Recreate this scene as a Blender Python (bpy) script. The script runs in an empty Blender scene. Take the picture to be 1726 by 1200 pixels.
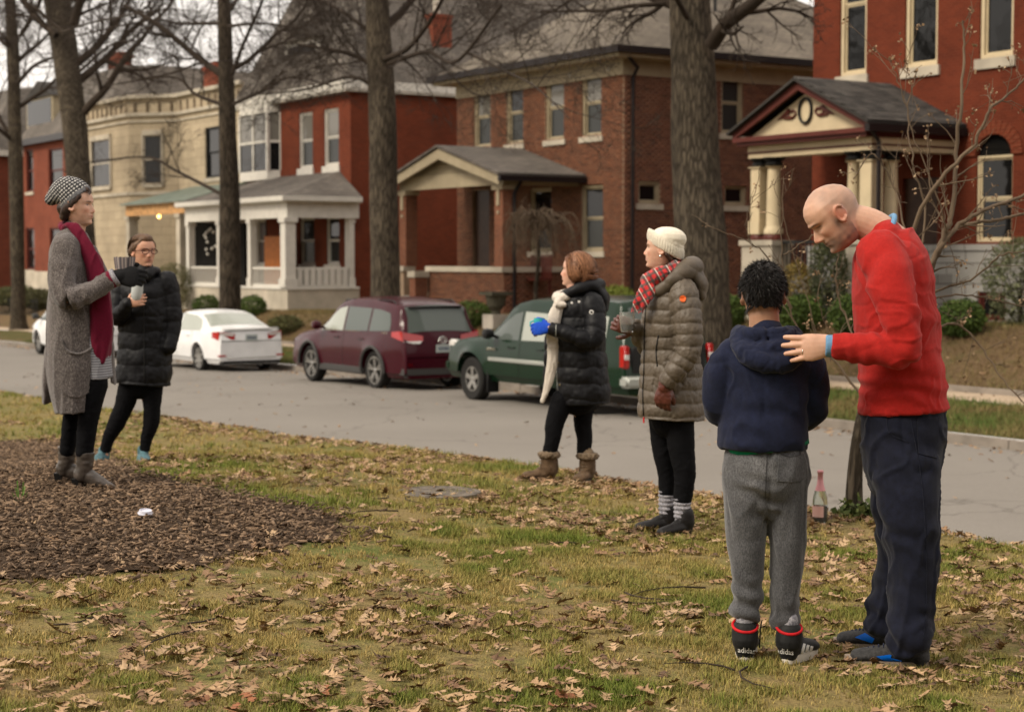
import bpy, bmesh, math, random
import numpy as np
from mathutils import Vector, Matrix
random.seed(7); RNG = np.random.default_rng(7)
R = math.radians
SC = bpy.context.scene
COL = SC.collection
# ---------------------------------------------------------------- camera
FPX, PW, PH, HOR = 2950.0, 1726.0, 1200.0, 435.0
CAMZ = 1.5
PITCH = math.atan((PH / 2 - HOR) / FPX)
cam = bpy.data.cameras.new('camera'); camo = bpy.data.objects.new('camera', cam); COL.objects.link(camo)
camo.location = (0, 0, CAMZ); camo.rotation_euler = (math.pi / 2 - PITCH, 0, 0)
cam.sensor_width = 36; cam.lens = 36 * FPX / PW; cam.clip_start = 0.1; cam.clip_end = 2000
cam.dof.use_dof = True; cam.dof.focus_distance = 6.75; cam.dof.aperture_fstop = 4.3; cam.dof.aperture_blades = 0
SC.camera = camo
# ---------------------------------------------------------------- light
SUN_EL, SUN_AZ = R(43), R(238)       # azimuth measured from +Y towards +X (behind the camera, to the left)
world = bpy.data.worlds.new('World'); SC.world = world; world.use_nodes = True
nt = world.node_tree; nt.nodes.clear()
sky = nt.nodes.new('ShaderNodeTexSky'); sky.sky_type = 'NISHITA'; sky.sun_disc = False
sky.sun_elevation = SUN_EL; sky.sun_rotation = SUN_AZ; sky.air_density = 1.0; sky.dust_density = 4.0; sky.ozone_density = 1.0
tc = nt.nodes.new('ShaderNodeTexCoord'); nz = nt.nodes.new('ShaderNodeTexNoise')
nz.inputs['Scale'].default_value = 2.2; nz.inputs['Detail'].default_value = 5; nz.inputs['Roughness'].default_value = .55
mpn = nt.nodes.new('ShaderNodeMapping'); mpn.inputs['Scale'].default_value = (1, 1, 2.6)
rp = nt.nodes.new('ShaderNodeValToRGB')
rp.color_ramp.elements[0].position = .3; rp.color_ramp.elements[0].color = (9.2, 8.5, 7.8, 1)
rp.color_ramp.elements[1].position = .7; rp.color_ramp.elements[1].color = (12.4, 11.3, 10.2, 1)
mx = nt.nodes.new('ShaderNodeMix'); mx.data_type = 'RGBA'; mx.inputs[0].default_value = .86
bg = nt.nodes.new('ShaderNodeBackground'); bg.inputs['Strength'].default_value = .07
wo = nt.nodes.new('ShaderNodeOutputWorld'); L = nt.links.new
L(tc.outputs['Generated'], mpn.inputs[0]); L(mpn.outputs[0], nz.inputs['Vector']); L(nz.outputs[0], rp.inputs[0])
L(sky.outputs[0], mx.inputs[6]); L(rp.outputs[0], mx.inputs[7]); L(mx.outputs[2], bg.inputs[0]); L(bg.outputs[0], wo.inputs[0])
sun = bpy.data.lights.new('sun', 'SUN'); suno = bpy.data.objects.new('sun', sun); COL.objects.link(suno)
sun.energy = 1.5; sun.angle = R(18); sun.color = (1, .9, .74)
sd = Vector((math.sin(SUN_AZ) * math.cos(SUN_EL), math.cos(SUN_AZ) * math.cos(SUN_EL), math.sin(SUN_EL)))
suno.rotation_euler = sd.to_track_quat('Z', 'Y').to_euler()
SC.view_settings.view_transform = 'Standard'; SC.view_settings.look = 'None'
SC.view_settings.gamma = 1; SC.view_settings.use_curve_mapping = False
SC.view_settings.exposure = 0.97
SC.cycles.use_denoising = True; SC.cycles.max_bounces = 5; SC.cycles.diffuse_bounces = 2
SC.cycles.glossy_bounces = 3; SC.cycles.transmission_bounces = 5; SC.cycles.transparent_max_bounces = 6
SC.cycles.caustics_reflective = False; SC.cycles.caustics_refractive = False
# ---------------------------------------------------------------- frames
TH = math.atan(1888 / FPX)
CT, ST = math.cos(TH), math.sin(TH)
PHI = math.atan2(-CT, ST)            # street frame: a runs along the street to the right, v away from the camera
def S2W(a, v, z=0): return Vector((a * ST + v * CT, -a * CT + v * ST, z))
def W2S(x, y): return (x * ST - y * CT, x * CT + y * ST)
def ray(px, py):
    x, zc = px - PW / 2, PH / 2 - py
    return Vector((x, FPX * math.cos(PITCH) + zc * math.sin(PITCH), -FPX * math.sin(PITCH) + zc * math.cos(PITCH)))
def atY(px, py, Y):
    d = ray(px, py); t = Y / d.y; return Vector((d.x * t, Y, CAMZ + d.z * t))
def onv(px, py, v):                  # measured picture point -> (a, z) on the vertical plane v = const
    d = ray(px, py); a1, v1 = W2S(d.x, d.y); t = v / v1; return (a1 * t, CAMZ + d.z * t)
def ona(px, py, a):
    d = ray(px, py); a1, v1 = W2S(d.x, d.y); t = a / a1; return (v1 * t, CAMZ + d.z * t)
def sstep(x, e0, e1):
    t = np.clip((x - e0) / (e1 - e0), 0, 1); return t * t * (3 - 2 * t)
def zroad(u): return -1.05 - .0155 * np.maximum(0, np.clip(u, -200, 160) - 29)
def zterr(u): return .15 - .017 * (np.clip(u, 0, 160) - 26)
def ground(x, y):
    x = np.asarray(x, float); y = np.asarray(y, float)
    a = x * ST - y * CT; v = x * CT + y * ST; u = -a
    zl = -.045 + .02 * (5 - np.clip(u, -20, 90)) + .305 * np.exp(-(((x + 2.95) / 2.3) ** 2 + ((y - 9.9) / 3.0) ** 2) / 2)
    zl = zl + .012 * np.sin(x * 2.1 + y * .7) * np.sin(y * 1.7 - x * .4)
    zr = zroad(u)
    z = zl + (zr + .13 - zl) * sstep(v, 7.3, 9.1)
    z = np.where(v > 9.15, zr + .06 * np.sin(np.clip((v - 9.15) / 8.95, 0, 1) * math.pi), z)
    zf = zr + .13 + .1 * sstep(v, 18.2, 21.5) + (zterr(u) - zr - .23) * sstep(v, 22.95, 25.6)
    return np.where(v > 18.1, zf, z)
def gz(x, y): return float(ground(x, y))
def pxground(px, py):
    d = ray(px, py); t = 3.0 / d.y
    for i in range(4000):
        p = d * t
        if CAMZ + p.z < gz(p.x, p.y): break
        t += .02 / d.y
    return Vector((p.x, p.y, gz(p.x, p.y)))
# ---------------------------------------------------------------- scene helpers
def link(o, parent=None):
    COL.objects.link(o)
    if parent is not None: o.parent = parent
    return o
def tag(o, label=None, cat=None, group=None, kind=None):
    if label: o['label'] = label
    if cat: o['category'] = cat
    if group: o['group'] = group
    if kind: o['kind'] = kind
    return o
def thing(name, label, cat, loc=(0, 0, 0), rz=0, group=None):
    o = bpy.data.objects.new(name, None); o.empty_display_size = .2; link(o)
    o.location = loc; o.rotation_euler = (0, 0, rz); return tag(o, label, cat, group)
def sthing(name, label, cat, a, v, z, group=None):
    o = thing(name, label, cat, S2W(a, v, z), PHI, group); o['so'] = (a, v, z); return o
def newobj(name, me, parent=None, loc=None, rot=None, scale=None):
    o = bpy.data.objects.new(name, me); link(o, parent)
    if loc is not None: o.location = loc
    if rot is not None: o.rotation_euler = rot
    if scale is not None: o.scale = scale if hasattr(scale, '__len__') else (scale,) * 3
    return o
def copy_thing(src, loc, rz, label=None, group=None):
    r = src.copy(); link(r); r.location = loc; r.rotation_euler = (0, 0, rz)
    if label: r['label'] = label
    if group: r['group'] = group
    for ch in list(src.children):
        c = ch.copy(); link(c, r)
        for g in list(ch.children):
            d = g.copy(); link(d, c)
    return r
class MB:
    """collects shapes; build() links them as ONE mesh object with metre UVs"""
    def __init__(s): s.v = []; s.f = []; s.m = []; s.n = 0; s.mi = 0
    def add(s, vs, fs, mi=None):
        vs = [tuple(p) for p in vs]; b = s.n; s.v += vs; s.n += len(vs)
        s.f += [tuple(i + b for i in f) for f in fs]; s.m += [s.mi if mi is None else mi] * len(fs)
    def quad(s, a, b, c, d, mi=None): s.add([a, b, c, d], [(0, 1, 2, 3)], mi)
    def box(s, x0, x1, y0, y1, z0, z1, mi=None):
        s.add([(x0, y0, z0), (x1, y0, z0), (x1, y1, z0), (x0, y1, z0), (x0, y0, z1), (x1, y0, z1), (x1, y1, z1), (x0, y1, z1)],
              [(0, 3, 2, 1), (4, 5, 6, 7), (0, 1, 5, 4), (1, 2, 6, 5), (2, 3, 7, 6), (3, 0, 4, 7)], mi)
    def bar(s, p, q, w, h, up=(0, 0, 1), mi=None):
        p, q = Vector(p), Vector(q); d = (q - p).normalized(); up = Vector(up)
        sx = d.cross(up)
        if sx.length < 1e-5: sx = d.cross(Vector((1, 0, 0)))
        sx.normalize(); sy = sx.cross(d)
        c = [(-w / 2, -h / 2), (w / 2, -h / 2), (w / 2, h / 2), (-w / 2, h / 2)]
        vs = [p + sx * i + sy * j for i, j in c] + [q + sx * i + sy * j for i, j in c]
        s.add(vs, [(0, 1, 2, 3)[::-1], (4, 5, 6, 7), (0, 4, 5, 1)[::-1], (1, 5, 6, 2)[::-1], (2, 6, 7, 3)[::-1], (3, 7, 4, 0)[::-1]][:2] +
              [(0, 1, 5, 4), (1, 2, 6, 5), (2, 3, 7, 6), (3, 0, 4, 7)], mi)
    def prism(s, poly, ax, t0, t1, mi=None):
        """poly of 2D points extruded along axis ax (0,1,2) between t0 and t1"""
        def P(p, t):
            l = list(p); l.insert(ax, t); return tuple(l)
        n = len(poly); vs = [P(p, t0) for p in poly] + [P(p, t1) for p in poly]
        s.add(vs, [tuple(range(n))[::-1], tuple(range(n, 2 * n))] + [(i, (i + 1) % n, n + (i + 1) % n, n + i) for i in range(n)], mi)
    def slab(s, pts, t, mi=None):
        """flat polygon (3D points) thickened by vector t"""
        t = Vector(t); n = len(pts); pts = [Vector(p) for p in pts]
        s.add([*pts, *[p + t for p in pts]], [tuple(range(n)), tuple(range(n, 2 * n))[::-1]] + [(i, n + i, n + (i + 1) % n, (i + 1) % n) for i in range(n)], mi)
    def lathe(s, prof, c=(0, 0, 0), n=20, mi=None, ax=2, cap=True):
        vs, fs = [], []
        for r, h in prof:
            for k in range(n):
                t = 2 * math.pi * k / n; q = [r * math.cos(t), r * math.sin(t)]; q.insert(ax, h); vs.append((q[0] + c[0], q[1] + c[1], q[2] + c[2]))
        m = len(prof)
        for i in range(m - 1):
            for k in range(n): fs.append((i * n + k, i * n + (k + 1) % n, (i + 1) * n + (k + 1) % n, (i + 1) * n + k))
        if cap: fs += [tuple(range(n))[::-1], tuple(range((m - 1) * n, m * n))]
        s.add(vs, fs, mi)
    def tube(s, pts, rad, n=8, mi=None, cap=True):
        V, Fc = tube_np(pts, rad, n, cap); s.add([tuple(x) for x in V], Fc, mi)
    def build(s, name, mats, parent=None, org=None, smooth=False, uv=True):
        me = bpy.data.meshes.new(name)
        V = np.array(s.v, float)
        if org is None and parent is not None:
            q = parent
            while q is not None and 'so' not in q: q = q.parent
            if q is not None: org = tuple(q['so'])
        if org is not None and len(V): V = V - np.array(org)
        me.from_pydata(V.tolist(), [], s.f)
        if not isinstance(mats, (list, tuple)): mats = [mats]
        for m in mats: me.materials.append(m)
        if len(mats) > 1: me.polygons.foreach_set('material_index', s.m)
        finish(me, smooth, uv)
        return newobj(name, me, parent)
def finish(me, smooth=False, uv=True, fixn=True):
    if fixn:
        bm = bmesh.new(); bm.from_mesh(me); bmesh.ops.recalc_face_normals(bm, faces=bm.faces[:]) if len(bm.faces) < 60000 else None
        bm.to_mesh(me); bm.free()
    me.update()
    n = len(me.polygons)
    if smooth is True: me.polygons.foreach_set('use_smooth', [True] * n)
    elif smooth:
        me.polygons.foreach_set('use_smooth', [True] * n); me.set_sharp_from_angle(angle=R(smooth))
    if uv and n:
        nl = len(me.loops)
        vi = np.empty(nl, int); me.loops.foreach_get('vertex_index', vi)
        co = np.empty(len(me.vertices) * 3); me.vertices.foreach_get('co', co); co = co.reshape(-1, 3)[vi]
        nr = np.empty(n * 3); me.polygons.foreach_get('normal', nr); nr = nr.reshape(-1, 3)
        tot = np.empty(n, int); me.polygons.foreach_get('loop_total', tot); N = np.repeat(nr, tot, axis=0)
        t = np.stack([-N[:, 1], N[:, 0], 0 * N[:, 0]], 1); ln = np.linalg.norm(t, axis=1)
        flat = ln < .15; t[flat] = (1, 0, 0); ln[flat] = 1; t /= ln[:, None]
        b = np.cross(N, t); U = np.stack([(co * t).sum(1), (co * b).sum(1)], 1)
        l = me.uv_layers.new(name='UVMap'); l.data.foreach_set('uv', U.ravel())
def tube_np(pts, rad, n=8, cap=True, wob=None):
    P = np.array([tuple(p) for p in pts], float); m = len(P)
    rad = np.broadcast_to(np.asarray(rad, float), (m,)) if np.ndim(rad) < 2 else np.asarray(rad, float)
    T = np.gradient(P, axis=0); T /= np.maximum(np.linalg.norm(T, axis=1, keepdims=True), 1e-9)
    ref = np.array([0, 0, 1.0]) if abs(T[0][2]) < .9 else np.array([1.0, 0, 0])
    X = np.empty_like(P); x = np.cross(ref, T[0]); x /= np.linalg.norm(x)
    for i in range(m):
        x = x - T[i] * (x @ T[i]); x /= max(np.linalg.norm(x), 1e-9); X[i] = x
    Y = np.cross(T, X); th = np.linspace(0, 2 * math.pi, n, endpoint=False)
    c, sn = np.cos(th)[None, :, None], np.sin(th)[None, :, None]
    if rad.ndim == 1: ra = rb = rad[:, None, None]
    else: ra, rb = rad[:, 0][:, None, None], rad[:, 1][:, None, None]
    V = (P[:, None, :] + X[:, None, :] * c * ra + Y[:, None, :] * sn * rb)
    V = V.reshape(-1, 3); F = []
    for i in range(m - 1):
        for k in range(n):
            k2 = (k + 1) % n; F.append((i * n + k, i * n + k2, (i + 1) * n + k2, (i + 1) * n + k))
    if cap: F += [tuple(range(n))[::-1], tuple(range((m - 1) * n, m * n))]
    return V, F
def npmesh(name, V, F, mat, parent=None, smooth=False, col=None, cname='Col', fixn=False, uv=False):
    """fast mesh from a numpy vertex array and an (n,k) face array; col = per-vertex colour"""
    me = bpy.data.meshes.new(name); V = np.asarray(V, np.float32); F = np.asarray(F, np.int32)
    me.vertices.add(len(V)); me.vertices.foreach_set('co', V.ravel())
    k = F.shape[1]; me.loops.add(F.size); me.loops.foreach_set('vertex_index', F.ravel())
    me.polygons.add(len(F)); me.polygons.foreach_set('loop_start', np.arange(len(F), dtype=np.int32) * k)
    me.polygons.foreach_set('loop_total', np.full(len(F), k, np.int32))
    if smooth: me.polygons.foreach_set('use_smooth', np.ones(len(F), bool))
    me.update(calc_edges=True); me.materials.append(mat)
    if col is not None:
        c = np.ones((len(V), 4), np.float32); c[:, :3] = col
        at = me.color_attributes.new(cname, 'FLOAT_COLOR', 'POINT'); at.data.foreach_set('color', c.ravel())
    if uv: finish(me, smooth, True, False)
    return newobj(name, me, parent)
# vectorised value noise
_G = RNG.random((64, 64, 64)).astype(np.float32) * 2 - 1
def vnoise(P, scale=1.0, off=0.0):
    P = np.asarray(P, float) * scale + off; i = np.floor(P).astype(int); f = P - i; f = f * f * (3 - 2 * f)
    i &= 63; j = (i + 1) & 63; x0, y0, z0 = i.T; x1, y1, z1 = j.T; fx, fy, fz = f.T
    g = _G
    c00 = g[x0, y0, z0] * (1 - fx) + g[x1, y0, z0] * fx; c10 = g[x0, y1, z0] * (1 - fx) + g[x1, y1, z0] * fx
    c01 = g[x0, y0, z1] * (1 - fx) + g[x1, y0, z1] * fx; c11 = g[x0, y1, z1] * (1 - fx) + g[x1, y1, z1] * fx
    return (c00 * (1 - fy) + c10 * fy) * (1 - fz) + (c01 * (1 - fy) + c11 * fy) * fz
def fbm(P, scale=1.0, off=0.0, o=3):
    r = 0; A = 1; t = 0
    for k in range(o): r = r + A * vnoise(P, scale * 2 ** k, off + 7.3 * k); t += A; A *= .5
    return r / t
# ---------------------------------------------------------------- materials
class NB:
    def __init__(s, name):
        s.mat = bpy.data.materials.new(name); s.mat.use_nodes = True; s.t = s.mat.node_tree; s.t.nodes.clear()
        s.b = s.n('ShaderNodeBsdfPrincipled'); o = s.n('ShaderNodeOutputMaterial'); s.t.links.new(s.b.outputs[0], o.inputs[0]); s.out = o
    def n(s, t, **k):
        x = s.t.nodes.new(t)
        for a, b in k.items():
            if a[0] == '_': x.inputs[a[1:].replace('_', ' ')].default_value = b
            else: setattr(x, a, b)
        return x
    def l(s, a, b): s.t.links.new(a, b)
    def set(s, **k):
        for a, b in k.items():
            i = s.b.inputs[a.replace('_', ' ')]
            if hasattr(b, 'links'): s.l(b, i)
            else: i.default_value = (*b, 1) if isinstance(b, tuple) and len(b) == 3 else b
    def coord(s, kind='Object', scale=(1, 1, 1)):
        c = s.n('ShaderNodeTexCoord'); m = s.n('ShaderNodeMapping'); m.inputs['Scale'].default_value = scale; s.l(c.outputs[kind], m.inputs[0]); return m.outputs[0]
    def noise(s, vec, scale, detail=4, rough=.55, dist=0):
        x = s.n('ShaderNodeTexNoise'); x.inputs['Scale'].default_value = scale; x.inputs['Detail'].default_value = detail
        x.inputs['Roughness'].default_value = rough; x.inputs['Distortion'].default_value = dist; s.l(vec, x.inputs['Vector']); return x.outputs[0]
    def ramp(s, fac, stops):
        r = s.n('ShaderNodeValToRGB'); e = r.color_ramp.elements
        while len(e) < len(stops): e.new(.5)
        for k, (p, c) in enumerate(stops): e[k].position = p; e[k].color = (*c, 1) if not isinstance(c, (int, float)) else (c, c, c, 1)
        s.l(fac, r.inputs[0]); return r.outputs[0]
    def mix(s, f, a, b, mode='MIX'):
        m = s.n('ShaderNodeMix', data_type='RGBA', blend_type=mode)
        for i, x in ((0, f), (6, a), (7, b)):
            if hasattr(x, 'links'): s.l(x, m.inputs[i])
            else: m.inputs[i].default_value = (*x, 1) if isinstance(x, tuple) else x
        return m.outputs[2]
    def math(s, op, a, b=0.0):
        m = s.n('ShaderNodeMath', operation=op)
        for i, x in ((0, a), (1, b)):
            if hasattr(x, 'links'): s.l(x, m.inputs[i])
            else: m.inputs[i].default_value = x
        return m.outputs[0]
    def bump(s, h, strength=.5, dist=.01, nrm=None):
        b = s.n('ShaderNodeBump'); b.inputs['Strength'].default_value = strength; b.inputs['Distance'].default_value = dist; s.l(h, b.inputs['Height'])
        if nrm: s.l(nrm, b.inputs['Normal'])
        s.l(b.outputs[0], s.b.inputs['Normal']); return b.outputs[0]
def mat(name, col, rough=.75, metal=0.0, spec=.22, var=(3, .25), bump=None, kind='Object', **k):
    m = NB(name); v = m.coord(kind)
    if var:
        n = m.noise(v, var[0], 5); lo = tuple(c * (1 - var[1]) for c in col); hi = tuple(min(1, c * (1 + var[1])) for c in col)
        m.set(Base_Color=m.ramp(n, [(.3, lo), (.7, hi)]))
    else: m.set(Base_Color=col)
    m.set(Roughness=rough, Metallic=metal, Specular_IOR_Level=spec, **k)
    if bump: m.bump(m.noise(v, bump[0], 4), bump[1], bump[2] if len(bump) > 2 else .01)
    return m.mat
def attrmat(name, rough=.8, var=.15, bump=None, trans=0, cname='Col', spec=.3, nscale=30, **k):
    m = NB(name); a = m.n('ShaderNodeAttribute', attribute_name=cname); n = m.noise(m.coord(), nscale, 3)
    c = m.mix(1.0, a.outputs[0], m.ramp(n, [(.3, 1 - var), (.7, 1 + var)]), 'MULTIPLY')
    m.set(Base_Color=c, Roughness=rough, Specular_IOR_Level=spec, **k)
    if trans: m.set(Transmission_Weight=0.0); m.set(Subsurface_Weight=0.0)
    if bump: m.bump(m.noise(m.coord(), bump[0], 4), bump[1], bump[2])
    return m.mat
def brickmat(name, c1, c2, mortar, w=.215, h=.075, ms=.008, bump=.35, spec=.12):
    m = NB(name); uv = m.coord('UV'); b = m.n('ShaderNodeTexBrick')
    m.l(uv, b.inputs['Vector']); b.inputs['Scale'].default_value = 1; b.inputs['Brick Width'].default_value = w; b.inputs['Row Height'].default_value = h
    b.inputs['Mortar Size'].default_value = ms; b.inputs['Mortar Smooth'].default_value = .2; b.inputs['Bias'].default_value = -.1
    for i, c in (('Color1', c1), ('Color2', c2), ('Mortar', mortar)): b.inputs[i].default_value = (*c, 1)
    n = m.noise(m.coord(), .7, 6, .6); st = m.ramp(n, [(.25, .72), (.6, 1.08), (.8, 1.2)])
    m.set(Base_Color=m.mix(1.0, b.outputs[0], st, 'MULTIPLY'), Roughness=.88, Specular_IOR_Level=spec)
    hgt = m.math('ADD', m.math('MULTIPLY', b.outputs[1], -1.0), m.math('MULTIPLY', m.noise(m.coord(), 60, 3), .3))
    m.bump(hgt, bump, .008); return m.mat
M = {}
M['brick_brown'] = attrmat('brown_brick', .88, .25, (70, .3, .004))
M['brick_brown_flat'] = brickmat('brown_brick_wall', (.23, .085, .045), (.17, .06, .035), (.17, .12, .085))
M['mortar'] = mat('mortar', (.28, .2, .135), .95, var=(2, .25), bump=(60, .4, .004))
M['brick_red'] = brickmat('red_painted_brick', (.15, .032, .014), (.11, .025, .012), (.18, .072, .042), bump=.25, ms=.006)
M['brick_red2'] = brickmat('deep_red_brick', (.13, .027, .012), (.1, .021, .01), (.15, .055, .032), .2, .066, .004, .2)
M['brick_dark'] = brickmat('old_red_brick', (.19, .05, .03), (.23, .062, .034), (.12, .06, .04))
M['limestone'] = mat('pale_stone', (.44, .39, .31), .85, var=(1.3, .22), bump=(25, .4, .01))
M['stone_block'] = brickmat('stone_blocks', (.44, .36, .25), (.38, .31, .215), (.22, .18, .125), .9, .36, .009, .6)
M['grey_stone'] = brickmat('grey_stone_blocks', (.3, .29, .27), (.25, .24, .22), (.12, .11, .1), 1.1, .45, .014, .8)
M['white'] = mat('white_paint', (.6, .57, .51), .55, var=(4, .08))
M['cream'] = mat('cream_paint', (.56, .46, .3), .55, var=(3, .08))
M['tan'] = mat('tan_paint', (.36, .3, .2), .6, var=(3, .1))
M['maroon'] = mat('maroon_paint', (.09, .022, .016), .5, var=(3, .15))
M['darkgutter'] = mat('dark_gutter', (.016, .012, .012), .35, var=None)
M['orange_wood'] = mat('bare_orange_wood', (.5, .28, .12), .8, var=(5, .45))
M['door'] = mat('dark_varnished_door', (.05, .025, .015), .4, var=(6, .3))
M['orange'] = mat('orange_door', (.5, .16, .03), .5, var=(5, .2))
M['iron'] = mat('black_iron', (.012, .012, .012), .45, var=None)
M['concrete'] = mat('concrete', (.42, .38, .32), .9, var=(2, .22), bump=(40, .3, .005))
M['interior'] = mat('painted_dim_interior', (.008, .007, .006), .9, var=(2, .4))  # darkness inside openings put into the colour as near-black
M['curtain'] = mat('pale_curtain', (.35, .33, .28), .9, var=(6, .2))
def glass(name, col, rough=.04, wob=.02):
    m = NB(name); m.set(Base_Color=col, Roughness=rough, Specular_IOR_Level=.4, IOR=1.45)
    m.bump(m.noise(m.coord(), 2.2, 2), wob, .2); return m.mat
M['pane'] = glass('window_glass', (.008, .008, .008)); M['pane_pale'] = glass('window_glass_over_blind', (.16, .15, .13)); M['pane_grey'] = glass('window_glass_screen', (.028, .03, .028), .25)
def shingles(name, c1, c2, w=.3, h=.14, dark=(.04, .035, .03)):
    m = NB(name); uv = m.coord('UV'); b = m.n('ShaderNodeTexBrick'); m.l(uv, b.inputs['Vector'])
    b.inputs['Scale'].default_value = 1; b.inputs['Brick Width'].default_value = w; b.inputs['Row Height'].default_value = h
    b.inputs['Mortar Size'].default_value = .008; b.inputs['Mortar Smooth'].default_value = .6; b.inputs['Bias'].default_value = 0
    for i, c in (('Color1', c1), ('Color2', c2), ('Mortar', dark)): b.inputs[i].default_value = (*c, 1)
    st = m.ramp(m.noise(m.coord(), .6, 6), [(.3, .7), (.7, 1.25)]); sp = m.ramp(m.noise(m.coord(), 45, 2), [(.3, .75), (.7, 1.25)])
    m.set(Base_Color=m.mix(1.0, m.mix(1.0, b.outputs[0], st, 'MULTIPLY'), sp, 'MULTIPLY'), Roughness=.92, Specular_IOR_Level=.2)
    m.bump(m.math('MULTIPLY', b.outputs[1], -1.0), .5, .01); return m.mat
M['roof_brown'] = shingles('brown_shingles', (.16, .135, .105), (.12, .1, .08))
M['roof_grey'] = shingles('grey_shingles', (.15, .13, .112), (.105, .093, .082))
M['roof_dark'] = shingles('charcoal_shingles', (.055, .05, .045), (.038, .035, .033))
M['shingle'] = attrmat('charcoal_shingle', .92, .3, (60, .3, .003)) if False else None
def objrand(name, stops, rough=.85, bump=None, var=.2, nscale=8):
    m = NB(name); oi = m.n('ShaderNodeObjectInfo'); c = m.ramp(oi.outputs['Random'], stops)
    n = m.noise(m.coord(), nscale, 4); m.set(Base_Color=m.mix(1.0, c, m.ramp(n, [(.3, 1 - var), (.7, 1 + var)]), 'MULTIPLY'), Roughness=rough, Specular_IOR_Level=.25)
    if bump: m.bump(m.noise(m.coord(), bump[0], 4), bump[1], bump[2])
    return m.mat
M['shingle'] = objrand('charcoal_shingle', [(0, (.035, .033, .031)), (.5, (.055, .05, .046)), (1, (.085, .078, .07))], .92, (60, .4, .004), .3, 20)
M['metalroof'] = mat('green_grey_metal_roof', (.14, .17, .14), .5, var=(2, .3))
def unit(v): return v / max(np.linalg.norm(v), 1e-9)
def catmull(P, n):
    P = np.array(P, float)
    if len(P) < 3: return np.array([P[0] + (P[-1] - P[0]) * t for t in np.linspace(0, 1, n)])
    Q = np.vstack([2 * P[0] - P[1], P, 2 * P[-1] - P[-2]]); out = []
    for t in np.linspace(0, len(P) - 1 - 1e-6, n):
        i = int(t); f = t - i; a, b, c, d = Q[i], Q[i + 1], Q[i + 2], Q[i + 3]
        out.append(.5 * ((2 * b) + (c - a) * f + (2 * a - 5 * b + 4 * c - d) * f ** 2 + (3 * b - a - 3 * c + d) * f ** 3))
    return np.array(out)
# ================================================================ ground, road, kerbs
def sheet(name, us, vs, mtl, f=None, lift=0.0, thick=None):
    us, vs = np.array(us, float), np.array(vs, float); U, Vv = np.meshgrid(us, vs)
    X = -U * ST + Vv * CT; Y = U * CT + Vv * ST
    Z = (ground(X, Y) if f is None else f(U, Vv)) + lift
    P = np.stack([X, Y, Z], -1).reshape(-1, 3); n, m = len(vs), len(us)
    i = np.arange(n * m).reshape(n, m); F = np.stack([i[:-1, :-1], i[:-1, 1:], i[1:, 1:], i[1:, :-1]], -1).reshape(-1, 4)[:, ::-1]
    o = npmesh(name, P, F, mtl, smooth=True); tag(o, kind='structure'); return o
def mlawn():
    m = NB('lawn_soil'); v = m.coord('Object')
    n1 = m.noise(v, .8, 5, .6); n2 = m.noise(v, 9, 5, .65); n3 = m.noise(v, 60, 3)
    c = m.mix(m.ramp(n1, [(.4, 0.0), (.62, 1.0)]), (.22, .165, .065), (.12, .14, .035))
    c = m.mix(m.ramp(n2, [(.4, 0.0), (.7, 1.0)]), c, (.26, .19, .085)); c = m.mix(m.ramp(n3, [(.35, .4), (.55, 0.0)]), c, (.05, .035, .02))
    m.set(Base_Color=c, Roughness=.95, Specular_IOR_Level=.1); m.bump(n3, .8, .03); return m.mat
def masphalt():
    m = NB('worn_road'); v = m.coord('Object'); n = m.noise(v, .35, 6, .6); f = m.noise(v, 90, 3, .7); st = m.noise(v, 3.5, 6, .7)
    c = m.ramp(n, [(.3, (.185, .168, .148)), (.7, (.235, .215, .19))]); c = m.mix(.35, c, m.ramp(f, [(.3, (.09, .08, .07)), (.7, (.3, .275, .245))]))
    c = m.mix(m.ramp(st, [(.62, 0.0), (.75, .35)]), c, (.12, .1, .085))
    vo = m.n('ShaderNodeTexVoronoi', feature='DISTANCE_TO_EDGE'); vo.inputs['Scale'].default_value = .28
    w = m.n('ShaderNodeVectorMath', operation='ADD'); nn = m.n('ShaderNodeTexNoise'); nn.inputs['Scale'].default_value = 1.3; nn.inputs['Detail'].default_value = 5
    m.l(v, nn.inputs['Vector']); m.l(v, w.inputs[0]); m.l(nn.outputs[1], w.inputs[1]); m.l(w.outputs[0], vo.inputs['Vector'])
    c = m.mix(m.ramp(vo.outputs[0], [(0.0, .45), (.007, 0.0)]), c, (.05, .042, .036))
    m.set(Base_Color=c, Roughness=.93, Specular_IOR_Level=.15); m.bump(f, .5, .006); return m.mat
def mverge():
    m = NB('verge_grass'); v = m.coord('Object'); n1 = m.noise(v, 1.1, 5, .6); n3 = m.noise(v, 26, 4, .7)
    c = m.mix(m.ramp(n1, [(.42, 0.0), (.6, 1.0)]), (.085, .1, .024), (.17, .12, .055)); c = m.mix(m.ramp(n3, [(.4, 0.0), (.7, .8)]), c, (.05, .04, .02))
    m.set(Base_Color=c, Roughness=.95, Specular_IOR_Level=.1); m.bump(n3, 1, .06); return m.mat
def mbank():
    m = NB('leafy_bank'); v = m.coord('Object'); n1 = m.noise(v, 1.6, 5, .65); n3 = m.noise(v, 22, 4, .7)
    c = m.ramp(n1, [(.3, (.075, .05, .025)), (.5, (.15, .1, .055)), (.68, (.085, .09, .03))]); c = m.mix(m.ramp(n3, [(.4, 0.0), (.65, .8)]), c, (.24, .16, .09))
    m.set(Base_Color=c, Roughness=.95, Specular_IOR_Level=.1); m.bump(n3, 1, .08); return m.mat
M['lawn'] = mlawn(); M['road'] = masphalt(); M['verge'] = mverge(); M['bank'] = mbank()
M['pavement'] = mat('buff_pavement', (.4, .31, .22), .92, var=(1.5, .15), bump=(50, .3, .004))
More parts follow.
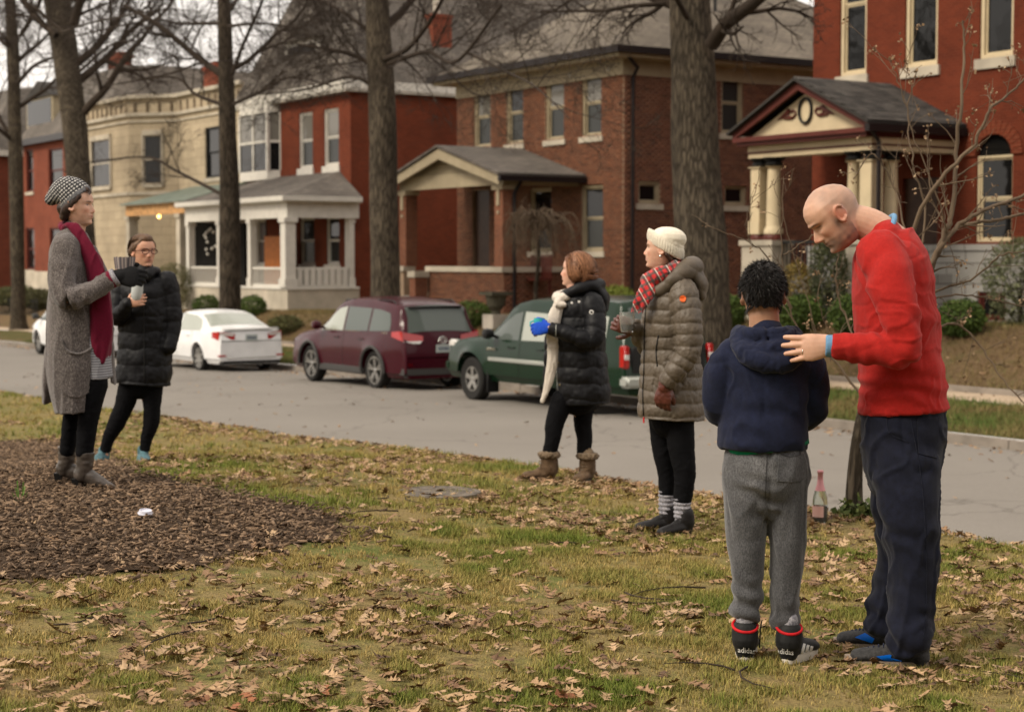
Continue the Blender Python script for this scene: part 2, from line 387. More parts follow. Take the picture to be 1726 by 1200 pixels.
M['kerb'] = mat('weathered_kerb', (.22, .19, .16), .92, var=(2, .3), bump=(30, .5, .01))
far = [-400, -200, -100, -60, -40, -30, -25]; farp = [100, 130, 170, 250, 400]
uu = far + list(np.arange(-20, 92, .5)) + farp
sheet('lawn', far + list(np.arange(-20, 30, .2)) + list(np.arange(30, 92, 1)) + farp, [-400, -200, -100, -50, -30, -20, -14] + list(np.arange(-10, 9.01, .2)) + [9.0], M['lawn'])
uc = far + list(np.arange(-20, 92, 4)) + farp
sheet('road', uc, list(np.linspace(9.15, 18.1, 12)), M['road'])
sheet('verge', uc, [18.26, 19, 20, 21.49], M['verge'])
sheet('pavement', uc, [21.5, 22.15, 22.8], M['pavement'], lift=.012)
sheet('bank', uc, [22.94] + list(np.linspace(23.1, 25.7, 12)) + [27, 30], M['bank'])
sheet('ground', uc, [30, 40, 60, 90, 150, 250, 500, 900], M['bank'])
def kerb(name, v0, v1, seg=2.4, u0=-20, u1=100, top=.13, fz=zroad):
    root = tag(bpy.data.objects.new(name, None), kind='structure'); link(root); u = u0; i = 0
    mb = MB(); mb.box(-seg / 2 + .008, seg / 2 - .008, v0, v1, -.25, top); me = None
    while u < u1:
        if me is None: o = mb.build('kerb_stone', M['kerb'], root, org=(0, 0, 0)); me = o.data
        else: o = newobj('kerb_stone', me, root)
        c = -(u + seg / 2); sl = float(fz(u + seg) - fz(u)) / seg
        o.location = S2W(c, 0, float(fz(u + seg / 2)) + random.uniform(-.008, .008)); o.rotation_euler = (0, math.atan(sl) , PHI)
        o.rotation_euler = (Matrix.Rotation(PHI, 3, 'Z') @ Matrix.Rotation(math.atan(sl), 3, 'Y')).to_euler()
        u += seg
kerb('far_kerb', 18.1, 18.26); kerb('near_kerb', 9.0, 9.15)
kerb('bank_edging', 22.8, 22.94, 2.0, 0, 70, .1 + .13 + .1, zroad)
# ================================================================ houses
FV = 28.8
def pm(plane, c):
    if plane == 'f': return lambda r, d, z: (r, c - d, z)
    return lambda r, d, z: (c + d, r, z)
def pbox(mb, P, r0, r1, d0, d1, z0, z1, mi=None):
    v = [P(r, d, z) for z in (z0, z1) for r, d in ((r0, d0), (r1, d0), (r1, d1), (r0, d1))]
    mb.add(v, [(0, 3, 2, 1), (4, 5, 6, 7), (0, 1, 5, 4), (1, 2, 6, 5), (2, 3, 7, 6), (3, 0, 4, 7)], mi)
def wall(mb, P, r0, r1, z0, z1, holes=(), depth=.16, mi=0):
    rs = sorted({r0, r1, *[h[0] for h in holes], *[h[1] for h in holes]}); zs = sorted({z0, z1, *[h[2] for h in holes], *[h[3] for h in holes]})
    for i in range(len(rs) - 1):
        for j in range(len(zs) - 1):
            rc, zc = (rs[i] + rs[i + 1]) / 2, (zs[j] + zs[j + 1]) / 2
            if any(h[0] < rc < h[1] and h[2] < zc < h[3] for h in holes): continue
            mb.quad(P(rs[i], 0, zs[j]), P(rs[i + 1], 0, zs[j]), P(rs[i + 1], 0, zs[j + 1]), P(rs[i], 0, zs[j + 1]), mi)
    for a, b, c, d in holes:
        for q in (((a, 0, c), (a, -depth, c), (a, -depth, d), (a, 0, d)), ((b, 0, c), (b, 0, d), (b, -depth, d), (b, -depth, c)),
                  ((a, 0, d), (a, -depth, d), (b, -depth, d), (b, 0, d)), ((a, 0, c), (b, 0, c), (b, -depth, c), (a, -depth, c))):
            mb.quad(*[P(*x) for x in q], mi)
def window(root, plane, c, hole, fm, sm, up='pane', lo='pane', rail=True, sill=True, fw=.07, mull=0, silldrop=.16, lab=None):
    P = pm(plane, c); r0, r1, z0, z1 = hole; D = -.1
    f = MB()
    for a, b in ((r0 + .002, r0 + fw), (r1 - fw, r1 - .002)): pbox(f, P, a, b, D - .05, D + .05, z0 + .003, z1 - .003)
    pbox(f, P, r0 + fw, r1 - fw, D - .048, D + .048, z1 - fw, z1 - .003); pbox(f, P, r0 + fw, r1 - fw, D - .048, D + .048, z0 + .003, z0 + fw)
    for k in range(mull):
        x = r0 + (r1 - r0) * (k + 1) / (mull + 1); pbox(f, P, x - .03, x + .03, D - .045, D + .04, z0 + fw, z1 - fw)
    w = f.build('window', fm, root)
    if lab: w['label'] = lab
    zm = (z0 + z1) / 2
    def pane(za, zb, m, d):
        p = MB(); pbox(p, P, r0 + fw + .02, r1 - fw - .02, d - .012, d, za, zb); p.build('pane', M[m], w)
        s = MB()
        for a, b in ((r0 + fw - .004, r0 + fw + .04), (r1 - fw - .04, r1 - fw + .004)): pbox(s, P, a, b, d - .02, d + .015, za, zb)
        pbox(s, P, r0 + fw + .04, r1 - fw - .04, d - .02, d + .014, za, za + .045); pbox(s, P, r0 + fw + .04, r1 - fw - .04, d - .02, d + .014, zb - .045, zb)
        s.build('sash', fm, w)
    if rail: pane(zm + .002, z1 - fw - .002, up, D - .01); pane(z0 + fw + .002, zm - .002, lo, D - .035)
    else: pane(z0 + fw + .002, z1 - fw - .002, up, D - .02)
    if sill:
        s = MB(); pbox(s, P, r0 - .09, r1 + .09, -.12, .06, z0 - silldrop, z0 - .002); s.build('sill', sm, w)
    return w
def hole(plane, c, x0, y0, x1, y1, h=None):
    """picture box of an opening -> (r0, r1, z0, z1); y given at the box's middle"""
    fn = onv if plane == 'f' else ona; xm = (x0 + x1) / 2
    r0 = fn(x0, (y0 + y1) / 2, c)[0]; r1 = fn(x1, (y0 + y1) / 2, c)[0]
    return (min(r0, r1), max(r0, r1), fn(xm, y1, c)[1], fn(xm, y0, c)[1])
def bricks(name, root, P, r0, r1, z0, z1, holes, base, w=.215, h=.078):
    """running-bond bricks standing proud of the mortar, one mesh part"""
    V, Fc, C = [], [], []; n = 0; row = 0; z = z0
    rg = np.random.default_rng(int(abs(r0) * 10))
    while z + h < z1 + .001:
        r = r0 - (w / 2 if row % 2 else 0)
        while r < r1:
            a, b = max(r, r0) + .009, min(r + w, r1) - .009; zc = z + h / 2
            if b - a > .03:
                segs = [(a, b)]
                for q in holes:
                    if q[2] - .002 < zc < q[3] + .002:
                        ns = []
                        for s0, s1 in segs:
                            if q[1] <= s0 or q[0] >= s1: ns.append((s0, s1)); continue
                            if s0 < q[0]: ns.append((s0, q[0]))
                            if s1 > q[1]: ns.append((q[1], s1))
                        segs = ns
                for s0, s1 in segs:
                    if s1 - s0 < .03: continue
                    d = .012 + rg.random() * .005; zz0, zz1 = z + .0095, z + h - .0095
                    V += [P(s0, -.01, zz0), P(s1, -.01, zz0), P(s1, -.01, zz1), P(s0, -.01, zz1), P(s0, d, zz0), P(s1, d, zz0), P(s1, d, zz1), P(s0, d, zz1)]
                    Fc += [(n + 4, n + 5, n + 6, n + 7), (n, n + 1, n + 5, n + 4), (n + 1, n + 2, n + 6, n + 5), (n + 2, n + 3, n + 7, n + 6), (n + 3, n, n + 4, n + 7)]
                    k = rg.random(); c = np.array(base[0]) * (1 - k) + np.array(base[1]) * k; c = c * (.65 if rg.random() < .06 else 1) * (.9 + .2 * rg.random())
                    C += [c] * 8; n += 8
            r += w
        z += h; row += 1
    o = npmesh(name, np.array(V) - np.array(tuple(root['so'])), np.array(Fc), M['brick_brown'], root, col=np.array(C)); o['kind'] = 'stuff'; return o
def eave(mb, a0, a1, v0, v1, z, h=.3, t=.06, mi=0):
    mb.box(a0, a1, v0, v0 + t, z, z + h, mi); mb.box(a0, a1, v1 - t, v1, z, z + h, mi)
    mb.box(a0, a0 + t, v0 + t, v1 - t, z, z + h, mi); mb.box(a1 - t, a1, v0 + t, v1 - t, z, z + h, mi)
def hiproof(a0, a1, v0, v1, z, rise, hipf=None, hipb=None):
    """hip roof closed solid; ridge runs along v"""
    am = (a0 + a1) / 2; hf = (a1 - a0) / 2 if hipf is None else hipf; hb = (a1 - a0) / 2 if hipb is None else hipb
    mb = MB(); A, B, C_, D_ = (a0, v0, z), (a1, v0, z), (a1, v1, z), (a0, v1, z); E, G = (am, v0 + hf, z + rise), (am, v1 - hb, z + rise)
    mb.add([A, B, C_, D_, E, G], [(0, 1, 4), (1, 2, 5, 4), (2, 3, 5), (3, 0, 4, 5), (0, 3, 2, 1)]); return mb
def zt(a): return float(zterr(-a))
# ---------------------------------------------------------------- brown brick house in the middle
aL, aR = onv(771, 300, FV)[0], onv(1051, 300, FV)[0]
z0 = zt((aL + aR) / 2) - .1
h3 = sthing('brick_house', 'brown brick house with hipped roof and small tan gabled porch, in the middle', 'house', (aL + aR) / 2, FV, z0)
ztop = onv(1051, 100, FV)[1]
print('H3', aL, aR, z0, ztop)
HW = [hole('f', FV, *b) for b in ((799, 146, 827, 247), (854, 136, 882, 248), (920, 127, 951, 236), (981, 113, 1014, 228))]
zu0, zu1 = np.mean([q[2] for q in HW]), np.mean([q[3] for q in HW]); HW = [(q[0], q[1], zu0, zu1) for q in HW]
HL = [hole('f', FV, 980, 312, 1017, 424), hole('f', FV, 894, 325, 930, 430)]
HL[1] = (HL[1][0], HL[1][1], HL[0][2], HL[0][3]); dr = onv(797, 380, FV)[0]
DR = (dr, dr + 1.0, HL[0][2] - .75, HL[0][3] + .05)
SW = [hole('s', aR, 1216, 121, 1252, 226), hole('s', aR, 1076, 306, 1112, 344), hole('s', aR, 1221, 312, 1257, 347)]
vb = 42.0
mb = MB(); Pf, Ps = pm('f', FV), pm('s', aR)
wall(mb, Pf, aL, aR, z0, ztop, HW + HL + [DR]); wall(mb, Ps, FV, vb, z0, ztop, SW)
mb.quad((aL, FV, z0), (aL, FV, ztop), (aL, vb, ztop), (aL, vb, z0)); mb.quad((aL, vb, z0), (aL, vb, ztop), (aR, vb, ztop), (aR, vb, z0))
mb.build('wall', M['mortar'], h3)
BB = ((.19, .068, .032), (.105, .037, .019))
bricks('bricks', h3, Pf, aL, aR, z0, ztop, HW + HL + [DR], BB); bricks('bricks', h3, Ps, FV, vb, z0, ztop, SW, ((.19, .075, .04), (.12, .045, .028)))
for i, q in enumerate(HW): window(h3, 'f', FV, q, M['tan'], M['limestone'], 'pane_pale' if i != 1 else 'pane', 'pane_grey')
for q in HL: window(h3, 'f', FV, q, M['tan'], M['limestone'], 'pane', 'pane_grey')
window(h3, 's', aR, SW[0], M['tan'], M['limestone'], 'pane_grey', 'pane_grey'); window(h3, 's', aR, SW[1], M['tan'], M['limestone'], rail=False); window(h3, 's', aR, SW[2], M['tan'], M['limestone'], rail=False)
d = MB(); pbox(d, Pf, DR[0], DR[1], -.15, -.1, DR[2], DR[3]); d.build('door', M['door'], h3)
d = MB(); eave(d, aL - .02, aR + .02, FV - .05, vb, ztop - .42, .42, .05); d.build('frieze', M['tan'], h3)
d = MB(); d.box(aL - .55, aR + .55, FV - .58, vb + .5, ztop, ztop + .12); d.build('soffit', M['tan'], h3)
d = MB(); eave(d, aL - .7, aR + .7, FV - .73, vb + .65, ztop + .1, .19, .14); d.build('gutter', M['darkgutter'], h3)
rz3 = ztop + .26
hiproof(aL - .6, aR + .6, FV - .63, vb + .55, rz3, 3.05).build('roof', M['roof_brown'], h3)
for b in ((797, 138), (838, 149), (899, 141), (964, 128), (1029, 118)):   # ceramic insulator knobs along the frieze
    q = onv(*b, FV); k = MB(); k.lathe([(0.0, 0), (.055, .01), (.06, .05), (.04, .09), (0.0, .1)], n=10, ax=1)
    k.v = [(x + q[0], FV - .012 - y, z + q[1]) for x, y, z in k.v]; k.build('round_anchor', M['white'], h3, smooth=True)
d = MB(); q = ona(1064, 100, aR)
d.tube([(aR + .5, FV - .3, ztop + .1), (aR + .3, FV + q[0] - FV, ztop - .25), (aR + .09, q[0], ztop - .5), (aR + .09, q[0], z0 + .2)], .055, 8); d.build('downspout', M['darkgutter'], h3)
d = MB(); d.tube([(aR - 2.2, FV + 5, rz3 + 1.1), (aR - 2.2, FV + 5, rz3 + 2.3)], .05, 8); d.build('vent_pipe', M['iron'], h3)
# porch
PV = 26.2; pa0, pa1 = onv(672, 330, PV)[0], onv(846, 330, PV)[0]
capz = onv(880, 452, PV)[1]; zc0 = onv(836, 320, PV)[1]
fa1 = pa1 + .05; pz0 = z0 - .15
print('porch3', pa0, pa1, capz, zc0)
mb = MB(); P2 = pm('f', PV); pr = fa1
stepw = 1.3
wl = pa0 + .5 + stepw
walls = [(P2, wl, pr), (pm('s', pr), PV, FV)]
d = MB(); d.box(wl, pr, PV, PV + .3, pz0, capz - .12); d.box(pr - .3, pr, PV + .3, FV - .02, pz0, capz - .12); d.box(pa0, pa0 + .3, PV, FV - .02, pz0, capz - .12)
d.box(pa0 + .3, pr - .3, PV + .3, FV - .02, pz0, capz - .75); d.build('porch_wall', M['mortar'], h3)
o_bricks = bricks('bricks', h3, P2, wl, pr, pz0, capz - .12, [], BB); bricks('bricks', h3, pm('s', pr), PV, FV - .03, pz0, capz - .12, [], ((.2, .075, .04), (.13, .05, .03)))
d = MB(); d.box(wl - .06, pr + .06, PV - .07, PV + .36, capz - .12, capz + .03); d.box(pr - .36, pr + .06, PV + .37, FV - .03, capz - .12, capz + .03); d.box(pa0 - .06, pa0 + .4, PV - .07, PV + .36, capz - .12, capz + .03)
d.build('wall_coping', M['limestone'], h3)
for (x0, x1) in ((pa0 + .02, pa0 + .42), (pr - .46, pr - .02)):
    d = MB(); d.box(x0, x1, PV + .01, PV + .42, capz + .03, zc0); d.build('porch_pier', M['brick_brown_flat'], h3)
    d = MB(); d.box(x0 - .06, x1 + .06, PV - .05, PV + .47, zc0, zc0 + .14); c = (x0 + x1) / 2; d.box(c - .07, c + .07, PV - .03, PV + .01, zc0 - .45, zc0 - .002); d.box(c - .05, c + .05, PV - .025, PV + .01, zc0 - .68, zc0 - .58)
    d.build('pier_capital', M['tan'], h3)
d = MB(); d.box(wl - .25, wl + .1, PV - .5, PV - .08, pz0, capz - .3); d.build('step_pier', M['brick_brown_flat'], h3)
d = MB(); d.box(wl - .3, wl + .15, PV - .55, PV - .03, capz - .3, capz - .12); d.build('pier_cap', M['limestone'], h3)
for i in range(5):
    d = MB(); d.box(pa0 + .5, wl - .3, PV - .1 - .3 * (4 - i) - .3, PV + .3, pz0 + .17 * i - .1, pz0 + .17 * (i + 1) - .1); d.build('step', M['concrete'], h3)
gz0 = zc0 + .14; rl, rr = onv(665, 300, PV - .35)[0], onv(829, 300, PV - .35)[0] + .2
rl, rr = pa0 - .35, pr + .3; ac = (rl + rr) / 2; apex = onv(732, 252, PV - .3)[1]; ez = onv(838, 300, PV)[1] + .05
print('gable3', rl, rr, apex, ez)
d = MB(); d.box(pa0 + .0, pr + .0, PV + .02, PV + .2, gz0, ez + .16); d.box(pr - .2, pr + .03, PV + .2, FV - .03, gz0, ez + .1); d.build('porch_beam', M['tan'], h3)
nb = 8; bh = (apex - ez - .25) / nb
for i in range(nb):   # clapboards of the gable
    f0, f1 = i / nb, (i + 1) / nb; w0, w1 = (1 - f0) * (ac - pa0), (1 - f1) * (ac - pa0); zz = ez + .12 + i * bh
    d = MB(); d.add([(ac - w0, PV + .02, zz), (ac + w0, PV + .02, zz), (ac + w1, PV + .055, zz + bh), (ac - w1, PV + .055, zz + bh), (ac - w0, PV + .2, zz), (ac + w0, PV + .2, zz), (ac + w1, PV + .2, zz + bh), (ac - w1, PV + .2, zz + bh)],
                    [(0, 1, 2, 3), (0, 4, 5, 1), (1, 5, 6, 2), (2, 6, 7, 3), (3, 7, 4, 0), (4, 7, 6, 5)]); d.build('clapboard', M['tan'], h3)
d = MB()
for sgn in (-1, 1):
    e = rl if sgn < 0 else rr
    d.slab([(ac, PV - .33, apex), (e, PV - .33, ez), (e, PV - .33, ez - .26), (ac, PV - .33, apex - .3)], (0, .06, 0))
d.build('bargeboard', M['tan'], h3)
d = MB()
for e in (rl - .06, rr + .06):
    d.slab([(ac, PV - .4, apex + .04), (e, PV - .4, ez - .0), (e, FV + .0, ez - .0), (ac, FV + .0, apex + .04)], (0, 0, .07))
d.build('porch_roof', M['roof_grey'], h3)
d = MB(); d.box(rr + .0, rr + .13, PV - .36, FV - .02, ez - .16, ez - .01); d.tube([(rr - .1, PV + .5, ez - .1), (rr - .25, PV + .35, ez - .5), (rr - .25, PV + .35, pz0)], .055, 8); d.build('porch_gutter', M['darkgutter'], h3)
ben = sthing('porch_bench', 'dark red slatted bench on the brown brick house porch', 'bench', onv(893, 445, PV + .9)[0], PV + .9, capz - .75)
bx = ben['so'][0]; bz = ben['so'][2]
for i in range(8):
    d = MB(); x = bx - .5 + i * .14; d.box(x, x + .07, PV + 1.25, PV + 1.28, bz + .45, bz + 1.12); d.build('slat', M['maroon'], ben)
d = MB(); d.box(bx - .6, bx + .6, PV + .75, PV + 1.24, bz + .4, bz + .45); d.build('seat', M['maroon'], ben)
for x in (bx - .58, bx + .52):
    for y in (PV + .77, PV + 1.18):
        d = MB(); d.box(x, x + .06, y, y + .05, bz, bz + .4); d.build('leg', M['maroon'], ben)
d = MB(); d.box(onv(890, 500, PV)[0], onv(925, 500, PV)[0], PV - .02, PV + .05, pz0 + .1, pz0 + .45); d.build('basement_window', M['interior'], h3)
# ---------------------------------------------------------------- red painted house (left of the middle)
bL, bR = onv(412, 250, FV)[0], onv(591, 250, FV)[0]; zb0 = zt((bL + bR) / 2) - .1; zbt = onv(591, 150, FV)[1]
h2 = sthing('red_house', 'red painted house with grey mansard roof and white columned porch', 'house', (bL + bR) / 2, FV, zb0)
print('H2', bL, bR, zb0, zbt)
UW = [hole('f', FV, 504, 190, 527, 284), hole('f', FV, 546, 183, 571, 280)]
UW = [(q[0], q[1], UW[0][2], UW[0][3]) for q in UW]
BAY = hole('f', FV, 418, 190, 470, 290); LW = [hole('f', FV, 506, 366, 530, 446), hole('f', FV, 550, 366, 572, 446)]; LW = [(q[0], q[1], LW[0][2], LW[0][3]) for q in LW]
LW3 = hole('f', FV, 432, 366, 448, 446); LW3 = (LW3[0], LW3[1], LW[0][2], LW[0][3]); dd = onv(380, 400, FV)[0]
DR2 = (bL + 1.0, bL + 2.1, zb0 + .6, LW[0][3] + .1)
vb2 = 42.0
mb = MB(); wall(mb, pm('f', FV), bL, bR, zb0, zbt, UW + LW + [LW3, DR2]); wall(mb, pm('s', bR), FV, vb2, zb0, zbt)
mb.quad((bL, FV, zb0), (bL, FV, zbt), (bL, vb2, zbt), (bL, vb2, zb0)); mb.quad((bL, vb2, zb0), (bL, vb2, zbt), (bR, vb2, zbt), (bR, vb2, zb0)); mb.build('wall', M['brick_red'], h2)
for q in UW: window(h2, 'f', FV, q, M['white'], M['white'], 'pane_pale', 'pane_grey', silldrop=.3)
for q in LW + [LW3]: window(h2, 'f', FV, q, M['white'], M['white'], 'pane', 'pane_grey')
d = MB(); pbox(d, pm('f', FV), DR2[0], DR2[1], -.15, -.1, DR2[2], DR2[3]); d.build('door', M['door'], h2)
# white bay window
q = BAY; bd = .45; am = (q[0] + q[1]) / 2; zb_, zt_ = q[2] - .0, q[3] + .45
d = MB(); pts = [(q[0] - .12, FV), (q[0] + .5, FV - bd), (q[1] - .2, FV - bd), (q[1] + .12, FV)]
pts = [(q[0] - .05, FV - .005), (q[0] + .2, FV - bd), (q[1] - .1, FV - bd), (q[1] + .12, FV - .005)]
d.prism(pts, 2, zb_ - .35, zb_); d.prism(pts, 2, zt_ - .55, zt_)
for p in pts: d.box(p[0] - .07, p[0] + .07, p[1] - .02, p[1] + .1, zb_, zt_ - .55)
d.box(am + .0, am + .12, FV - bd - .02, FV - bd + .1, zb_, zt_ - .55); by = d.build('bay_window', M['white'], h2)
for (p, r) in ((pts[0], pts[1]), (pts[1], (am + .02, FV - bd)), ((am + .1, FV - bd), pts[2]), (pts[2], pts[3])):
    for k in (0, 1):
        za = zb_ + .02 + k * (zt_ - .55 - zb_) / 2; zc = za + (zt_ - .55 - zb_) / 2 - .08
        s = MB(); s.bar((p[0], p[1] + .03, (za + zc) / 2), (r[0], r[1] + .03, (za + zc) / 2), .02, zc - za); s.build('pane', M['pane_pale' if k else 'pane'], by)
    s = MB(); zm = zb_ + (zt_ - .55 - zb_) / 2; s.bar((p[0], p[1] + .02, zm), (r[0], r[1] + .02, zm), .07, .09); s.build('rail', M['white'], by)
d = MB(); eave(d, bL - .35, bR + .35, FV - .38, vb2 + .3, zbt - .02, .3, .12); d.build('gutter', M['white'], h2)
d = MB(); d.box(bL - .3, bR + .3, FV - .33, vb2 + .25, zbt - .1, zbt - .02); d.build('soffit', M['white'], h2)
def mansard(a0, a1, v0, v1, z, h, ins, top=1.0):
    mb = MB(); lo = [(a0, v0, z), (a1, v0, z), (a1, v1, z), (a0, v1, z)]; hi = [(a0 + ins, v0 + ins, z + h), (a1 - ins, v0 + ins, z + h), (a1 - ins, v1 - ins, z + h), (a0 + ins, v1 - ins, z + h)]
    am = (a0 + a1) / 2; tp = [(am, v0 + (a1 - a0) / 2, z + h + top), (am, v1 - (a1 - a0) / 2, z + h + top)]
    mb.add(lo + hi + tp, [(0, 1, 5, 4), (1, 2, 6, 5), (2, 3, 7, 6), (3, 0, 4, 7), (4, 5, 8), (5, 6, 9, 8), (6, 7, 9), (7, 4, 8, 9), (0, 3, 2, 1)]); return mb
zr2 = zbt + .2; mansard(bL - .3, bR + .3, FV - .33, 42.3, zr2, 4.3, 1.9, .6).build('roof', M['roof_grey'], h2)
cv, cz = 32.7, onv(732, 32, 32.7)[1]; ca = bR - .9
ca = onv(732, 80, 32.7)[0]
d = MB(); d.box(ca - .42, ca + .42, cv - .3, cv + .5, zr2 + .8, cz); d.box(ca - .47, ca + .47, cv - .35, cv + .55, cz, cz + .12); d.build('chimney', M['brick_dark'], h2)
d = MB(); d.lathe([(.13, 0), (.13, .4), (.17, .42), (.12, .62), (0, .64)], (ca, cv + .1, cz + .12), 10); d.build('chimney_pot', M['concrete'], h2)
q = hole('f', FV + .5, 487, 68, 543, 118); d = MB(); d.box(q[0], q[1], FV + .35, FV + 2.6, q[2], q[3]); dm = d.build('dormer', M['white'], h2)
d = MB(); m_ = (q[0] + q[1]) / 2; d.prism([(q[0] - .2, q[3]), (q[1] + .2, q[3]), (m_, q[3] + .7)], 1, FV + .2, FV + 2.7); d.build('dormer_roof', M['roof_grey'], dm)
d = MB(); d.box(q[0] + .25, q[1] - .25, FV + .32, FV + .36, q[2] + .25, q[3] - .2); d.build('pane', M['pane'], dm)
# white porch
QV = 26.0; qa0, qa1 = onv(312, 420, QV)[0], onv(484, 420, QV)[0]; qz0 = zb0 - .25
gzt = onv(472, 330, QV - .3)[1]; ent0 = onv(480, 367, QV)[1]; rail1 = onv(500, 451, QV)[1]; rail0 = onv(500, 489, QV)[1]
print('porch2', qa0, qa1, gzt, ent0, rail1, rail0, qz0)
d = MB(); d.box(qa0, qa1, QV + .0, QV + .25, ent0, gzt - .14); d.box(qa1 - .25, qa1, QV + .25, FV - .01, ent0, gzt - .14); d.box(qa0, qa0 + .25, QV + .25, FV - .01, ent0, gzt - .14); d.build('porch_beam', M['white'], h2)
d = MB(); d.box(qa0 - .3, qa1 + .3, QV - .3, QV - .18, gzt - .16, gzt); d.box(qa1 + .18, qa1 + .3, QV - .18, FV - .02, gzt - .16, gzt); d.box(qa0 - .25, qa1 + .25, QV - .25, FV - .02, gzt - .2, gzt - .161); d.build('porch_gutter', M['white'], h2)
rw = onv(560, 290, FV)[1]
d = MB(); am = (qa0 + qa1) / 2
d.add([(qa0 - .25, QV - .25, gzt), (qa1 + .25, QV - .25, gzt), (qa1 + .25, FV - .01, gzt), (qa0 - .25, FV - .01, gzt), (qa0 + 1.9, FV - .01, rw), (qa1 - 1.5, FV - .01, rw)],
      [(0, 1, 5, 4), (1, 2, 5), (3, 0, 4), (2, 3, 4, 5), (0, 3, 2, 1)]); d.build('porch_roof', M['roof_grey'], h2)
d = MB(); d.box(qa0, qa1, QV, QV + .3, qz0, rail0); d.box(qa1 - .3, qa1, QV + .3, FV - .01, qz0, rail0); d.box(qa0, qa0 + .3, QV + .3, FV - .01, qz0, rail0); d.box(qa0 + .3, qa1 - .3, QV + .3, FV - .01, qz0, rail0 - .05); d.build('porch_base', M['limestone'], h2)
d = MB(); d.box(qa0 - .04, qa1 + .04, QV - .04, QV + .33, rail0, rail0 + .08); d.box(qa1 - .33, qa1 + .04, QV + .33, FV - .02, rail0, rail0 + .08); d.build('porch_floor_edge', M['white'], h2)
def column(root, x, y, za, zb, r, mtl, sq=False, cap=.16):
    d = MB()
    if sq: d.box(x - r, x + r, y - r, y + r, za + .3, zb - cap); d.box(x - r * 1.25, x + r * 1.25, y - r * 1.25, y + r * 1.25, za, za + .3); d.box(x - r * 1.3, x + r * 1.3, y - r * 1.3, y + r * 1.3, zb - cap, zb); return d.build('porch_column', mtl, root)
    h = zb - za; d.lathe([(r * 1.3, 0), (r * 1.3, .1), (r * 1.1, .14), (r, .2), (r * .98, h * .4), (r * .84, h - cap - .03), (r * 1.0, h - cap), (r * 1.25, h - cap / 2), (r * 1.3, h)], (x, y, za), 16); return d.build('porch_column', mtl, root, smooth=40)
cxs = [qa0 + .22, onv(368, 420, QV)[0] - .05, onv(419, 420, QV)[0], qa1 - .22]
for i, x in enumerate(cxs): column(h2, x, QV + .14, rail0 + .08, ent0, .13 if i < 3 else .2, M['white'], sq=True)
column(h2, qa1 - .2, FV - .25, rail0 + .08, ent0, .1, M['white'], sq=True)
def railing(root, p, q_, za, zb, n, w, mtl, square=True):
    d = MB(); d.bar((*p, zb - .04), (*q_, zb - .04), .1, .08); d.bar((*p, za + .04), (*q_, za + .04), .1, .08); r = d.build('railing', mtl, root)
    me = None
    for i in range(n):
        t = (i + .5) / n; x = p[0] + (q_[0] - p[0]) * t; y = p[1] + (q_[1] - p[1]) * t
        if me is None:
            b = MB(); b.box(-w / 2, w / 2, -w / 2, w / 2, za + .08, zb - .08); o = b.build('baluster', mtl, r, org=(0, 0, 0)); me = o.data
        else: o = newobj('baluster', me, r)
        so = root['so']; o.location = (x - so[0], y - so[1], -so[2])
for i, (x0, x1) in enumerate(((cxs[0] + .15, cxs[1] - .15), (cxs[1] + .15, cxs[2] - .15), (cxs[2] + .15, cxs[3] - .22))):
    if i == 1: continue
    railing(h2, (x0, QV + .14), (x1, QV + .14), rail0 + .08, rail1, 11, .055, M['white'])
railing(h2, (qa1 - .15, QV + .4), (qa1 - .15, FV - .4), rail0 + .08, rail1, 8, .16, M['white'])
d = MB(); d.box(cxs[1] + .2, cxs[2] - .2, QV + 1.8, QV + 1.86, rail0, rail0 + 1.9); d.build('orange_panel', M['orange'], h2)
dsx = onv(587, 420, FV - .3)[0]; d = MB(); d.box(dsx - .06, dsx + .06, FV - .4, FV - .29, zb0, gzt - .1); d.build('downspout', M['white'], h2)
for i in range(4):
    d = MB(); d.box(cxs[1] + .1, cxs[2] - .1, QV - .3 * (4 - i), QV - .05, qz0 + .15 * i, qz0 + .15 * (i + 1)); d.build('step', M['limestone'], h2)
wr = sthing('wind_chime', 'cluster of pale glass balls hanging in the white porch', 'ornament', cxs[0] + .75, QV + .6, ent0 - .1)
for i in range(12):
    x, y, z = cxs[0] + .75 + random.uniform(-.45, .45), QV + .6 + random.uniform(-.1, .1), ent0 - random.uniform(.25, 1.25)
    b = MB(); b.lathe([(0, -.06), (.045, -.04), (.06, 0), (.045, .04), (0, .06)], (x, y, z), 10); o = b.build('glass_ball', M['white'], wr, smooth=True)
    s = MB(); s.tube([(x, y, z + .05), (cxs[0] + .75, y, ent0 - .05)], .004, 4); s.build('string', M['iron'], o)
# ---------------------------------------------------------------- deep red house on the right
cL = onv(1371, 60, FV)[0]; cR = cL + 14; zc_0 = zt(cL + 5) - .1; ct = 11.0
h4 = sthing('deep_red_house', 'tall deep red brick house on grey stone base with cream columned porch, at right', 'house', cL + 5, FV, zc_0)
stz = onv(1650, 412, FV)[1]; print('H4', cL, zc_0, stz)
W4 = [hole('f', FV, 1416, -90, 1461, 122), hole('f', FV, 1526, -110, 1581, 113), hole('f', FV, 1652, -125, 1709, 98)]
W4 = [(q[0], q[1], W4[1][2], W4[1][2] + 3.3) for q in W4]
AW = hole('f', FV, 1645, 262, 1706, 410); AW = (AW[0], AW[1], stz + .05, AW[3]); DRR = hole('f', FV, 1520, 300, 1580, 470)
BW = hole('f', FV, 1652, 492, 1700, 540)
mb = MB(); wall(mb, pm('f', FV), cL, cR, stz, ct, W4 + [(AW[0], AW[1], AW[2], AW[3] + .45), DRR])
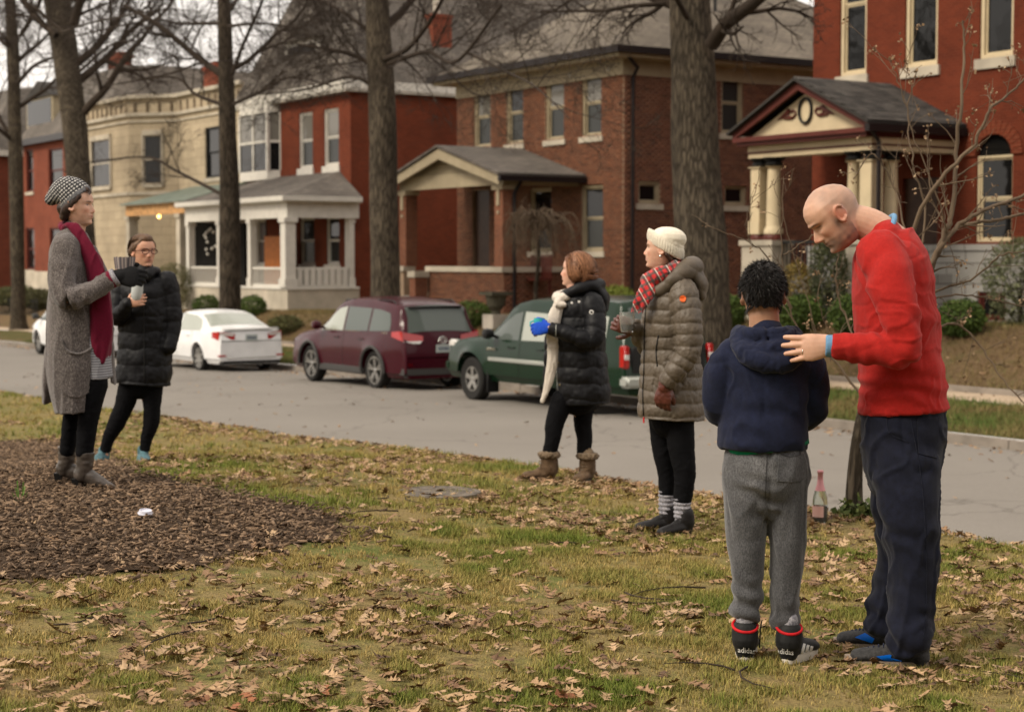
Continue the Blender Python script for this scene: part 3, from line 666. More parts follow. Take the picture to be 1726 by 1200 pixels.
mb.quad((cL, FV, zc_0), (cL, FV, ct), (cL, 44, ct), (cL, 44, zc_0)); mb.quad((cR, FV, zc_0), (cR, 44, zc_0), (cR, 44, ct), (cR, FV, ct)); mb.quad((cL, 44, zc_0), (cL, 44, ct), (cR, 44, ct), (cR, 44, zc_0)); mb.build('wall', M['brick_red2'], h4)
mb = MB(); wall(mb, pm('f', FV - .1), cL - .05, cR, zc_0, stz - .13, [BW]); mb.box(cL - .05, cR, FV - .14, FV - .002, stz - .13, stz); mb.build('stone_base', M['grey_stone'], h4)
for q in W4: window(h4, 'f', FV, q, M['cream'], M['limestone'], 'pane', 'pane', fw=.09, silldrop=.22)
window(h4, 'f', FV, AW, M['cream'], M['limestone'], 'pane', 'pane', fw=.05, sill=False); window(h4, 'f', FV - .1, BW, M['maroon'], M['limestone'], rail=False, sill=False)
d = MB(); m_ = (AW[0] + AW[1]) / 2; r_ = (AW[1] - AW[0]) / 2
arc = [(m_ + r_ * math.cos(t), AW[3] + .45 * math.sin(t)) for t in np.linspace(0, math.pi, 13)]
d.prism(arc, 1, FV + .08, FV + .12, 0); d.build('arched_pane', M['pane'], h4)
for i in range(15):   # voussoirs round the arched window
    t0, t1 = math.pi * i / 15 + .01, math.pi * (i + 1) / 15 - .01; ri, ro = 1.0, 1.0
    P_ = lambda t, k: (m_ + (r_ + k) * math.cos(t), AW[3] + (.45 + k) * math.sin(t))
    d = MB(); d.prism([P_(t0, 0), P_(t1, 0), P_(t1, .3), P_(t0, .3)], 1, FV - .05, FV + .1); d.build('voussoir', M['brick_red'], h4)
# fill the wall corners above the arch
d = MB()
for sg in (1, -1):
    cx_ = m_ + sg * r_
    pl = [(cx_, AW[3]), (cx_, AW[3] + .45)] + [(m_, AW[3] + .45)] + [(m_ + sg * r_ * math.cos(t), AW[3] + .45 * math.sin(t)) for t in np.linspace(math.pi / 2, 0, 7)][:-1]
    d.prism(pl, 1, FV + .005, FV + .07)
d.build('spandrel', M['brick_red2'], h4)
d = MB(); pbox(d, pm('f', FV), DRR[0], DRR[1], -.15, -.1, DRR[2] - .5, DRR[3]); d.build('door', M['door'], h4)
hiproof(cL - .5, cR + .5, FV - .5, 44.5, ct, 4).build('roof', M['roof_dark'], h4)
# porch of the deep red house
RV = 26.25; ga0, ga1 = onv(1232, 228, RV - .3)[0], onv(1462, 205, RV - .3)[0]
ca0, ca1 = onv(1260, 330, RV)[0], onv(1468, 330, RV)[0]
gl = onv(1462, 205, RV - .3)[1]; gap_ = onv(1335, 137, RV - .3)[1]; et = onv(1300, 238, RV)[1]; eb = onv(1300, 262, RV)[1]; cb = onv(1285, 397, RV)[1]; pb_ = onv(1285, 405, RV)[1]
print('porch4', ga0, ga1, ca0, ca1, gl, gap_, et, eb, cb, zc_0)
gm = (ga0 + ga1) / 2
d = MB(); d.box(ca0, ca1, RV, RV + .42, eb + .1, et); d.box(ca1 - .4, ca1, RV + .42, FV - .01, eb + .1, et); d.box(ca0, ca0 + .4, RV + .42, FV - .01, eb + .1, et); d.build('entablature', M['cream'], h4)
d = MB(); d.box(ca0 - .01, ca1 + .01, RV - .015, RV + .44, eb + .06, eb + .1); d.box(ca1 - .4, ca1 + .01, RV + .44, FV - .01, eb + .06, eb + .1); d.build('trim_band', M['maroon'], h4)
d = MB(); d.box(ca0 + .01, ca1 - .01, RV + .01, RV + .41, eb - .04, eb + .06); d.box(ca1 - .39, ca1 - .01, RV + .41, FV - .01, eb - .04, eb + .06); d.box(ca0 + .4, ca1 - .4, RV + .42, FV - .02, eb + .12, eb + .2); d.build('architrave', M['cream'], h4)
d = MB(); d.box(ga0 + .05, ga1 - .05, RV - .3, FV - .01, et, et + .1); d.build('cornice', M['maroon'], h4); d = MB(); d.box(ga0 + .12, ga1 - .12, RV - .22, FV - .01, et - .09, et - .001); d.build('bed_moulding', M['maroon'], h4)
rk = (gap_ - gl) / (gm - ga0)
d = MB(); w = ga1 - gm - .3; d.prism([(gm - w, et + .1), (gm + w, et + .1), (gm, et + .1 + w * rk)], 1, RV + .0, RV + .1); d.build('tympanum', M['cream'], h4)
d = MB()
for e in (ga0, ga1):
    d.slab([(gm, RV - .26, gap_ - .02), (e, RV - .26, gl - .02), (e, RV - .26, gl - .16), (gm, RV - .26, gap_ - .2)], (0, .08, 0))
d.build('raking_cornice', M['maroon'], h4)
d = MB()
for e in (ga0 - .08, ga1 + .08):
    zz = gl - .08 * rk; d.slab([(gm, RV - .38, gap_), (e, RV - .38, zz), (e, FV - .0, zz), (gm, FV - .0, gap_)], (0, 0, .06))
pr4 = d.build('porch_roof', M['roof_dark'], h4)
d = MB(); d.box(ga1 + .0, ga1 + .14, RV - .38, FV - .02, gl - .2, gl - .05); d.tube([(ga1, RV - .2, gl - .15), (ca1 + .12, RV + .1, et - .2), (ca1 + .12, RV + .1, zc_0)], .05, 8); d.build('porch_gutter', M['darkgutter'], h4)
# single shingles on the visible right slope
sl = math.hypot(ga1 + .08 - gm, gap_ - (gl - .08 * rk)); ang = math.atan(rk); rows = int(sl / .17); me_s = None
so = h4['so']
for i in range(rows):
    t = (i + .5) / rows; off = .15 if i % 2 else 0; y = RV - .38 + off * .5
    while y < FV - .05:
        wd = .27
        if me_s is None:
            b = MB(); b.box(-.105, .1, .004, wd - .004, -.004, .012); o = b.build('shingle', M['shingle'], pr4, org=(0, 0, 0)); me_s = o.data
        else: o = newobj('shingle', me_s, pr4)
        x = gm + t * sl * math.cos(ang); z = gap_ - t * sl * math.sin(ang) + .07 + random.uniform(0, .006)
        o.location = (x - so[0], y - so[1], z - so[2]); o.rotation_euler = (0, ang - .06, 0); y += wd
d = MB()   # wreath ring and scroll ornaments
zc = et + .1 + (gap_ - et) * .40; rr_ = .25
ring = [(gm + .2 * math.cos(t), RV - .04, zc + .27 * math.sin(t)) for t in np.linspace(0, 2 * math.pi, 25)]; d.tube(ring, .032, 8); d.build('wreath', M['iron'], h4)
for sg in (-1, 1):
    d = MB(); x0 = gm + sg * .42
    sp = [(x0 + sg * (.02 + .07 * t) * math.cos(t * 2.2) * .8, RV - .03, zc - .02 + (.03 + .03 * t) * math.sin(t * 2.2)) for t in np.linspace(0, 3, 16)]; d.tube(sp, .024, 6)
    d.tube([(x0 + sg * .1, RV - .03, zc + .04), (x0 + sg * .25, RV - .03, zc - .05), (x0 + sg * .48, RV - .03, zc - .14)], [.06, .045, .012], 6); d.tube([(x0, RV - .03, zc - .13), (x0 + sg * .3, RV - .03, zc - .13)], [.035, .02], 6); d.build('scroll_ornament', M['maroon'], h4)
def pedestal(x0, x1, y0, y1):
    d = MB(); d.box(x0, x1, y0, y1, zc_0 - .1, pb_ - .12); d.box(x0 - .05, x1 + .05, y0 - .05, y1 + .05, pb_ - .12, pb_); d.build('pedestal', M['limestone'], h4)
pedestal(ca0 - .1, ca0 + .95, RV - .08, RV + .5); pedestal(ca1 - .95, ca1 + .1, RV - .08, RV + 1.1)
capm = M['iron']
def col4(x, y, r, sq=False):
    column(h4, x, y, pb_ + .14, eb - .24, r, M['cream'], sq, cap=.02)
    d = MB(); d.lathe([(r * 1.4, 0), (r * 1.45, .06), (r * 1.2, .14)], (x, y, pb_), 14); d.build('column_base', M['maroon'], h4)
    d = MB(); d.lathe([(r * .9, 0), (r * 1.35, .05), (r * 1.0, .1), (r * 1.5, .17), (r * 1.6, .2)], (x, y, eb - .24), 10); d.build('capital', capm, h4)
col4(ca0 + .2, RV + .2, .15, True); col4(ca0 + .68, RV + .2, .17); col4(ca1 - .72, RV + .2, .15); col4(ca1 - .2, RV + .2, .17, True); col4(ca1 - .2, RV + .78, .15)
d = MB(); d.box(ca0, ca1, RV + .5, FV - .02, zc_0 - .1, pb_ - .75); d.build('porch_floor', M['grey_stone'], h4)
d = MB(); d.bar((ca0 + .95, RV + .2, pb_ - .05), (ca1 - .95, RV + .2, pb_ - .05), .08, .06); rl4 = d.build('porch_railing', M['iron'], h4)
for i in range(16):
    x = ca0 + 1.0 + i * (ca1 - ca0 - 2.0) / 15; d = MB(); d.box(x - .012, x + .012, RV + .19, RV + .21, pb_ - .75, pb_ - .08); d.build('baluster', M['iron'], rl4)
# ---------------------------------------------------------------- cream stone house
eL, eR = onv(178, 250, FV)[0], bL - .15; ze0 = zt((eL + eR) / 2) - .1; em = onv(300, 250, FV)[0]
h1 = sthing('stone_house', 'cream stone house with arcaded parapet and round front bay, left', 'house', (eL + eR) / 2, FV, ze0)
zet = onv(345, 152, FV)[1]; print('H1', eL, eR, em, ze0, zet)
EW = hole('f', FV, 346, 214, 372, 300)
mb = MB(); wall(mb, pm('f', FV), em, eR, ze0, zet, [EW]); mb.quad((eR, FV, ze0), (eR, 40, ze0), (eR, 40, zet), (eR, FV, zet)); mb.quad((eL, FV, ze0), (eL, FV, zet), (eL, 40, zet), (eL, 40, ze0)); mb.quad((eL, 40, ze0), (eL, 40, zet), (eR, 40, zet), (eR, 40, ze0))
mb.quad((eL, FV, zet - .3), (eR, FV, zet - .3), (eR, 40, zet - .3), (eL, 40, zet - .3)); mb.build('wall', M['stone_block'], h1)
window(h1, 'f', FV, EW, M['iron'], M['limestone'], 'pane', 'pane')
# angled bay
y1 = FV - 1.5; bp = [(eL + .02, FV), (eL + 1.7, y1), (em - 1.9, y1), (em - .05, FV)]; mb = MB()
for i in range(3): mb.quad((*bp[i], ze0), (*bp[i + 1], ze0), (*bp[i + 1], zet), (*bp[i], zet))
mb.prism(bp, 2, zet - .3, zet - .25); mb.build('bay_wall', M['stone_block'], h1)
def baywin(i, t0, t1, za, zb, mtl='pane'):
    p, q = Vector((*bp[i], 0)), Vector((*bp[i + 1], 0)); n = (q - p).normalized().cross(Vector((0, 0, 1))) ; 
    if n.y > 0: n = -n
    A, B = p.lerp(q, t0), p.lerp(q, t1); zm = (za + zb) / 2; d = MB()
    for X in (A, B): d.bar(X + n * .03 + Vector((0, 0, za - .15)), X + n * .03 + Vector((0, 0, zb + .1)), .12, .12)
    for zz, hh in ((zb + .15, .22), (za - .12, .16), (zm, .06)): d.bar(A + n * (.05 if hh > .1 else .02) + Vector((0, 0, zz)), B + n * (.05 if hh > .1 else .02) + Vector((0, 0, zz)), .14 if hh > .1 else .05, hh)
    w = d.build('window', M['limestone'], h1); g = MB()
    g.quad(A + n * .012 + Vector((0, 0, za)), B + n * .012 + Vector((0, 0, za)), B + n * .012 + Vector((0, 0, zb)), A + n * .012 + Vector((0, 0, zb))); g.build('pane', M[mtl], w)
wz0, wz1 = onv(249, 306, y1)[1], onv(249, 226, y1)[1]; lz0, lz1 = onv(249, 455, y1)[1], onv(249, 372, y1)[1]
baywin(1, .14, .6, wz0, wz1); baywin(0, .25, .62, wz0, wz1); baywin(2, .3, .7, wz0, wz1); baywin(0, .25, .62, lz0, lz1)
for zz, hh, pr_ in ((zet, .16, .16), (onv(249, 188, y1)[1], .14, .1), (onv(249, 200, y1)[1], .08, .06), (wz0 - .45, .14, .06)):
    d = MB()
    for i in range(3): d.bar((bp[i][0], bp[i][1] - pr_ / 2, zz), (bp[i + 1][0], bp[i + 1][1] - pr_ / 2, zz), pr_ + .05, hh)
    d.box(em - .05, eR, FV - pr_, FV - .004, zz - hh / 2, zz + hh / 2)
    d.build('cornice', M['limestone'], h1)
az = onv(249, 175, y1)[1]; M['niche'] = mat('shaded_niche', (.16, .12, .08), .9)  # recess shade of the niches painted as a darker stone colour
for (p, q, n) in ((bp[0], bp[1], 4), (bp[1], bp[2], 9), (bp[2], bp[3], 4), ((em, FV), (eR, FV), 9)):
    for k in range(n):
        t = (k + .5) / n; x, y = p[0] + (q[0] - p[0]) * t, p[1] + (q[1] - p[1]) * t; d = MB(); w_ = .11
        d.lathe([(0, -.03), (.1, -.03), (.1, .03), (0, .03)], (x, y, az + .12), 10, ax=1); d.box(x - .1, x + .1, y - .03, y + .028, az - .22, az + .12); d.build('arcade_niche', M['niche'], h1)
for px_, py_, w_ in ((181, 92, 1.7), (343, 108, 1.4)):
    x0, zt2 = onv(px_, py_, FV + 3); x1 = x0 + w_; d = MB()
    d.box(x0, x1, FV + 3, FV + 3.7, zet - .3, zt2); d.box(x0 - .08, x1 + .08, FV + 2.92, FV + 3.78, zt2 - .35, zt2 - .15); d.build('chimney', M['brick_dark'], h1)
# porch of the stone house
SV = 26.4; sa0, sa1 = onv(212, 380, SV)[0], qa0 - .4; sz1 = onv(230, 346, SV)[1]; sz0 = onv(230, 364, SV)[1]
d = MB(); d.box(sa0, sa1, SV, SV + .12, sz0, sz1); d.build('porch_fascia', M['orange_wood'], h1)
d = MB(); d.slab([(sa0 - .2, SV - .2, sz1), (sa1 + .1, SV - .2, sz1), (sa1 + .1, FV - .01, sz1 + .75), (sa0 + 1.4, FV - .01, sz1 + .75)], (0, 0, .06)); d.build('porch_roof', M['metalroof'], h1)
for x in (sa0 + .2, onv(300, 400, SV)[0]): column(h1, x, SV + .2, ze0 + .5, sz0, .2, M['limestone'], sq=True)
d = MB(); d.box(sa0, sa1, SV + .1, FV - .01, ze0 - .1, ze0 + .5); d.build('porch_base', M['limestone'], h1)
d = MB(); d.box(sa0 + .6, sa1, FV - .12, FV - .02, ze0 + .5, sz0); d.build('porch_shade_panel', M['interior'], h1)  # near-black panel stands for the shade under the porch
M['bulb'] = NB('lit_bulb').mat; nb_ = M['bulb'].node_tree.nodes[0]; nb_.inputs['Emission Color'].default_value = (1, .5, .12, 1); nb_.inputs['Emission Strength'].default_value = 4
q = onv(268, 365, SV + .1); lp = sthing('porch_lamp', 'small lit yellow bulb hanging under the stone house porch', 'lamp', q[0], SV + .1, q[1])
d = MB(); d.lathe([(0, -.09), (.06, -.06), (.075, 0), (.05, .06), (0, .08)], (q[0], SV + .1, q[1]), 10); d.build('bulb', M['bulb'], lp, smooth=True)
d = MB(); d.lathe([(.05, 0), (.05, .09), (.01, .1), (.01, .3)], (q[0], SV + .1, q[1] + .07), 8); d.build('fitting', M['iron'], lp)
# ---------------------------------------------------------------- far left red houses
fL, fR = onv(40, 300, FV)[0], eL - .1; zf0 = zt((fL + fR) / 2) - .3; zft = onv(110, 235, FV)[1]
h0 = sthing('far_red_house', 'old red brick house with slate roof and dormer, behind the two left women', 'house', (fL + fR) / 2, FV, zf0)
HH = [hole('f', FV, x0, y0, x1, y1) for x0, y0, x1, y1 in ((44, 252, 56, 324), (82, 250, 106, 324), (44, 384, 58, 455), (84, 384, 108, 455))]
sbz = onv(90, 458, FV)[1]
mb = MB(); wall(mb, pm('f', FV), fL, fR, sbz, zft, HH); mb.quad((fR, FV, zf0), (fR, 40, zf0), (fR, 40, zft), (fR, FV, zft)); mb.quad((fL, FV, zf0), (fL, FV, zft), (fL, 40, zft), (fL, 40, zf0)); mb.quad((fL, 40, zf0), (fL, 40, zft), (fR, 40, zft), (fR, 40, zf0)); mb.build('wall', M['brick_dark'], h0)
mb = MB(); mb.box(fL - .03, fR, FV - .12, FV - .003, zf0, sbz); mb.build('stone_base', M['limestone'], h0)
for q in HH: window(h0, 'f', FV, q, M['maroon'], M['limestone'], 'pane', 'pane')
d = MB(); eave(d, fL - .3, fR + .05, FV - .35, 40.2, zft - .02, .32, .15); d.build('gutter', M['darkgutter'], h0)
rz = zft + .25; rt = onv(140, 130, FV + 2)[1]; mansard(fL - .25, fR, FV - .3, 40.1, rz, rt - rz, 2.2, .6).build('roof', M['roof_grey'], h0)
q = hole('f', FV + .4, 48, 166, 92, 215); d = MB(); d.box(q[0], q[1], FV + .3, FV + 2.2, q[2], q[3]); dm = d.build('dormer', M['tan'], h0)
m_ = (q[0] + q[1]) / 2; d = MB(); d.prism([(q[0] - .2, q[3]), (q[1] + .2, q[3]), (m_, q[3] + .9)], 1, FV + .2, FV + 2.3); d.build('dormer_roof', M['roof_dark'], dm)
d = MB(); d.box(q[0] + .2, q[1] - .2, FV + .27, FV + .31, q[2] + .15, q[3] - .1); d.build('pane', M['pane'], dm)
# the next one, cut by the left edge of the photo
gR = fL - 2.5; gL = gR - 10; zg0 = zt(gR - 5) - .3; zgt = onv(10, 258, FV - 1)[1]
hm = sthing('corner_red_house', 'dark red brick house cut off by the left edge of the photo', 'house', (gR + gL) / 2, FV, zg0)
gw = [(gR - 2.4 - 3 * k, gR - 1.4 - 3 * k, z_, z_ + 2.0) for k in range(3) for z_ in (zg0 + 1.3, zg0 + 4.6)]
mb = MB(); wall(mb, pm('f', FV - 1), gL, gR, zg0, zgt, gw); mb.quad((gR, FV - 1, zg0), (gR, 40, zg0), (gR, 40, zgt), (gR, FV - 1, zgt)); mb.quad((gL, FV - 1, zg0), (gL, FV - 1, zgt), (gL, 40, zgt), (gL, 40, zg0)); mb.quad((gL, 40, zg0), (gL, 40, zgt), (gR, 40, zgt), (gR, 40, zg0)); mb.build('wall', M['brick_dark'], hm)
for q in gw: window(hm, 'f', FV - 1, q, M['white'], M['limestone'], 'pane', 'pane')
d = MB(); eave(d, gL - .3, gR + .3, FV - 1.35, 40.2, zgt - .02, .3, .15); d.build('gutter', M['white'], hm)
mansard(gL - .25, gR + .25, FV - 1.3, 40.1, zgt + .25, 3.6, 2.0, .6).build('roof', M['roof_grey'], hm)
# ================================================================ trees and shrubs
def barkmat(name, c1, c2, sc=(14, 14, 2.2), b=.9):
    m = NB(name); v = m.coord('Object', sc); vo = m.n('ShaderNodeTexVoronoi', feature='DISTANCE_TO_EDGE'); vo.inputs['Scale'].default_value = 1.0; wv = m.n('ShaderNodeVectorMath', operation='ADD'); nn = m.n('ShaderNodeTexNoise'); nn.inputs['Scale'].default_value = 1.6; nn.inputs['Detail'].default_value = 4; m.l(v, nn.inputs['Vector']); m.l(m.coord('Object', (17, 17, 2.6)), wv.inputs[0]); m.l(nn.outputs[1], wv.inputs[1]); m.l(wv.outputs[0], vo.inputs['Vector']); n = m.math('ADD', m.math('MULTIPLY', m.noise(v, 1.0, 6, .7, 1.2), .5), m.math('MULTIPLY', m.ramp(vo.outputs[0], [(0, 0.0), (.22, 1.0)]), .32)); n2 = m.noise(m.coord(), 1.4, 4)
    c = m.ramp(n, [(.3, c1), (.66, c2)]); m.set(Base_Color=m.mix(1.0, c, m.ramp(n2, [(.3, .7), (.7, 1.3)]), 'MULTIPLY'), Roughness=.95, Specular_IOR_Level=.15)
    m.bump(n, b, .05); return m.mat
M['bark'] = barkmat('grey_brown_bark', (.034, .027, .019), (.115, .092, .066)); M['bark_dark'] = barkmat('dark_bark', (.022, .017, .012), (.09, .07, .05))
M['twig'] = mat('twigs', (.035, .025, .018), .9, var=(3, .3)); M['twig_pale'] = mat('pale_twigs', (.12, .085, .056), .9, var=(3, .3))
def tube_v(pts, rad, n):
    P = np.asarray(pts, float); m = len(P); T = np.empty_like(P); T[1:-1] = P[2:] - P[:-2]; T[0] = P[1] - P[0]; T[-1] = P[-1] - P[-2]
    T /= np.maximum(np.sqrt((T * T).sum(1, keepdims=True)), 1e-9); ref = np.array([.31, .22, .92]) if abs(T[:, 2]).mean() < .7 else np.array([.9, .3, .2])
    X = ref - T * (T @ ref)[:, None]; X /= np.maximum(np.sqrt((X * X).sum(1, keepdims=True)), 1e-6); Y = np.cross(T, X)
    th = np.arange(n) * (2 * math.pi / n); r = np.asarray(rad, float)[:, None, None]
    return (P[:, None] + (X[:, None] * np.cos(th)[None, :, None] + Y[:, None] * np.sin(th)[None, :, None]) * r).reshape(-1, 3)
class Br:
    """fast collector of tapered branch tubes; thin twigs are batched"""
    def __init__(s): s.V = []; s.F = []; s.n = 0; s.q = {}
    def tube(s, pts, rad, k):
        if len(pts) < 7 and k < 6: s.q.setdefault((len(pts), k), []).append((pts, rad)); return
        V = tube_v(pts, rad, k); m = len(pts); i = np.arange(m * k).reshape(m, k); j = np.roll(i, -1, 1)
        s.F.append(np.stack([i[:-1], j[:-1], j[1:], i[1:]], -1).reshape(-1, 4) + s.n); s.V.append(V); s.n += len(V)
    def flush(s):
        for (m, k), L_ in s.q.items():
            P = np.array([p for p, _ in L_], float); r = np.array([x for _, x in L_], float); T = np.empty_like(P); T[:, 1:-1] = P[:, 2:] - P[:, :-2]; T[:, 0] = P[:, 1] - P[:, 0]; T[:, -1] = P[:, -1] - P[:, -2]
            T /= np.maximum(np.linalg.norm(T, axis=2, keepdims=True), 1e-9); ref = np.where(np.abs(T[:, :, 2]).mean(1)[:, None] < .7, [[.31, .22, .92]], [[.9, .3, .2]])[:, None]
            X = ref - T * (T * ref).sum(2, keepdims=True); X /= np.maximum(np.linalg.norm(X, axis=2, keepdims=True), 1e-6); Y = np.cross(T, X); th = np.arange(k) * (2 * math.pi / k)
            V = P[:, :, None] + (X[:, :, None] * np.cos(th)[:, None] + Y[:, :, None] * np.sin(th)[:, None]) * r[:, :, None, None]
            i = np.arange(m * k).reshape(m, k); j = np.roll(i, -1, 1); f = np.stack([i[:-1], j[:-1], j[1:], i[1:]], -1).reshape(-1, 4); B = len(P)
            s.F.append((np.arange(B)[:, None, None] * (m * k) + f[None]).reshape(-1, 4) + s.n); s.V.append(V.reshape(-1, 3)); s.n += B * m * k
        s.q = {}
    def build(s, name, mtl, parent, org):
        s.flush(); return npmesh(name, np.concatenate(s.V) - np.array(tuple(org)), np.concatenate(s.F), mtl, parent, smooth=True)
def _cr(a, b): return np.array((a[1] * b[2] - a[2] * b[1], a[2] * b[0] - a[0] * b[2], a[0] * b[1] - a[1] * b[0]))
def _un(v): return v / max(math.sqrt(v[0] * v[0] + v[1] * v[1] + v[2] * v[2]), 1e-9)
def grow(br, p, d, L_, r, lev, rg, up=.15, wig=.25, kids=(5, 5, 5), spread=.9, minr=.004, droop=0.0):
    n = max(4, int(L_ / .35)) if lev < 2 else (4 if lev == 2 else 3); n = min(n, 12)
    pts = [np.array(p, float)]; dd = _un(np.array(d, float)); seg = L_ / n; dirs = [dd]; W = rg.normal(0, wig * .6, (n, 3)); W[:, 2] += up * .35
    for i in range(n): dd = _un(dd + W[i]); pts.append(pts[-1] + dd * seg); dirs.append(dd)
    rad = np.linspace(r, max(r * .28, minr * .7), n + 1); br.tube(pts, rad, 7 if lev == 0 else (5 if lev == 1 else 3))
    if lev >= len(kids): return
    K = kids[lev]; Rn = rg.random((K, 4)); An = rg.normal(0, 1, (K, 3))
    for k in range(K):
        t = .22 + .76 * (k + Rn[k, 0]) / K; i = min(int(t * n), n - 1); f = t * n - i; q = pts[i] * (1 - f) + pts[i + 1] * f
        ax = _un(_cr(dirs[i], An[k])); dn = _un(dirs[i] * (1 - .35 * spread) + ax * (spread * (.6 + .5 * Rn[k, 1])))
        grow(br, q, dn, L_ * (.62 - .22 * t) * (.7 + .5 * Rn[k, 2]), max(rad[i] * (.5 + .15 * Rn[k, 3]), minr), lev + 1, rg, up, wig * 1.1, kids, spread, minr, droop)
def trunk_mesh(name, pts, rad, mtl, parent, org, flare=1.5, seed=1, k=40, lump=.07):
    n = max(30, int(np.linalg.norm(np.array(pts[-1]) - np.array(pts[0])) / .09)); P = catmull(pts, n); rr = np.interp(np.linspace(0, 1, n), np.linspace(0, 1, len(rad)), rad)
    h = P[:, 2] - P[0, 2]; rr = rr * (1 + (flare - 1) * np.exp(-np.maximum(h, 0) / .35)); V, F = tube_np(P, rr, k, False)
    V = V.reshape(n, k, 3); th = np.linspace(0, 2 * math.pi, k, endpoint=False); c = P[:, None, :]
    lob = 1 + (.06 * np.sin(th * 5 + seed)[None] + .05 * np.sin(th * 3 + 2 * seed)[None]) * np.exp(-np.maximum(h, 0) / .6)[:, None]
    q = np.stack([np.broadcast_to(np.cos(th) * 1.6, (n, k)), np.broadcast_to(np.sin(th) * 1.6, (n, k)), np.broadcast_to((h * .8)[:, None], (n, k))], -1).reshape(-1, 3)
    q2 = q * np.array([5, 5, 1.2]); nn = (1 + lump * vnoise(q, 1.2, seed * 3.1) + .028 * np.abs(vnoise(q2, 1.7, seed)) ).reshape(n, k)
    V = c + (V - c) * (lob * nn)[..., None]; i = np.arange(n * k).reshape(n, k); j = np.roll(i, -1, 1)
    F = np.stack([i[:-1], j[:-1], j[1:], i[1:]], -1).reshape(-1, 4)
    return npmesh(name, V.reshape(-1, 3) - np.array(tuple(org)), F, mtl, parent, smooth=True), P, rr
def big_tree(label, tpx, v, widths, topn=5, seed=1, limbs=(), auto=7, group=None, kids=(6, 6, 5, 4), top=9, L0=5.5, low=4.0, bark='bark', name='tree'):
    """tpx: measured picture points up the trunk; the stem stands on the verge at street depth v and rises past the frame"""
    pts = []
    for px, py in tpx: a, z = onv(px, py, v); pts.append(np.array(S2W(a, v, z)))
    base = pts[0].copy(); g = gz(base[0], base[1]); d0 = unit(pts[1] - pts[0]); base = base + d0 * ((g - base[2] - .08) / d0[2]); pts = [base] + pts
    dirn = unit(pts[-1] - pts[-2]); zt_ = pts[-1][2]
    for k in range(1, 4): pts.append(pts[-1] + (unit(dirn + np.array([.05 * math.sin(seed + k), .05 * math.cos(seed * 2 + k), .3]))) * (top - zt_) / 3)
    t = thing(name, label, 'tree', tuple(base), 0, group); rg = np.random.default_rng(seed)
    o, P, rr = trunk_mesh('trunk', pts, list(widths) + [widths[-1] * .75, widths[-1] * .5, widths[-1] * .3], M[bark], t, base, seed=seed)
    br = Br()
    for L in limbs:   # measured limbs: picture points, depths and radii
        q = [];
        for (px, py, vv) in L[0]: a, z = onv(px, py, vv); q.append(np.array(S2W(a, vv, z)))
        C = catmull(q, 14); rad = np.linspace(L[1], L[2], 14); br.tube(C, rad, 8); nk = int(L[3] * 1.15)
        for k in range(nk):
            i = 2 + int((k + rg.random()) * 11 / nk); i = min(i, 12); dd = unit(C[i + 1] - C[i]); ax = unit(np.cross(dd, rg.normal(0, 1, 3)))
            grow(br, C[i], unit(dd * .7 + ax * .7 + np.array([0, 0, .1])), 1.3 + 1.2 * rg.random(), max(rad[i] * .45, .012), 1, rg, up=.12, kids=kids, wig=.22, minr=.0045)
    zz = P[:, 2] - P[0, 2]
    for k in range(auto):
        h = low + (zz[-1] - low) * (k + rg.random() * .8) / auto; i = int(np.argmin(abs(zz - h))); th = rg.random() * 6.28 + k * 2.4
        grow(br, P[i], np.array([math.cos(th), math.sin(th), .45 + .35 * rg.random()]), L0 * (.8 + .4 * rg.random()) * (1 - .4 * k / auto), rr[i] * .38, 0, rg, kids=kids, up=.12, wig=.2, minr=.0055)
    br.build('crown', M['twig'], t, base); return t
TV = 19.6
trees = 'bare trees along the far kerb'
T5 = big_tree('massive bare tree trunk behind the white-hatted woman, biggest of the row', [(1187, 560), (1180, 400), (1172, 250), (1168, 120), (1163, 0)], TV, [.5, .485, .46, .42, .4, .36], seed=5, auto=5, low=7.5, top=12, group=trees,
    limbs=[([(1200, 75, TV), (1225, 40, TV - .1), (1262, 12, TV - .3), (1300, -20, TV - .6)], .14, .1, 5), ([(1150, 12, TV), (1110, -2, TV - .2), (1060, -18, TV - .5), (960, -20, TV - 1)], .13, .06, 8),
           ([(1158, 30, TV - .3), (1120, -30, TV - 1.2), (1070, -40, TV - 2), (1000, -10, TV - 3.)], .05, .02, 8)])
T4 = big_tree('tall straight bare tree between the maroon SUV and the tan gabled porch', [(649, 490), (646, 330), (645, 200), (640, 100), (636, 0)], TV, [.34, .335, .33, .32, .3, .26], seed=4, auto=5, low=7.5, top=12, group=trees, L0=4.5,
    limbs=[([(640, 118, TV), (600, 95, TV - .3), (560, 85, TV - .8), (500, 75, TV - 1.4)], .07, .03, 8), ([(650, 100, TV), (690, 80, TV - .3), (735, 20, TV - .8), (760, -40, TV - 1.2)], .07, .03, 8),
           ([(655, 108, TV), (720, 88, TV - .4), (770, 104, TV - .8), (845, 10, TV - 1.4)], .055, .03, 9), ([(632, 60, TV), (560, 10, TV), (500, -10, TV + .5)], .06, .03, 8), ([(636, 150, TV), (590, 130, TV - .6), (520, 150, TV - 1), (440, 160, TV - 1.5)], .05, .015, 9),
           ([(790, 90, TV - .8), (850, 120, TV - 1.4), (900, 145, TV - 2), (960, 200, TV - 2.4)], .035, .01, 6)])
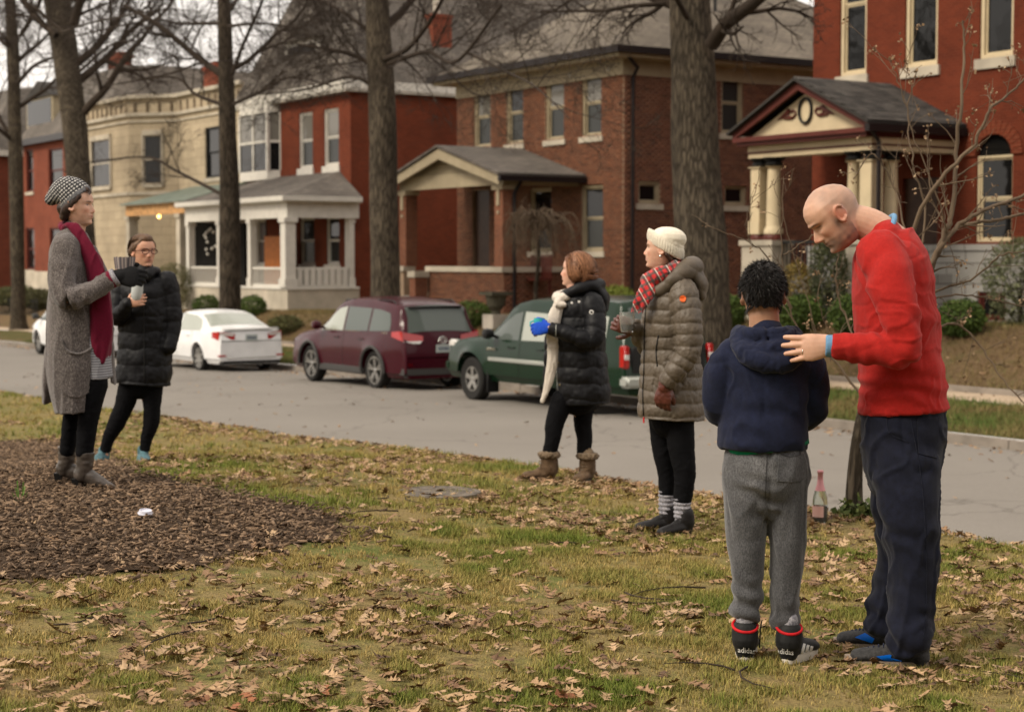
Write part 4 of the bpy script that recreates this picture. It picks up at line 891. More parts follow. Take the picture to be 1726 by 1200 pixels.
T3 = big_tree('slender dark bare tree between the white sedan and the white porch', [(388, 520), (387, 350), (384, 220), (380, 100), (377, 0)], TV, [.31, .3, .28, .24, .2, .18], seed=3, auto=5, low=7.5, top=11, group=trees, bark='bark_dark', L0=4.5,
    limbs=[([(372, 125, TV), (330, 95, TV - .3), (270, 45, TV - .8), (210, 10, TV - 1.4)], .1, .06, 10), ([(385, 180, TV), (330, 160, TV - .3), (290, 130, TV - .6), (180, 145, TV - 1.2)], .06, .02, 7),
           ([(392, 125, TV), (408, 80, TV - .2), (435, 20, TV - .5), (450, -20, TV - .8)], .06, .03, 6), ([(395, 175, TV), (450, 150, TV - .3), (490, 130, TV - .7), (560, 145, TV - 1.2)], .055, .02, 8),
           ([(370, 40, TV), (300, 40, TV - .3), (250, 35, TV - .5), (110, 65, TV - 1)], .055, .025, 9), ([(378, 330, TV), (300, 290, TV - .4), (245, 265, TV - .8), (140, 275, TV - 1.4)], .055, .02, 5), ([(385, 45, TV), (440, 40, TV - .3), (520, 50, TV - .5)], .05, .02, 8)])
T2 = big_tree('thick leaning bare trunk right behind the woman in the grey cardigan', [(148, 500), (132, 300), (122, 180), (108, 80), (97, 0)], TV + .6, [.42, .4, .41, .43, .45, .5], seed=2, auto=5, low=7.2, top=11, group=trees, L0=5,
    limbs=[([(95, 60, TV), (60, 30, TV - .4), (30, -10, TV - .8)], .13, .09, 6), ([(125, 40, TV), (135, 0, TV), (140, -50, TV)], .17, .12, 5), ([(135, 120, TV), (190, 75, TV - .5), (240, 70, TV - 1)], .06, .02, 8), ([(105, 55, TV - 4), (60, 15, TV - 4.5), (20, -10, TV - 5)], .05, .035, 7), ([(105, 55, TV - 4), (150, 40, TV - 4.5), (250, 20, TV - 5)], .035, .02, 8)])
T1 = big_tree('thin bare tree at the left edge of the photo', [(30, 480), (27, 300), (24, 180), (22, 90), (17, 0)], TV + 2.5, [.3, .29, .28, .26, .26, .22], seed=11, auto=5, low=7.0, top=11, group=trees, L0=5,
    limbs=[([(30, 140, TV + 2.5), (60, 110, TV + 2), (110, 90, TV + 1.6)], .1, .05, 6), ([(20, 90, TV + 2.5), (5, 60, TV + 2), (-30, 30, TV + 1.6)], .09, .05, 6), ([(35, 60, TV + 2.5), (60, 20, TV + 2), (75, -20, TV + 1.6)], .1, .07, 6)])
# bare trees behind the houses and across the lawn behind the camera (seen over the roofs and in the window panes)
bt = thing('tree', 'bare tree far behind the brown brick house, seen over the roofs', 'tree', (0, 0, 0)); brb = Br(); rg = np.random.default_rng(31)
brb.tube(catmull([(0, 0, 0), (.1, .1, 4), (-.1, .2, 8), (.2, 0, 12)], 12), np.linspace(.35, .1, 12), 8); brb.build('trunk', M['bark'], bt, (0, 0, 0)); brb = Br()
for k in range(9):
    th = k * 2.4; grow(brb, (.05 * k % .2, .1, 4.5 + k * .9), (math.cos(th), math.sin(th), 1.0), 5.2 - .3 * k, .12, 0, rg, kids=(7, 6, 5), minr=.012, wig=.2)
brb.build('crown', M['twig'], bt, (0, 0, 0))
q = atY(975, 60, 84); bt.location = (q.x, 84, gz(q.x, 84) + 2.2); bt.rotation_euler = (0, 0, .4); bt['group'] = 'bare trees behind the houses'
for i, (px, Y, lab) in enumerate(((215, 112, 'bare tree behind the stone house, between its two chimneys'), (420, 100, 'bare tree behind the stone house, left of the grey mansard roof'), (60, 118, 'bare tree behind the roofs at far left'), (300, 120, 'bare tree behind the stone house, nearer the slender dark tree'), (1300, 80, 'bare tree behind the brown brick house, beside the deep red house'))):
    q = atY(px, 100, Y); copy_thing(bt, (q.x, Y, gz(q.x, Y) - (2.5 if i == 4 else .5)), i * 1.3 + .5, lab, 'bare trees behind the houses')
for i, (x, y) in enumerate(((-14, -16), (-3, -20), (7, -15), (16, -19), (-24, -8), (26, -6), (1, -32), (-18, -34), (20, -36))):
    copy_thing(bt, (x, y, gz(x, y) - .1), i * 2.1, 'bare tree on the lawn behind the camera, seen only in window reflections', 'bare trees on the near lawn behind the camera')
def wood(n):  # points of the unseen foliage band added to darken reflections
    x = rg.uniform(-75, 75, n); P = np.stack([x, rg.uniform(-52, -38, n), rg.random(n) ** .9 * (19 + 4 * np.sin(x * .21) + 3 * np.sin(x * .53))], 1); return P
# ---------------------------------------------------------------- sapling with seed clusters, in front of the porch
def leafy(name, n, fn, size, mtl, parent, c1, c2, rg, flat=0.0):
    """n small leaf quads at points fn(n); one part of kind stuff"""
    P = fn(n); d = rg.normal(0, 1, (n, 3)); d[:, 2] *= (1 - flat); d /= np.linalg.norm(d, axis=1, keepdims=True); e = rg.normal(0, 1, (n, 3)); e -= d * (d * e).sum(1, keepdims=True); e /= np.linalg.norm(e, axis=1, keepdims=True)
    s = size * (.6 + .8 * rg.random((n, 1))); w = s * .45
    V = np.stack([P, P + d * s * .5 + e * w, P + d * s, P + d * s * .5 - e * w], 1).reshape(-1, 3); F = np.arange(4 * n).reshape(n, 4)
    t = rg.random((n, 1)); C = np.repeat(np.array(c1) * (1 - t) + np.array(c2) * t, 4, axis=0)
    return npmesh(name, V, F, mtl, parent, col=C)
M['leafattr'] = attrmat('small_leaves', .7, .2); M['seed'] = attrmat('dry_seeds', .85, .2)
sb = atY(1439, 880, 10.55); sb.z = gz(sb.x, sb.y); sap = thing('young_tree', 'young bare tree with dangling seed clusters beside the man in red', 'tree', sb)
def lp3(px, py, Y): return np.array(atY(px, py, Y))
SY = sb.y
o, P, rr = trunk_mesh('trunk', [np.array(sb) - [0, 0, .06], lp3(1441, 800, SY), lp3(1450, 720, SY), lp3(1470, 640, SY + .05), lp3(1505, 560, SY + .1)], [.045, .04, .036, .032, .027], M['bark'], sap, sb, flare=1.35, seed=9, k=20)
br = Br(); rg = np.random.default_rng(77); tips = []
LIMBS = [([(1505, 560, 0), (1545, 490, .1), (1575, 440, .1), (1592, 395, .1), (1608, 340, .15), (1612, 260, .2), (1620, 180, .2), (1625, 90, .3), (1623, 35, .3)], .04, .009, 14),
 ([(1530, 520, 0), (1535, 400, -.2), (1583, 305, -.3), (1640, 245, -.3), (1668, 185, -.3), (1700, 160, -.2), (1740, 120, -.2)], .025, .009, 12),
 ([(1545, 490, 0), (1600, 395, .1), (1660, 355, .2), (1740, 325, .3)], .028, .016, 8), ([(1560, 460, 0), (1610, 385, .3), (1690, 370, .4), (1745, 355, .5)], .022, .014, 8),
 ([(1480, 560, 0), (1560, 500, .2), (1640, 470, .1), (1690, 430, 0), (1740, 425, 0)], .015, .007, 8), ([(1520, 600, .1), (1600, 545, .2), (1650, 580, .2), (1690, 640, .1), (1745, 700, 0)], .014, .006, 7),
 ([(1500, 520, .1), (1590, 500, .2), (1650, 500, .3), (1745, 520, .3)], .012, .006, 7), ([(1550, 480, 0), (1525, 380, .2), (1500, 300, .3), (1470, 260, .3), (1440, 300, .4)], .012, .005, 8), ([(1540, 470, 0), (1560, 365, .1), (1540, 280, .1), (1530, 190, .2), (1545, 120, .2)], .013, .005, 8),
 ([(1460, 680, .1), (1400, 600, .2), (1350, 560, .2), (1325, 500, .2), (1318, 420, .2), (1321, 300, .2)], .013, .005, 7), ([(1335, 520, .2), (1290, 430, .2), (1255, 405, .2), (1190, 380, .2)], .009, .004, 4),
 ([(1470, 640, .1), (1420, 520, .3), (1410, 460, .3), (1415, 400, .3)], .011, .005, 6), ([(1320, 430, .2), (1345, 415, .2), (1375, 395, .2), (1390, 370, .2)], .008, .005, 3), ([(1262, 408, .2), (1258, 370, .2), (1275, 320, .2), (1282, 280, .2)], .005, .003, 1), ([(1400, 610, .2), (1395, 560, .2), (1375, 500, .2)], .006, .003, 3),
 ([(1385, 590, .2), (1330, 400, .3), (1310, 330, .3), (1300, 305, .3)], .005, .003, 2), ([(1600, 410, .1), (1580, 330, 0), (1540, 230, 0), (1515, 140, 0), (1500, 100, 0)], .009, .004, 8)]
for pts, r0, r1, nk in LIMBS:
    q = [lp3(x, y, SY + d) for x, y, d in pts]; C = catmull(q, 6 * len(q)); m = len(C); C[1:-1] += rg.normal(0, .004, (m - 2, 3)); rad = np.linspace(r0 * .62, r1 * .6, m); br.tube(C, rad, 7); tips.append(C[-1])
    for k in range(nk):
        i = min(m - 2, int(m * (.15 + .85 * (k + rg.random()) / nk))); dd = unit(C[i + 1] - C[i]); ax = unit(np.cross(dd, rg.normal(0, 1, 3)))
        st = C[i]; d0 = unit(dd * .5 + ax * .7 + np.array([0, 0, .35])); L_ = .12 + .32 * rg.random() ** 1.5; pp = [st]; dcur = d0
        for s_ in range(5): dcur = unit(dcur + rg.normal(0, .16, 3) + np.array([0, 0, .06])); pp.append(pp[-1] + dcur * L_ / 5)
        br.tube(pp, np.linspace(max(.0024, rad[i] * .45), .0014, 6), 4); tips.append(pp[-1])
        for s_ in range(int(rg.integers(1, 4))):
            a_ = pp[1 + int(rg.integers(0, 4))]; dn = unit(dcur + rg.normal(0, .8, 3)); e_ = a_ + dn * (.04 + .1 * rg.random()); br.tube([a_, (a_ + e_) / 2 + rg.normal(0, .004, 3), e_], [.002, .0018, .0014], 3); tips.append(e_)
br.build('crown', M['twig_pale'], sap, sb)
tag(leafy('dark_blocker', 17000, wood, 1.4, mat('dark_blocker_leaves', (.03, .028, .015), .9), None, (.02, .02, .01), (.06, .05, .03), rg), 'dark foliage band added out of view behind the camera to darken reflections', 'wood', kind='stuff')  # added out of view to darken reflections and the light from behind
def seeds(n):
    T = np.array(tips); pick = T[rg.random(len(T)) < .42]; i = rg.integers(0, len(pick), n); return pick[i] + rg.normal(0, .009, (n, 3)) - np.array([0, 0, .02]) * rg.random((n, 1)) - np.array(sb)
o = leafy('seed_clusters', 950, seeds, .018, M['seed'], sap, (.15, .09, .05), (.32, .22, .13), rg); o['kind'] = 'stuff'
wd = leafy('base_shoots', 500, lambda n: np.stack([rg.normal(.02, .06, n), rg.normal(-.04, .05, n), np.abs(rg.normal(0.0, .05, n))], 1), .04, M['leafattr'], sap, (.05, .08, .02), (.12, .14, .04), rg); wd['kind'] = 'stuff'
# ---------------------------------------------------------------- shrubs
def shrub(name, label, px, py, v, rx, rz_, c1, c2, n=3500, size=.05, group=None, seed=1, bare=False, cat='shrub'):
    a, z = onv(px, py, v); b = S2W(a, v, 0); g = gz(b.x, b.y); b.z = g
    t = thing(name, label, cat, b, 0, group); rg = np.random.default_rng(seed)
    def f(n):
        d = rg.normal(0, 1, (n, 3)); d /= np.linalg.norm(d, axis=1, keepdims=True); r = (.55 + .45 * rg.random((n, 1)) ** .5) * (1 + .13 * vnoise(d * 2, 1.3, seed)[:, None])
        P = d * r * np.array([rx, rx, rz_]) + np.array([0, 0, rz_ * .95]); P[:, 2] = np.maximum(P[:, 2], .03); return P
    o = leafy('foliage', n, f, size, M['leafattr'], t, c1, c2, rg); o['kind'] = 'stuff'
    s = MB(); s.tube([(0, 0, -.05), (.02, 0, rz_ * .5), (0, .02, rz_)], [.05, .04, .015], 6)
    for k in range(6): th = k * 1.05; s.tube([(0, 0, rz_ * .3), (rx * .5 * math.cos(th), rx * .5 * math.sin(th), rz_ * 1.1)], [.02, .008], 5)
    s.build('stem', M['bark_dark'], t, org=(0, 0, 0)); return t
G1, G2 = (.03, .055, .01), (.1, .15, .025); Y1, Y2 = (.12, .16, .02), (.26, .3, .05)
shrub('boxwood', 'round clipped boxwood left of the slender dark tree', 347, 508, 24.9, .52, .38, G1, G2, group='round boxwoods by the white porch', seed=1)
shrub('boxwood', 'round clipped boxwood right of the slender dark tree', 425, 510, 24.9, .5, .38, G1, G2, group='round boxwoods by the white porch', seed=2)
shrub('boxwood', 'round boxwood just left of the boy, below the columned porch', 1228, 540, 25.0, .4, .38, G1, G2, group='boxwoods below the columned porch', seed=3)
shrub('boxwood', 'wide boxwood between the boy and the man, nearer the boy', 1350, 545, 24.9, .5, .4, G1, G2, 5000, group='boxwoods below the columned porch', seed=4)
shrub('boxwood', 'boxwood partly hidden behind the chest of the man in red', 1432, 545, 24.9, .42, .4, G1, G2, 4000, group='boxwoods below the columned porch', seed=5)
shrub('boxwood', 'round boxwood right of the man in red below the arched window', 1620, 552, 24.9, .46, .36, G1, G2, 4500, group='boxwoods below the columned porch', seed=6)
shrub('shrub', 'bright yellow green shrub behind the short-haired woman', 1036, 515, 26.5, .62, .42, Y1, Y2, 4000, seed=7)
shrub('shrub', 'low dark green shrub beside the planter urn', 795, 520, 24.6, .55, .38, G1, G2, seed=8)
shrub('shrub', 'low loose green shrub between the sedan and the maroon SUV', 480, 542, 23.9, .6, .3, (.06, .05, .02), (.12, .13, .04), seed=9)
shrub('shrub', 'tall dry shrub beside the stone house porch', 292, 440, 25.4, .75, .95, (.07, .07, .03), (.16, .15, .06), 5000, seed=10)
shrub('hedge', 'olive hedge behind the iron fence at far left', 30, 510, 25.2, 1.3, .55, (.05, .055, .02), (.12, .12, .045), 6000, .07, seed=12)
shrub('hedge', 'dark hedge between the cardigan woman and the stone base of the house', 66, 515, 25.0, .9, .5, (.05, .045, .02), (.1, .1, .04), 5000, .07, seed=13)
shrub('shrub', 'dark evergreen at the pedestal of the columned porch', 1398, 440, 25.6, .4, 1.0, (.03, .045, .015), (.08, .08, .03), 4500, seed=14)
shrub('shrub', 'yellowing potted shrub on the columned porch steps', 1345, 400, 26.0, .38, .7, (.1, .08, .02), (.25, .17, .04), 2500, seed=15)
shrub('shrub', 'feathery green shrub at the right edge by the stone base', 1720, 480, 26.2, .7, .9, (.06, .07, .03), (.16, .17, .08), 4500, seed=16)
# weeping bare tree before the middle porch
a, z = onv(905, 500, 25.0); b = S2W(a, 25.0, 0); b.z = gz(b.x, b.y); wt = thing('weeping_tree', 'small weeping bare tree with tangled pale branches before the brown brick house', 'tree', b); br = Br(); rg = np.random.default_rng(5)
hub = np.array([0, 0, onv(885, 390, 25.0)[1] - b.z]); ax_ = np.array(S2W(1, 0, 0)); ay_ = np.array(S2W(0, 1, 0))
br.tube(catmull([(0, 0, -.05), ax_ * -.05 + [0, 0, .8], ax_ * .08 + hub * .7, hub], 12), np.linspace(.07, .045, 12), 8); br.build('trunk', M['bark_dark'], wt, (0, 0, 0)); br = Br()
for k in range(70):
    th = rg.random() * 6.28; R_ = .5 + 1.0 * rg.random(); e = ax_ * math.cos(th) * R_ * 1.15 + ay_ * math.sin(th) * R_ * .6
    p0 = hub + e * .05; p1 = hub + e * .4 + [0, 0, .25 + .25 * rg.random()]; p2 = hub + e * .85 + [0, 0, .1 + .25 * rg.random()]; p3 = hub + e + [0, 0, -.25 - .6 * rg.random()]; w = rg.normal(0, .09, (4, 3)); w[0] = 0
    C = catmull(np.array([p0, p1, p2, p3]) + w, 14); br.tube(C, np.linspace(.022, .005, 14), 4)
    for j in range(5):
        i = 4 + int(rg.integers(0, 9)); d = rg.normal(0, .25, 3) - [0, 0, .12]; br.tube(catmull([C[i], C[i] + d * .5 + rg.normal(0, .05, 3), C[i] + d + [0, 0, -.1]], 5), np.linspace(.008, .003, 5), 3)
br.build('crown', M['twig_pale'], wt, (0, 0, 0))
# stone planter urn, iron fence
a, z = onv(836, 515, 24.7); b = S2W(a, 24.7, 0); g = gz(b.x, b.y); top = onv(836, 492, 24.7)[1] - g
ur = sthing('planter_urn', 'dark square-rimmed stone urn on a pedestal before the brown brick house', 'planter', a, 24.7, g)
h_ = top; d = MB(); d.box(a - .26, a + .26, 24.44, 24.96, g - .05, g + h_ * .35); d.build('pedestal', M['concrete'], ur)
d = MB(); d.lathe([(.14, g + h_ * .35), (.12, g + h_ * .45), (.24, g + h_ * .6), (.28, g + h_ * .85), (.3, g + h_ * .9)], (a, 24.7, 0), 16); d.box(a - .33, a + .33, 24.37, 25.03, g + h_ * .9, g + h_); d.build('bowl', M['darkstone'] if 'darkstone' in M else mat('mossy_stone', (.07, .065, .045), .9), ur)
fa0, fa1_ = onv(-60, 500, 24.4)[0], onv(64, 500, 24.4)[0]; fz = zt(fa0); b = S2W(fa0, 24.4, 0); fz = gz(b.x, b.y) - .25
fe = sthing('iron_fence', 'low black iron picket fence before the hedge at far left', 'fence', fa0, 24.4, fz)
n = int((fa1_ - fa0) / .14); me = None; so = fe['so']
for k in (0.12, .82): d = MB(); d.box(fa0, fa1_, 24.39, 24.41, fz + k + .25, fz + k + .28); d.build('rail', M['iron'], fe)
for i in range(n + 1):
    if me is None: d = MB(); d.box(-.009, .009, -.009, .009, 0, 1.2); o = d.build('picket', M['iron'], fe, org=(0, 0, 0)); me = o.data
    else: o = newobj('picket', me, fe)
    o.location = (i * .14, 0, 0)
# ================================================================ parked cars
def paint(name, col, rough=.28, metal=.0, flake=0.0):
    m = NB(name); m.set(Base_Color=col, Roughness=rough, Metallic=metal, Coat_Weight=.18, Coat_Roughness=.04, Specular_IOR_Level=.18); n = m.noise(m.coord(), 3.0, 5)
    m.set(Base_Color=m.mix(1.0, col, m.ramp(n, [(.3, .9), (.7, 1.06)]), 'MULTIPLY')); return m.mat
M['p_white'] = paint('white_car_paint', (.72, .72, .72)); M['p_maroon'] = paint('maroon_car_paint', (.042, .004, .009), .25); M['p_green'] = paint('dark_green_car_paint', (.005, .02, .009), .22)
M['tyre'] = mat('tyre', (.018, .017, .016), .85, var=None, bump=(80, .3, .004)); M['alloy'] = mat('alloy', (.42, .41, .39), .3, metal=.85, var=None)
M['carglass'] = glass('car_glass', (.085, .1, .092), .02, .01); M['carglass_pale'] = glass('car_glass_painted_sky', (.34, .36, .32), .03, .01)  # pale sky reflections put into the glass base colours
M['lens_red'] = mat('red_lens', (.36, .004, .006), .12, var=None, Coat_Weight=1.0); M['lens_white'] = mat('clear_lens', (.6, .58, .55), .12, var=None, Coat_Weight=1.0)
M['trim'] = mat('grey_plastic_trim', (.05, .048, .046), .6, var=None); M['chrome'] = mat('chrome', (.75, .74, .72), .12, metal=1, var=None); M['blackplastic'] = mat('black_plastic', (.012, .012, .012), .4, var=None)
M['silver'] = mat('silver_strip', (.35, .36, .33), .35, metal=.3, var=None); M['plate'] = mat('licence_plate', (.42, .46, .44), .4, var=None); M['plate_ink'] = mat('plate_ink', (.05, .07, .12), .5, var=None)
class Car:
    def __init__(s, L, W, top, belt, wx, wr, roofw, zb=.22, low=.34, arch=.07, wend=.9, up=0):
        top = [(x, z + up * max(0, z - 1.2) / .5) for x, z in top]
        s.L, s.W, s.top, s.belt, s.wx, s.wr, s.roofw, s.zb, s.low, s.arch, s.wend = L, W, top, belt, wx, wr, roofw, zb, low, arch, wend
    def zt(s, x): return float(np.interp(x, *zip(*sorted(s.top))))
    def zbelt(s, x): return min(float(np.interp(x, *zip(*sorted(s.belt)))), s.zt(x) - .03)
    def hw(s, x):
        t = abs(x) / (s.L / 2); return s.W / 2 * (1 - (1 - s.wend) * max(0, (t - .6) / .4) ** 2.2)
    def rw(s, x):
        k = np.clip((s.zt(x) - s.zbelt(x)) / .35, 0, 1); return s.hw(x) * (.93 * (1 - k) + s.roofw * k)
    def side(s, x, z, off=.0):
        zb, w = s.zbelt(x), s.hw(x); zt_ = s.zt(x) - .055
        if z >= zb: t = min(1, (z - zb) / max(zt_ - zb, .01)); return .955 * w + (s.rw(x) - .955 * w) * t ** 1.15 + off
        t = (zb - z) / .5; return w * (.955 + .045 * math.sin(min(t, 1) * math.pi / 2)) - max(0, t - .75) * .05 + off
    def arc(s, x):
        z = -1
        for c in s.wx:
            R_ = s.wr + s.arch; d = abs(x - c)
            if d < R_: z = max(z, s.wr + math.sqrt(R_ * R_ - d * d))
        return z
    def topz(s, x, y): w = s.rw(x); return s.zt(x) - .055 * abs(y / w) ** 2.4
    def body(s, mtl, root, fender=.0):
        xs = list(np.arange(-s.L / 2, s.L / 2, .035)) + [s.L / 2] + [q for c in s.wx for q in (c - s.wr - s.arch, c + s.wr + s.arch)]; xs = sorted(set(round(x, 4) for x in xs)); V = []; k = 0
        for x in xs:
            w = s.hw(x); za = s.arc(x); zl = max(s.low, za); zb = max(s.zb, za); belt = s.zbelt(x); ring = []
            fl = fender * sum(math.exp(-((x - c) / (s.wr * 1.1)) ** 2) for c in s.wx)
            ring += [(0, zb), (w * .55, zb), (w - .1, zb + .002), (w - .045, zl - .01 + .006)]
            for t in (0, .12, .3, .5, .7, .86, 1):
                z = zl + (belt - zl) * t; ring.append((s.side(x, z) + fl * (1 - t) ** 1.5, z))
            zt_ = s.zt(x) - .055
            for t in (.25, .5, .75, .93): z = belt + (zt_ - belt) * t; ring.append((s.side(x, z), z))
            for f in (.97, .85, .65, .4, 0): ring.append((s.rw(x) * f, s.topz(x, s.rw(x) * f)))
            k = len(ring); V.append([(x, y, z) for y, z in ring])
        V = np.array(V); n = len(xs); Vm = V.copy(); Vm[..., 1] *= -1; Vm = Vm[:, 1:-1][:, ::-1]; R_ = np.concatenate([V, Vm], 1); K = R_.shape[1]
        i = np.arange(n * K).reshape(n, K); j = np.roll(i, -1, 1); F = np.stack([i[:-1], j[:-1], j[1:], i[1:]], -1).reshape(-1, 4)
        mb = MB(); mb.add(R_.reshape(-1, 3), [tuple(f) for f in F] + [tuple(i[0][::-1]), tuple(i[-1])]); return mb.build('body', mtl, root, smooth=38, org=(0, 0, 0))
    def win(s, cols, mtl, root, name='window', both=True, off=.006, lab=None):
        for sg in ((1, -1) if both else (1,)):
            xs = np.linspace(cols[0][0], cols[-1][0], 14); V = []; lo = [np.interp(x, [c[0] for c in cols], [c[1] for c in cols]) for x in xs]; hi = [np.interp(x, [c[0] for c in cols], [c[2] for c in cols]) for x in xs]
            for x, a, b in zip(xs, lo, hi):
                for t in np.linspace(0, 1, 5): z = a + (b - a) * t; V.append((x, sg * s.side(x, z, off), z))
            for x, a, b in zip(xs, lo, hi):
                for t in np.linspace(0, 1, 5): z = a + (b - a) * t; V.append((x, sg * s.side(x, z, -.01), z))
            F = []; n = len(xs); b0 = n * 5
            for i in range(n - 1):
                for j in range(4): q = i * 5 + j; F += [(q, q + 1, q + 6, q + 5), (b0 + q, b0 + q + 5, b0 + q + 6, b0 + q + 1)]
            for i in range(n - 1):
                for j in (0, 4): q = i * 5 + j; F.append((q, q + 5, b0 + q + 5, b0 + q))
            for i in (0, n - 1):
                for j in range(4): q = i * 5 + j; F.append((q, q + 1, b0 + q + 1, b0 + q))
            mb = MB(); mb.add(V, F); o = mb.build(name, mtl, root, smooth=30, org=(0, 0, 0))
        return o
    def screen(s, x0, x1, f0, f1, mtl, root, name, off=.008):
        V = []; xs = np.linspace(x0, x1, 9); ts = np.linspace(-1, 1, 13)
        for dz in (off, -.01):
            for i, x in enumerate(xs):
                f = f0 + (f1 - f0) * i / 8
                for t in ts: y = t * f * s.rw(x); V.append((x + (dz if x > 0 else -dz) * .7, y, s.topz(x, y) + dz * .7))
        F = []; b0 = 9 * 13
        for i in range(8):
            for j in range(12): q = i * 13 + j; F += [(q, q + 1, q + 14, q + 13), (b0 + q, b0 + q + 13, b0 + q + 14, b0 + q + 1)]
        for i in range(8):
            for j in (0, 12): q = i * 13 + j; F.append((q, q + 13, b0 + q + 13, b0 + q))
        for j in range(12):
            for i in (0, 8): q = i * 13 + j; F.append((q, q + 1, b0 + q + 1, b0 + q))
        mb = MB(); mb.add(V, F); return mb.build(name, mtl, root, smooth=30, org=(0, 0, 0))
def rbox(name, mtl, root, x0, x1, y0, y1, z0, z1, r=.02):
    mb = MB(); mb.box(x0, x1, y0, y1, z0, z1); o = mb.build(name, mtl, root, smooth=40, org=(0, 0, 0)); bm = bmesh.new(); bm.from_mesh(o.data)
    bmesh.ops.bevel(bm, geom=bm.edges[:], offset=min(r, (x1 - x0) * .45, (y1 - y0) * .45, (z1 - z0) * .45), segments=2, affect='EDGES'); bm.to_mesh(o.data); bm.free(); return o
def wheels(car, root, track, spokes=5, double=False, tw=.22, rimf=.66, steel=False):
    r = car.wr
    for c in car.wx:
        for sg in (1, -1):
            e = MB(); y = sg * track; h = tw / 2
            e.lathe([(r * rimf, -h * .8), (r * .9, -h), (r * .985, -h * .75), (r, -h * .3), (r, h * .3), (r * .985, h * .75), (r * .9, h), (r * rimf, h * .8), (r * rimf * .96, h * .2), (r * rimf * .96, -h * .2)], (c, y, r), 36, ax=1, cap=False)
            w = e.build('wheel', M['tyre'], root, smooth=40, org=(0, 0, 0))
            k = MB(); ri = r * rimf; o_ = y + sg * h * .72
            k.lathe([(ri * 1.0, -h * .7), (ri * 1.0, h * .8), (ri * .93, h * .8), (ri * .9, h * .3), (ri * .9, -h * .7)], (c, y, r), 30, ax=1, cap=False)
            k.lathe([(0, -.02), (ri * .2, -.02), (ri * .2, .015), (ri * .12, .025), (0, .025)], (c, o_ - sg * .02, r), 14, ax=1)
            for i in range(spokes):
                for d in ((-.16, .16) if double else (0,)):
                    t = 2 * math.pi * i / spokes + .3; p = (c + ri * .12 * math.cos(t), o_ - sg * .015, r + ri * .12 * math.sin(t)); q = (c + ri * .95 * math.cos(t + d), o_ - sg * .005, r + ri * .95 * math.sin(t + d))
                    k.bar(p, q, (.03 if double else .075) * (r / .35), .03, up=(0, 1, 0))
            k.build('rim', M['alloy'], w, smooth=35, org=(0, 0, 0))
            k = MB(); k.lathe([(0, -.01), (ri * .9, -.01), (ri * .9, .01), (0, .01)], (c, y + sg * h * .05, r), 20, ax=1); k.build('brake_disc', M['blackplastic'], w, org=(0, 0, 0))
def plate(root, x, y, z, txt='AB4 C2D', w=.3, h=.15):
    mb = MB(); mb.box(x - .01, x + .0, y - w / 2, y + w / 2, z - h / 2, z + h / 2); p = mb.build('licence_plate', M['plate'], root, org=(0, 0, 0))
    mb = MB()
    for i in range(6):
        yy = y + w / 2 - .045 - i * .04; mb = MB(); mb.box(x - .014, x - .0105, yy - .024, yy, z - .035, z + .03); mb.build('plate_mark', M['plate_ink'], p, org=(0, 0, 0))
def mirror(root, x, y, z, mtl):
    for sg in (1, -1):
        mb = MB(); mb.tube([(x, sg * (y - .08), z - .04), (x - .01, sg * (y + .06), z)], .03, 8); mb.lathe([(0, -.1), (.07, -.085), (.095, 0), (.08, .08), (0, .1)], (x, sg * (y + .1), z + .02), 12, ax=1); mb.build('mirror', mtl, root, smooth=40, org=(0, 0, 0))
def handle(root, car, xs, z, mtl):
    for sg in (1, -1):
        for x in xs: y = car.side(x, z); mb = MB(); mb.tube([(x + .1, sg * (y + .003), z), (x + .08, sg * (y + .03), z), (x - .08, sg * (y + .03), z), (x - .1, sg * (y + .003), z)], .013, 6); mb.build('door_handle', mtl, root, smooth=40, org=(0, 0, 0))
def seam(root, car, x, z0, z1, mtl=None):
    for sg in (1, -1):
        mb = MB(); V = []; zs = np.linspace(z0, z1, 10)
        for z in zs: y = car.side(x, z, .0025); V += [(x - .006, sg * y, z), (x + .006, sg * y, z)]
        mb.add(V, [(2 * i, 2 * i + 1, 2 * i + 3, 2 * i + 2) for i in range(9)]); mb.build('door_seam', M['blackplastic'], root, org=(0, 0, 0))
CV = 16.1
def park(car, name, label, afront, cat='car', group='cars parked along the far kerb'):
    a = afront + car.L / 2; v = CV + car.W / 2; p = S2W(a, v, 0); z = gz(p.x, p.y); p.z = z
    t = thing(name, label, cat, p, math.atan2(CT, -ST), group); return t
# white sedan
top = [(2.44, .56), (2.4, .68), (2.2, .77), (1.8, .86), (1.2, .95), (1.02, .99), (.75, 1.13), (.4, 1.31), (.15, 1.405), (-.2, 1.455), (-.6, 1.45), (-1.0, 1.385), (-1.35, 1.25), (-1.7, 1.11), (-1.9, 1.07), (-2.25, 1.05), (-2.38, 1.02), (-2.42, .95), (-2.44, .8)]
c = Car(4.88, 1.85, top, [(2.44, .7), (1.2, .9), (-1, .96), (-2.44, .98)], (1.42, -1.36), .335, .74, arch=.045, wend=.86)
t = park(c, 'parked_sedan', 'white sedan seen from behind, beside the slender dark tree', onv(362, 600, CV)[0] - 4.88 + .0)
c.body(M['p_white'], t, .025); wheels(c, t, .8, 8, False, .21, .72)
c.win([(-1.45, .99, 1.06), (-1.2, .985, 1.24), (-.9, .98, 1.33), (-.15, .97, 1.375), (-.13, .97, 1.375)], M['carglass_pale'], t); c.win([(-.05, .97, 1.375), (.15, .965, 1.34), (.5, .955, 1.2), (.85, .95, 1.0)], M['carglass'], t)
c.screen(-1.02, -1.66, .88, .9, M['carglass_pale'], t, 'rear_window'); c.screen(.2, .98, .9, .92, M['carglass'], t, 'windscreen')
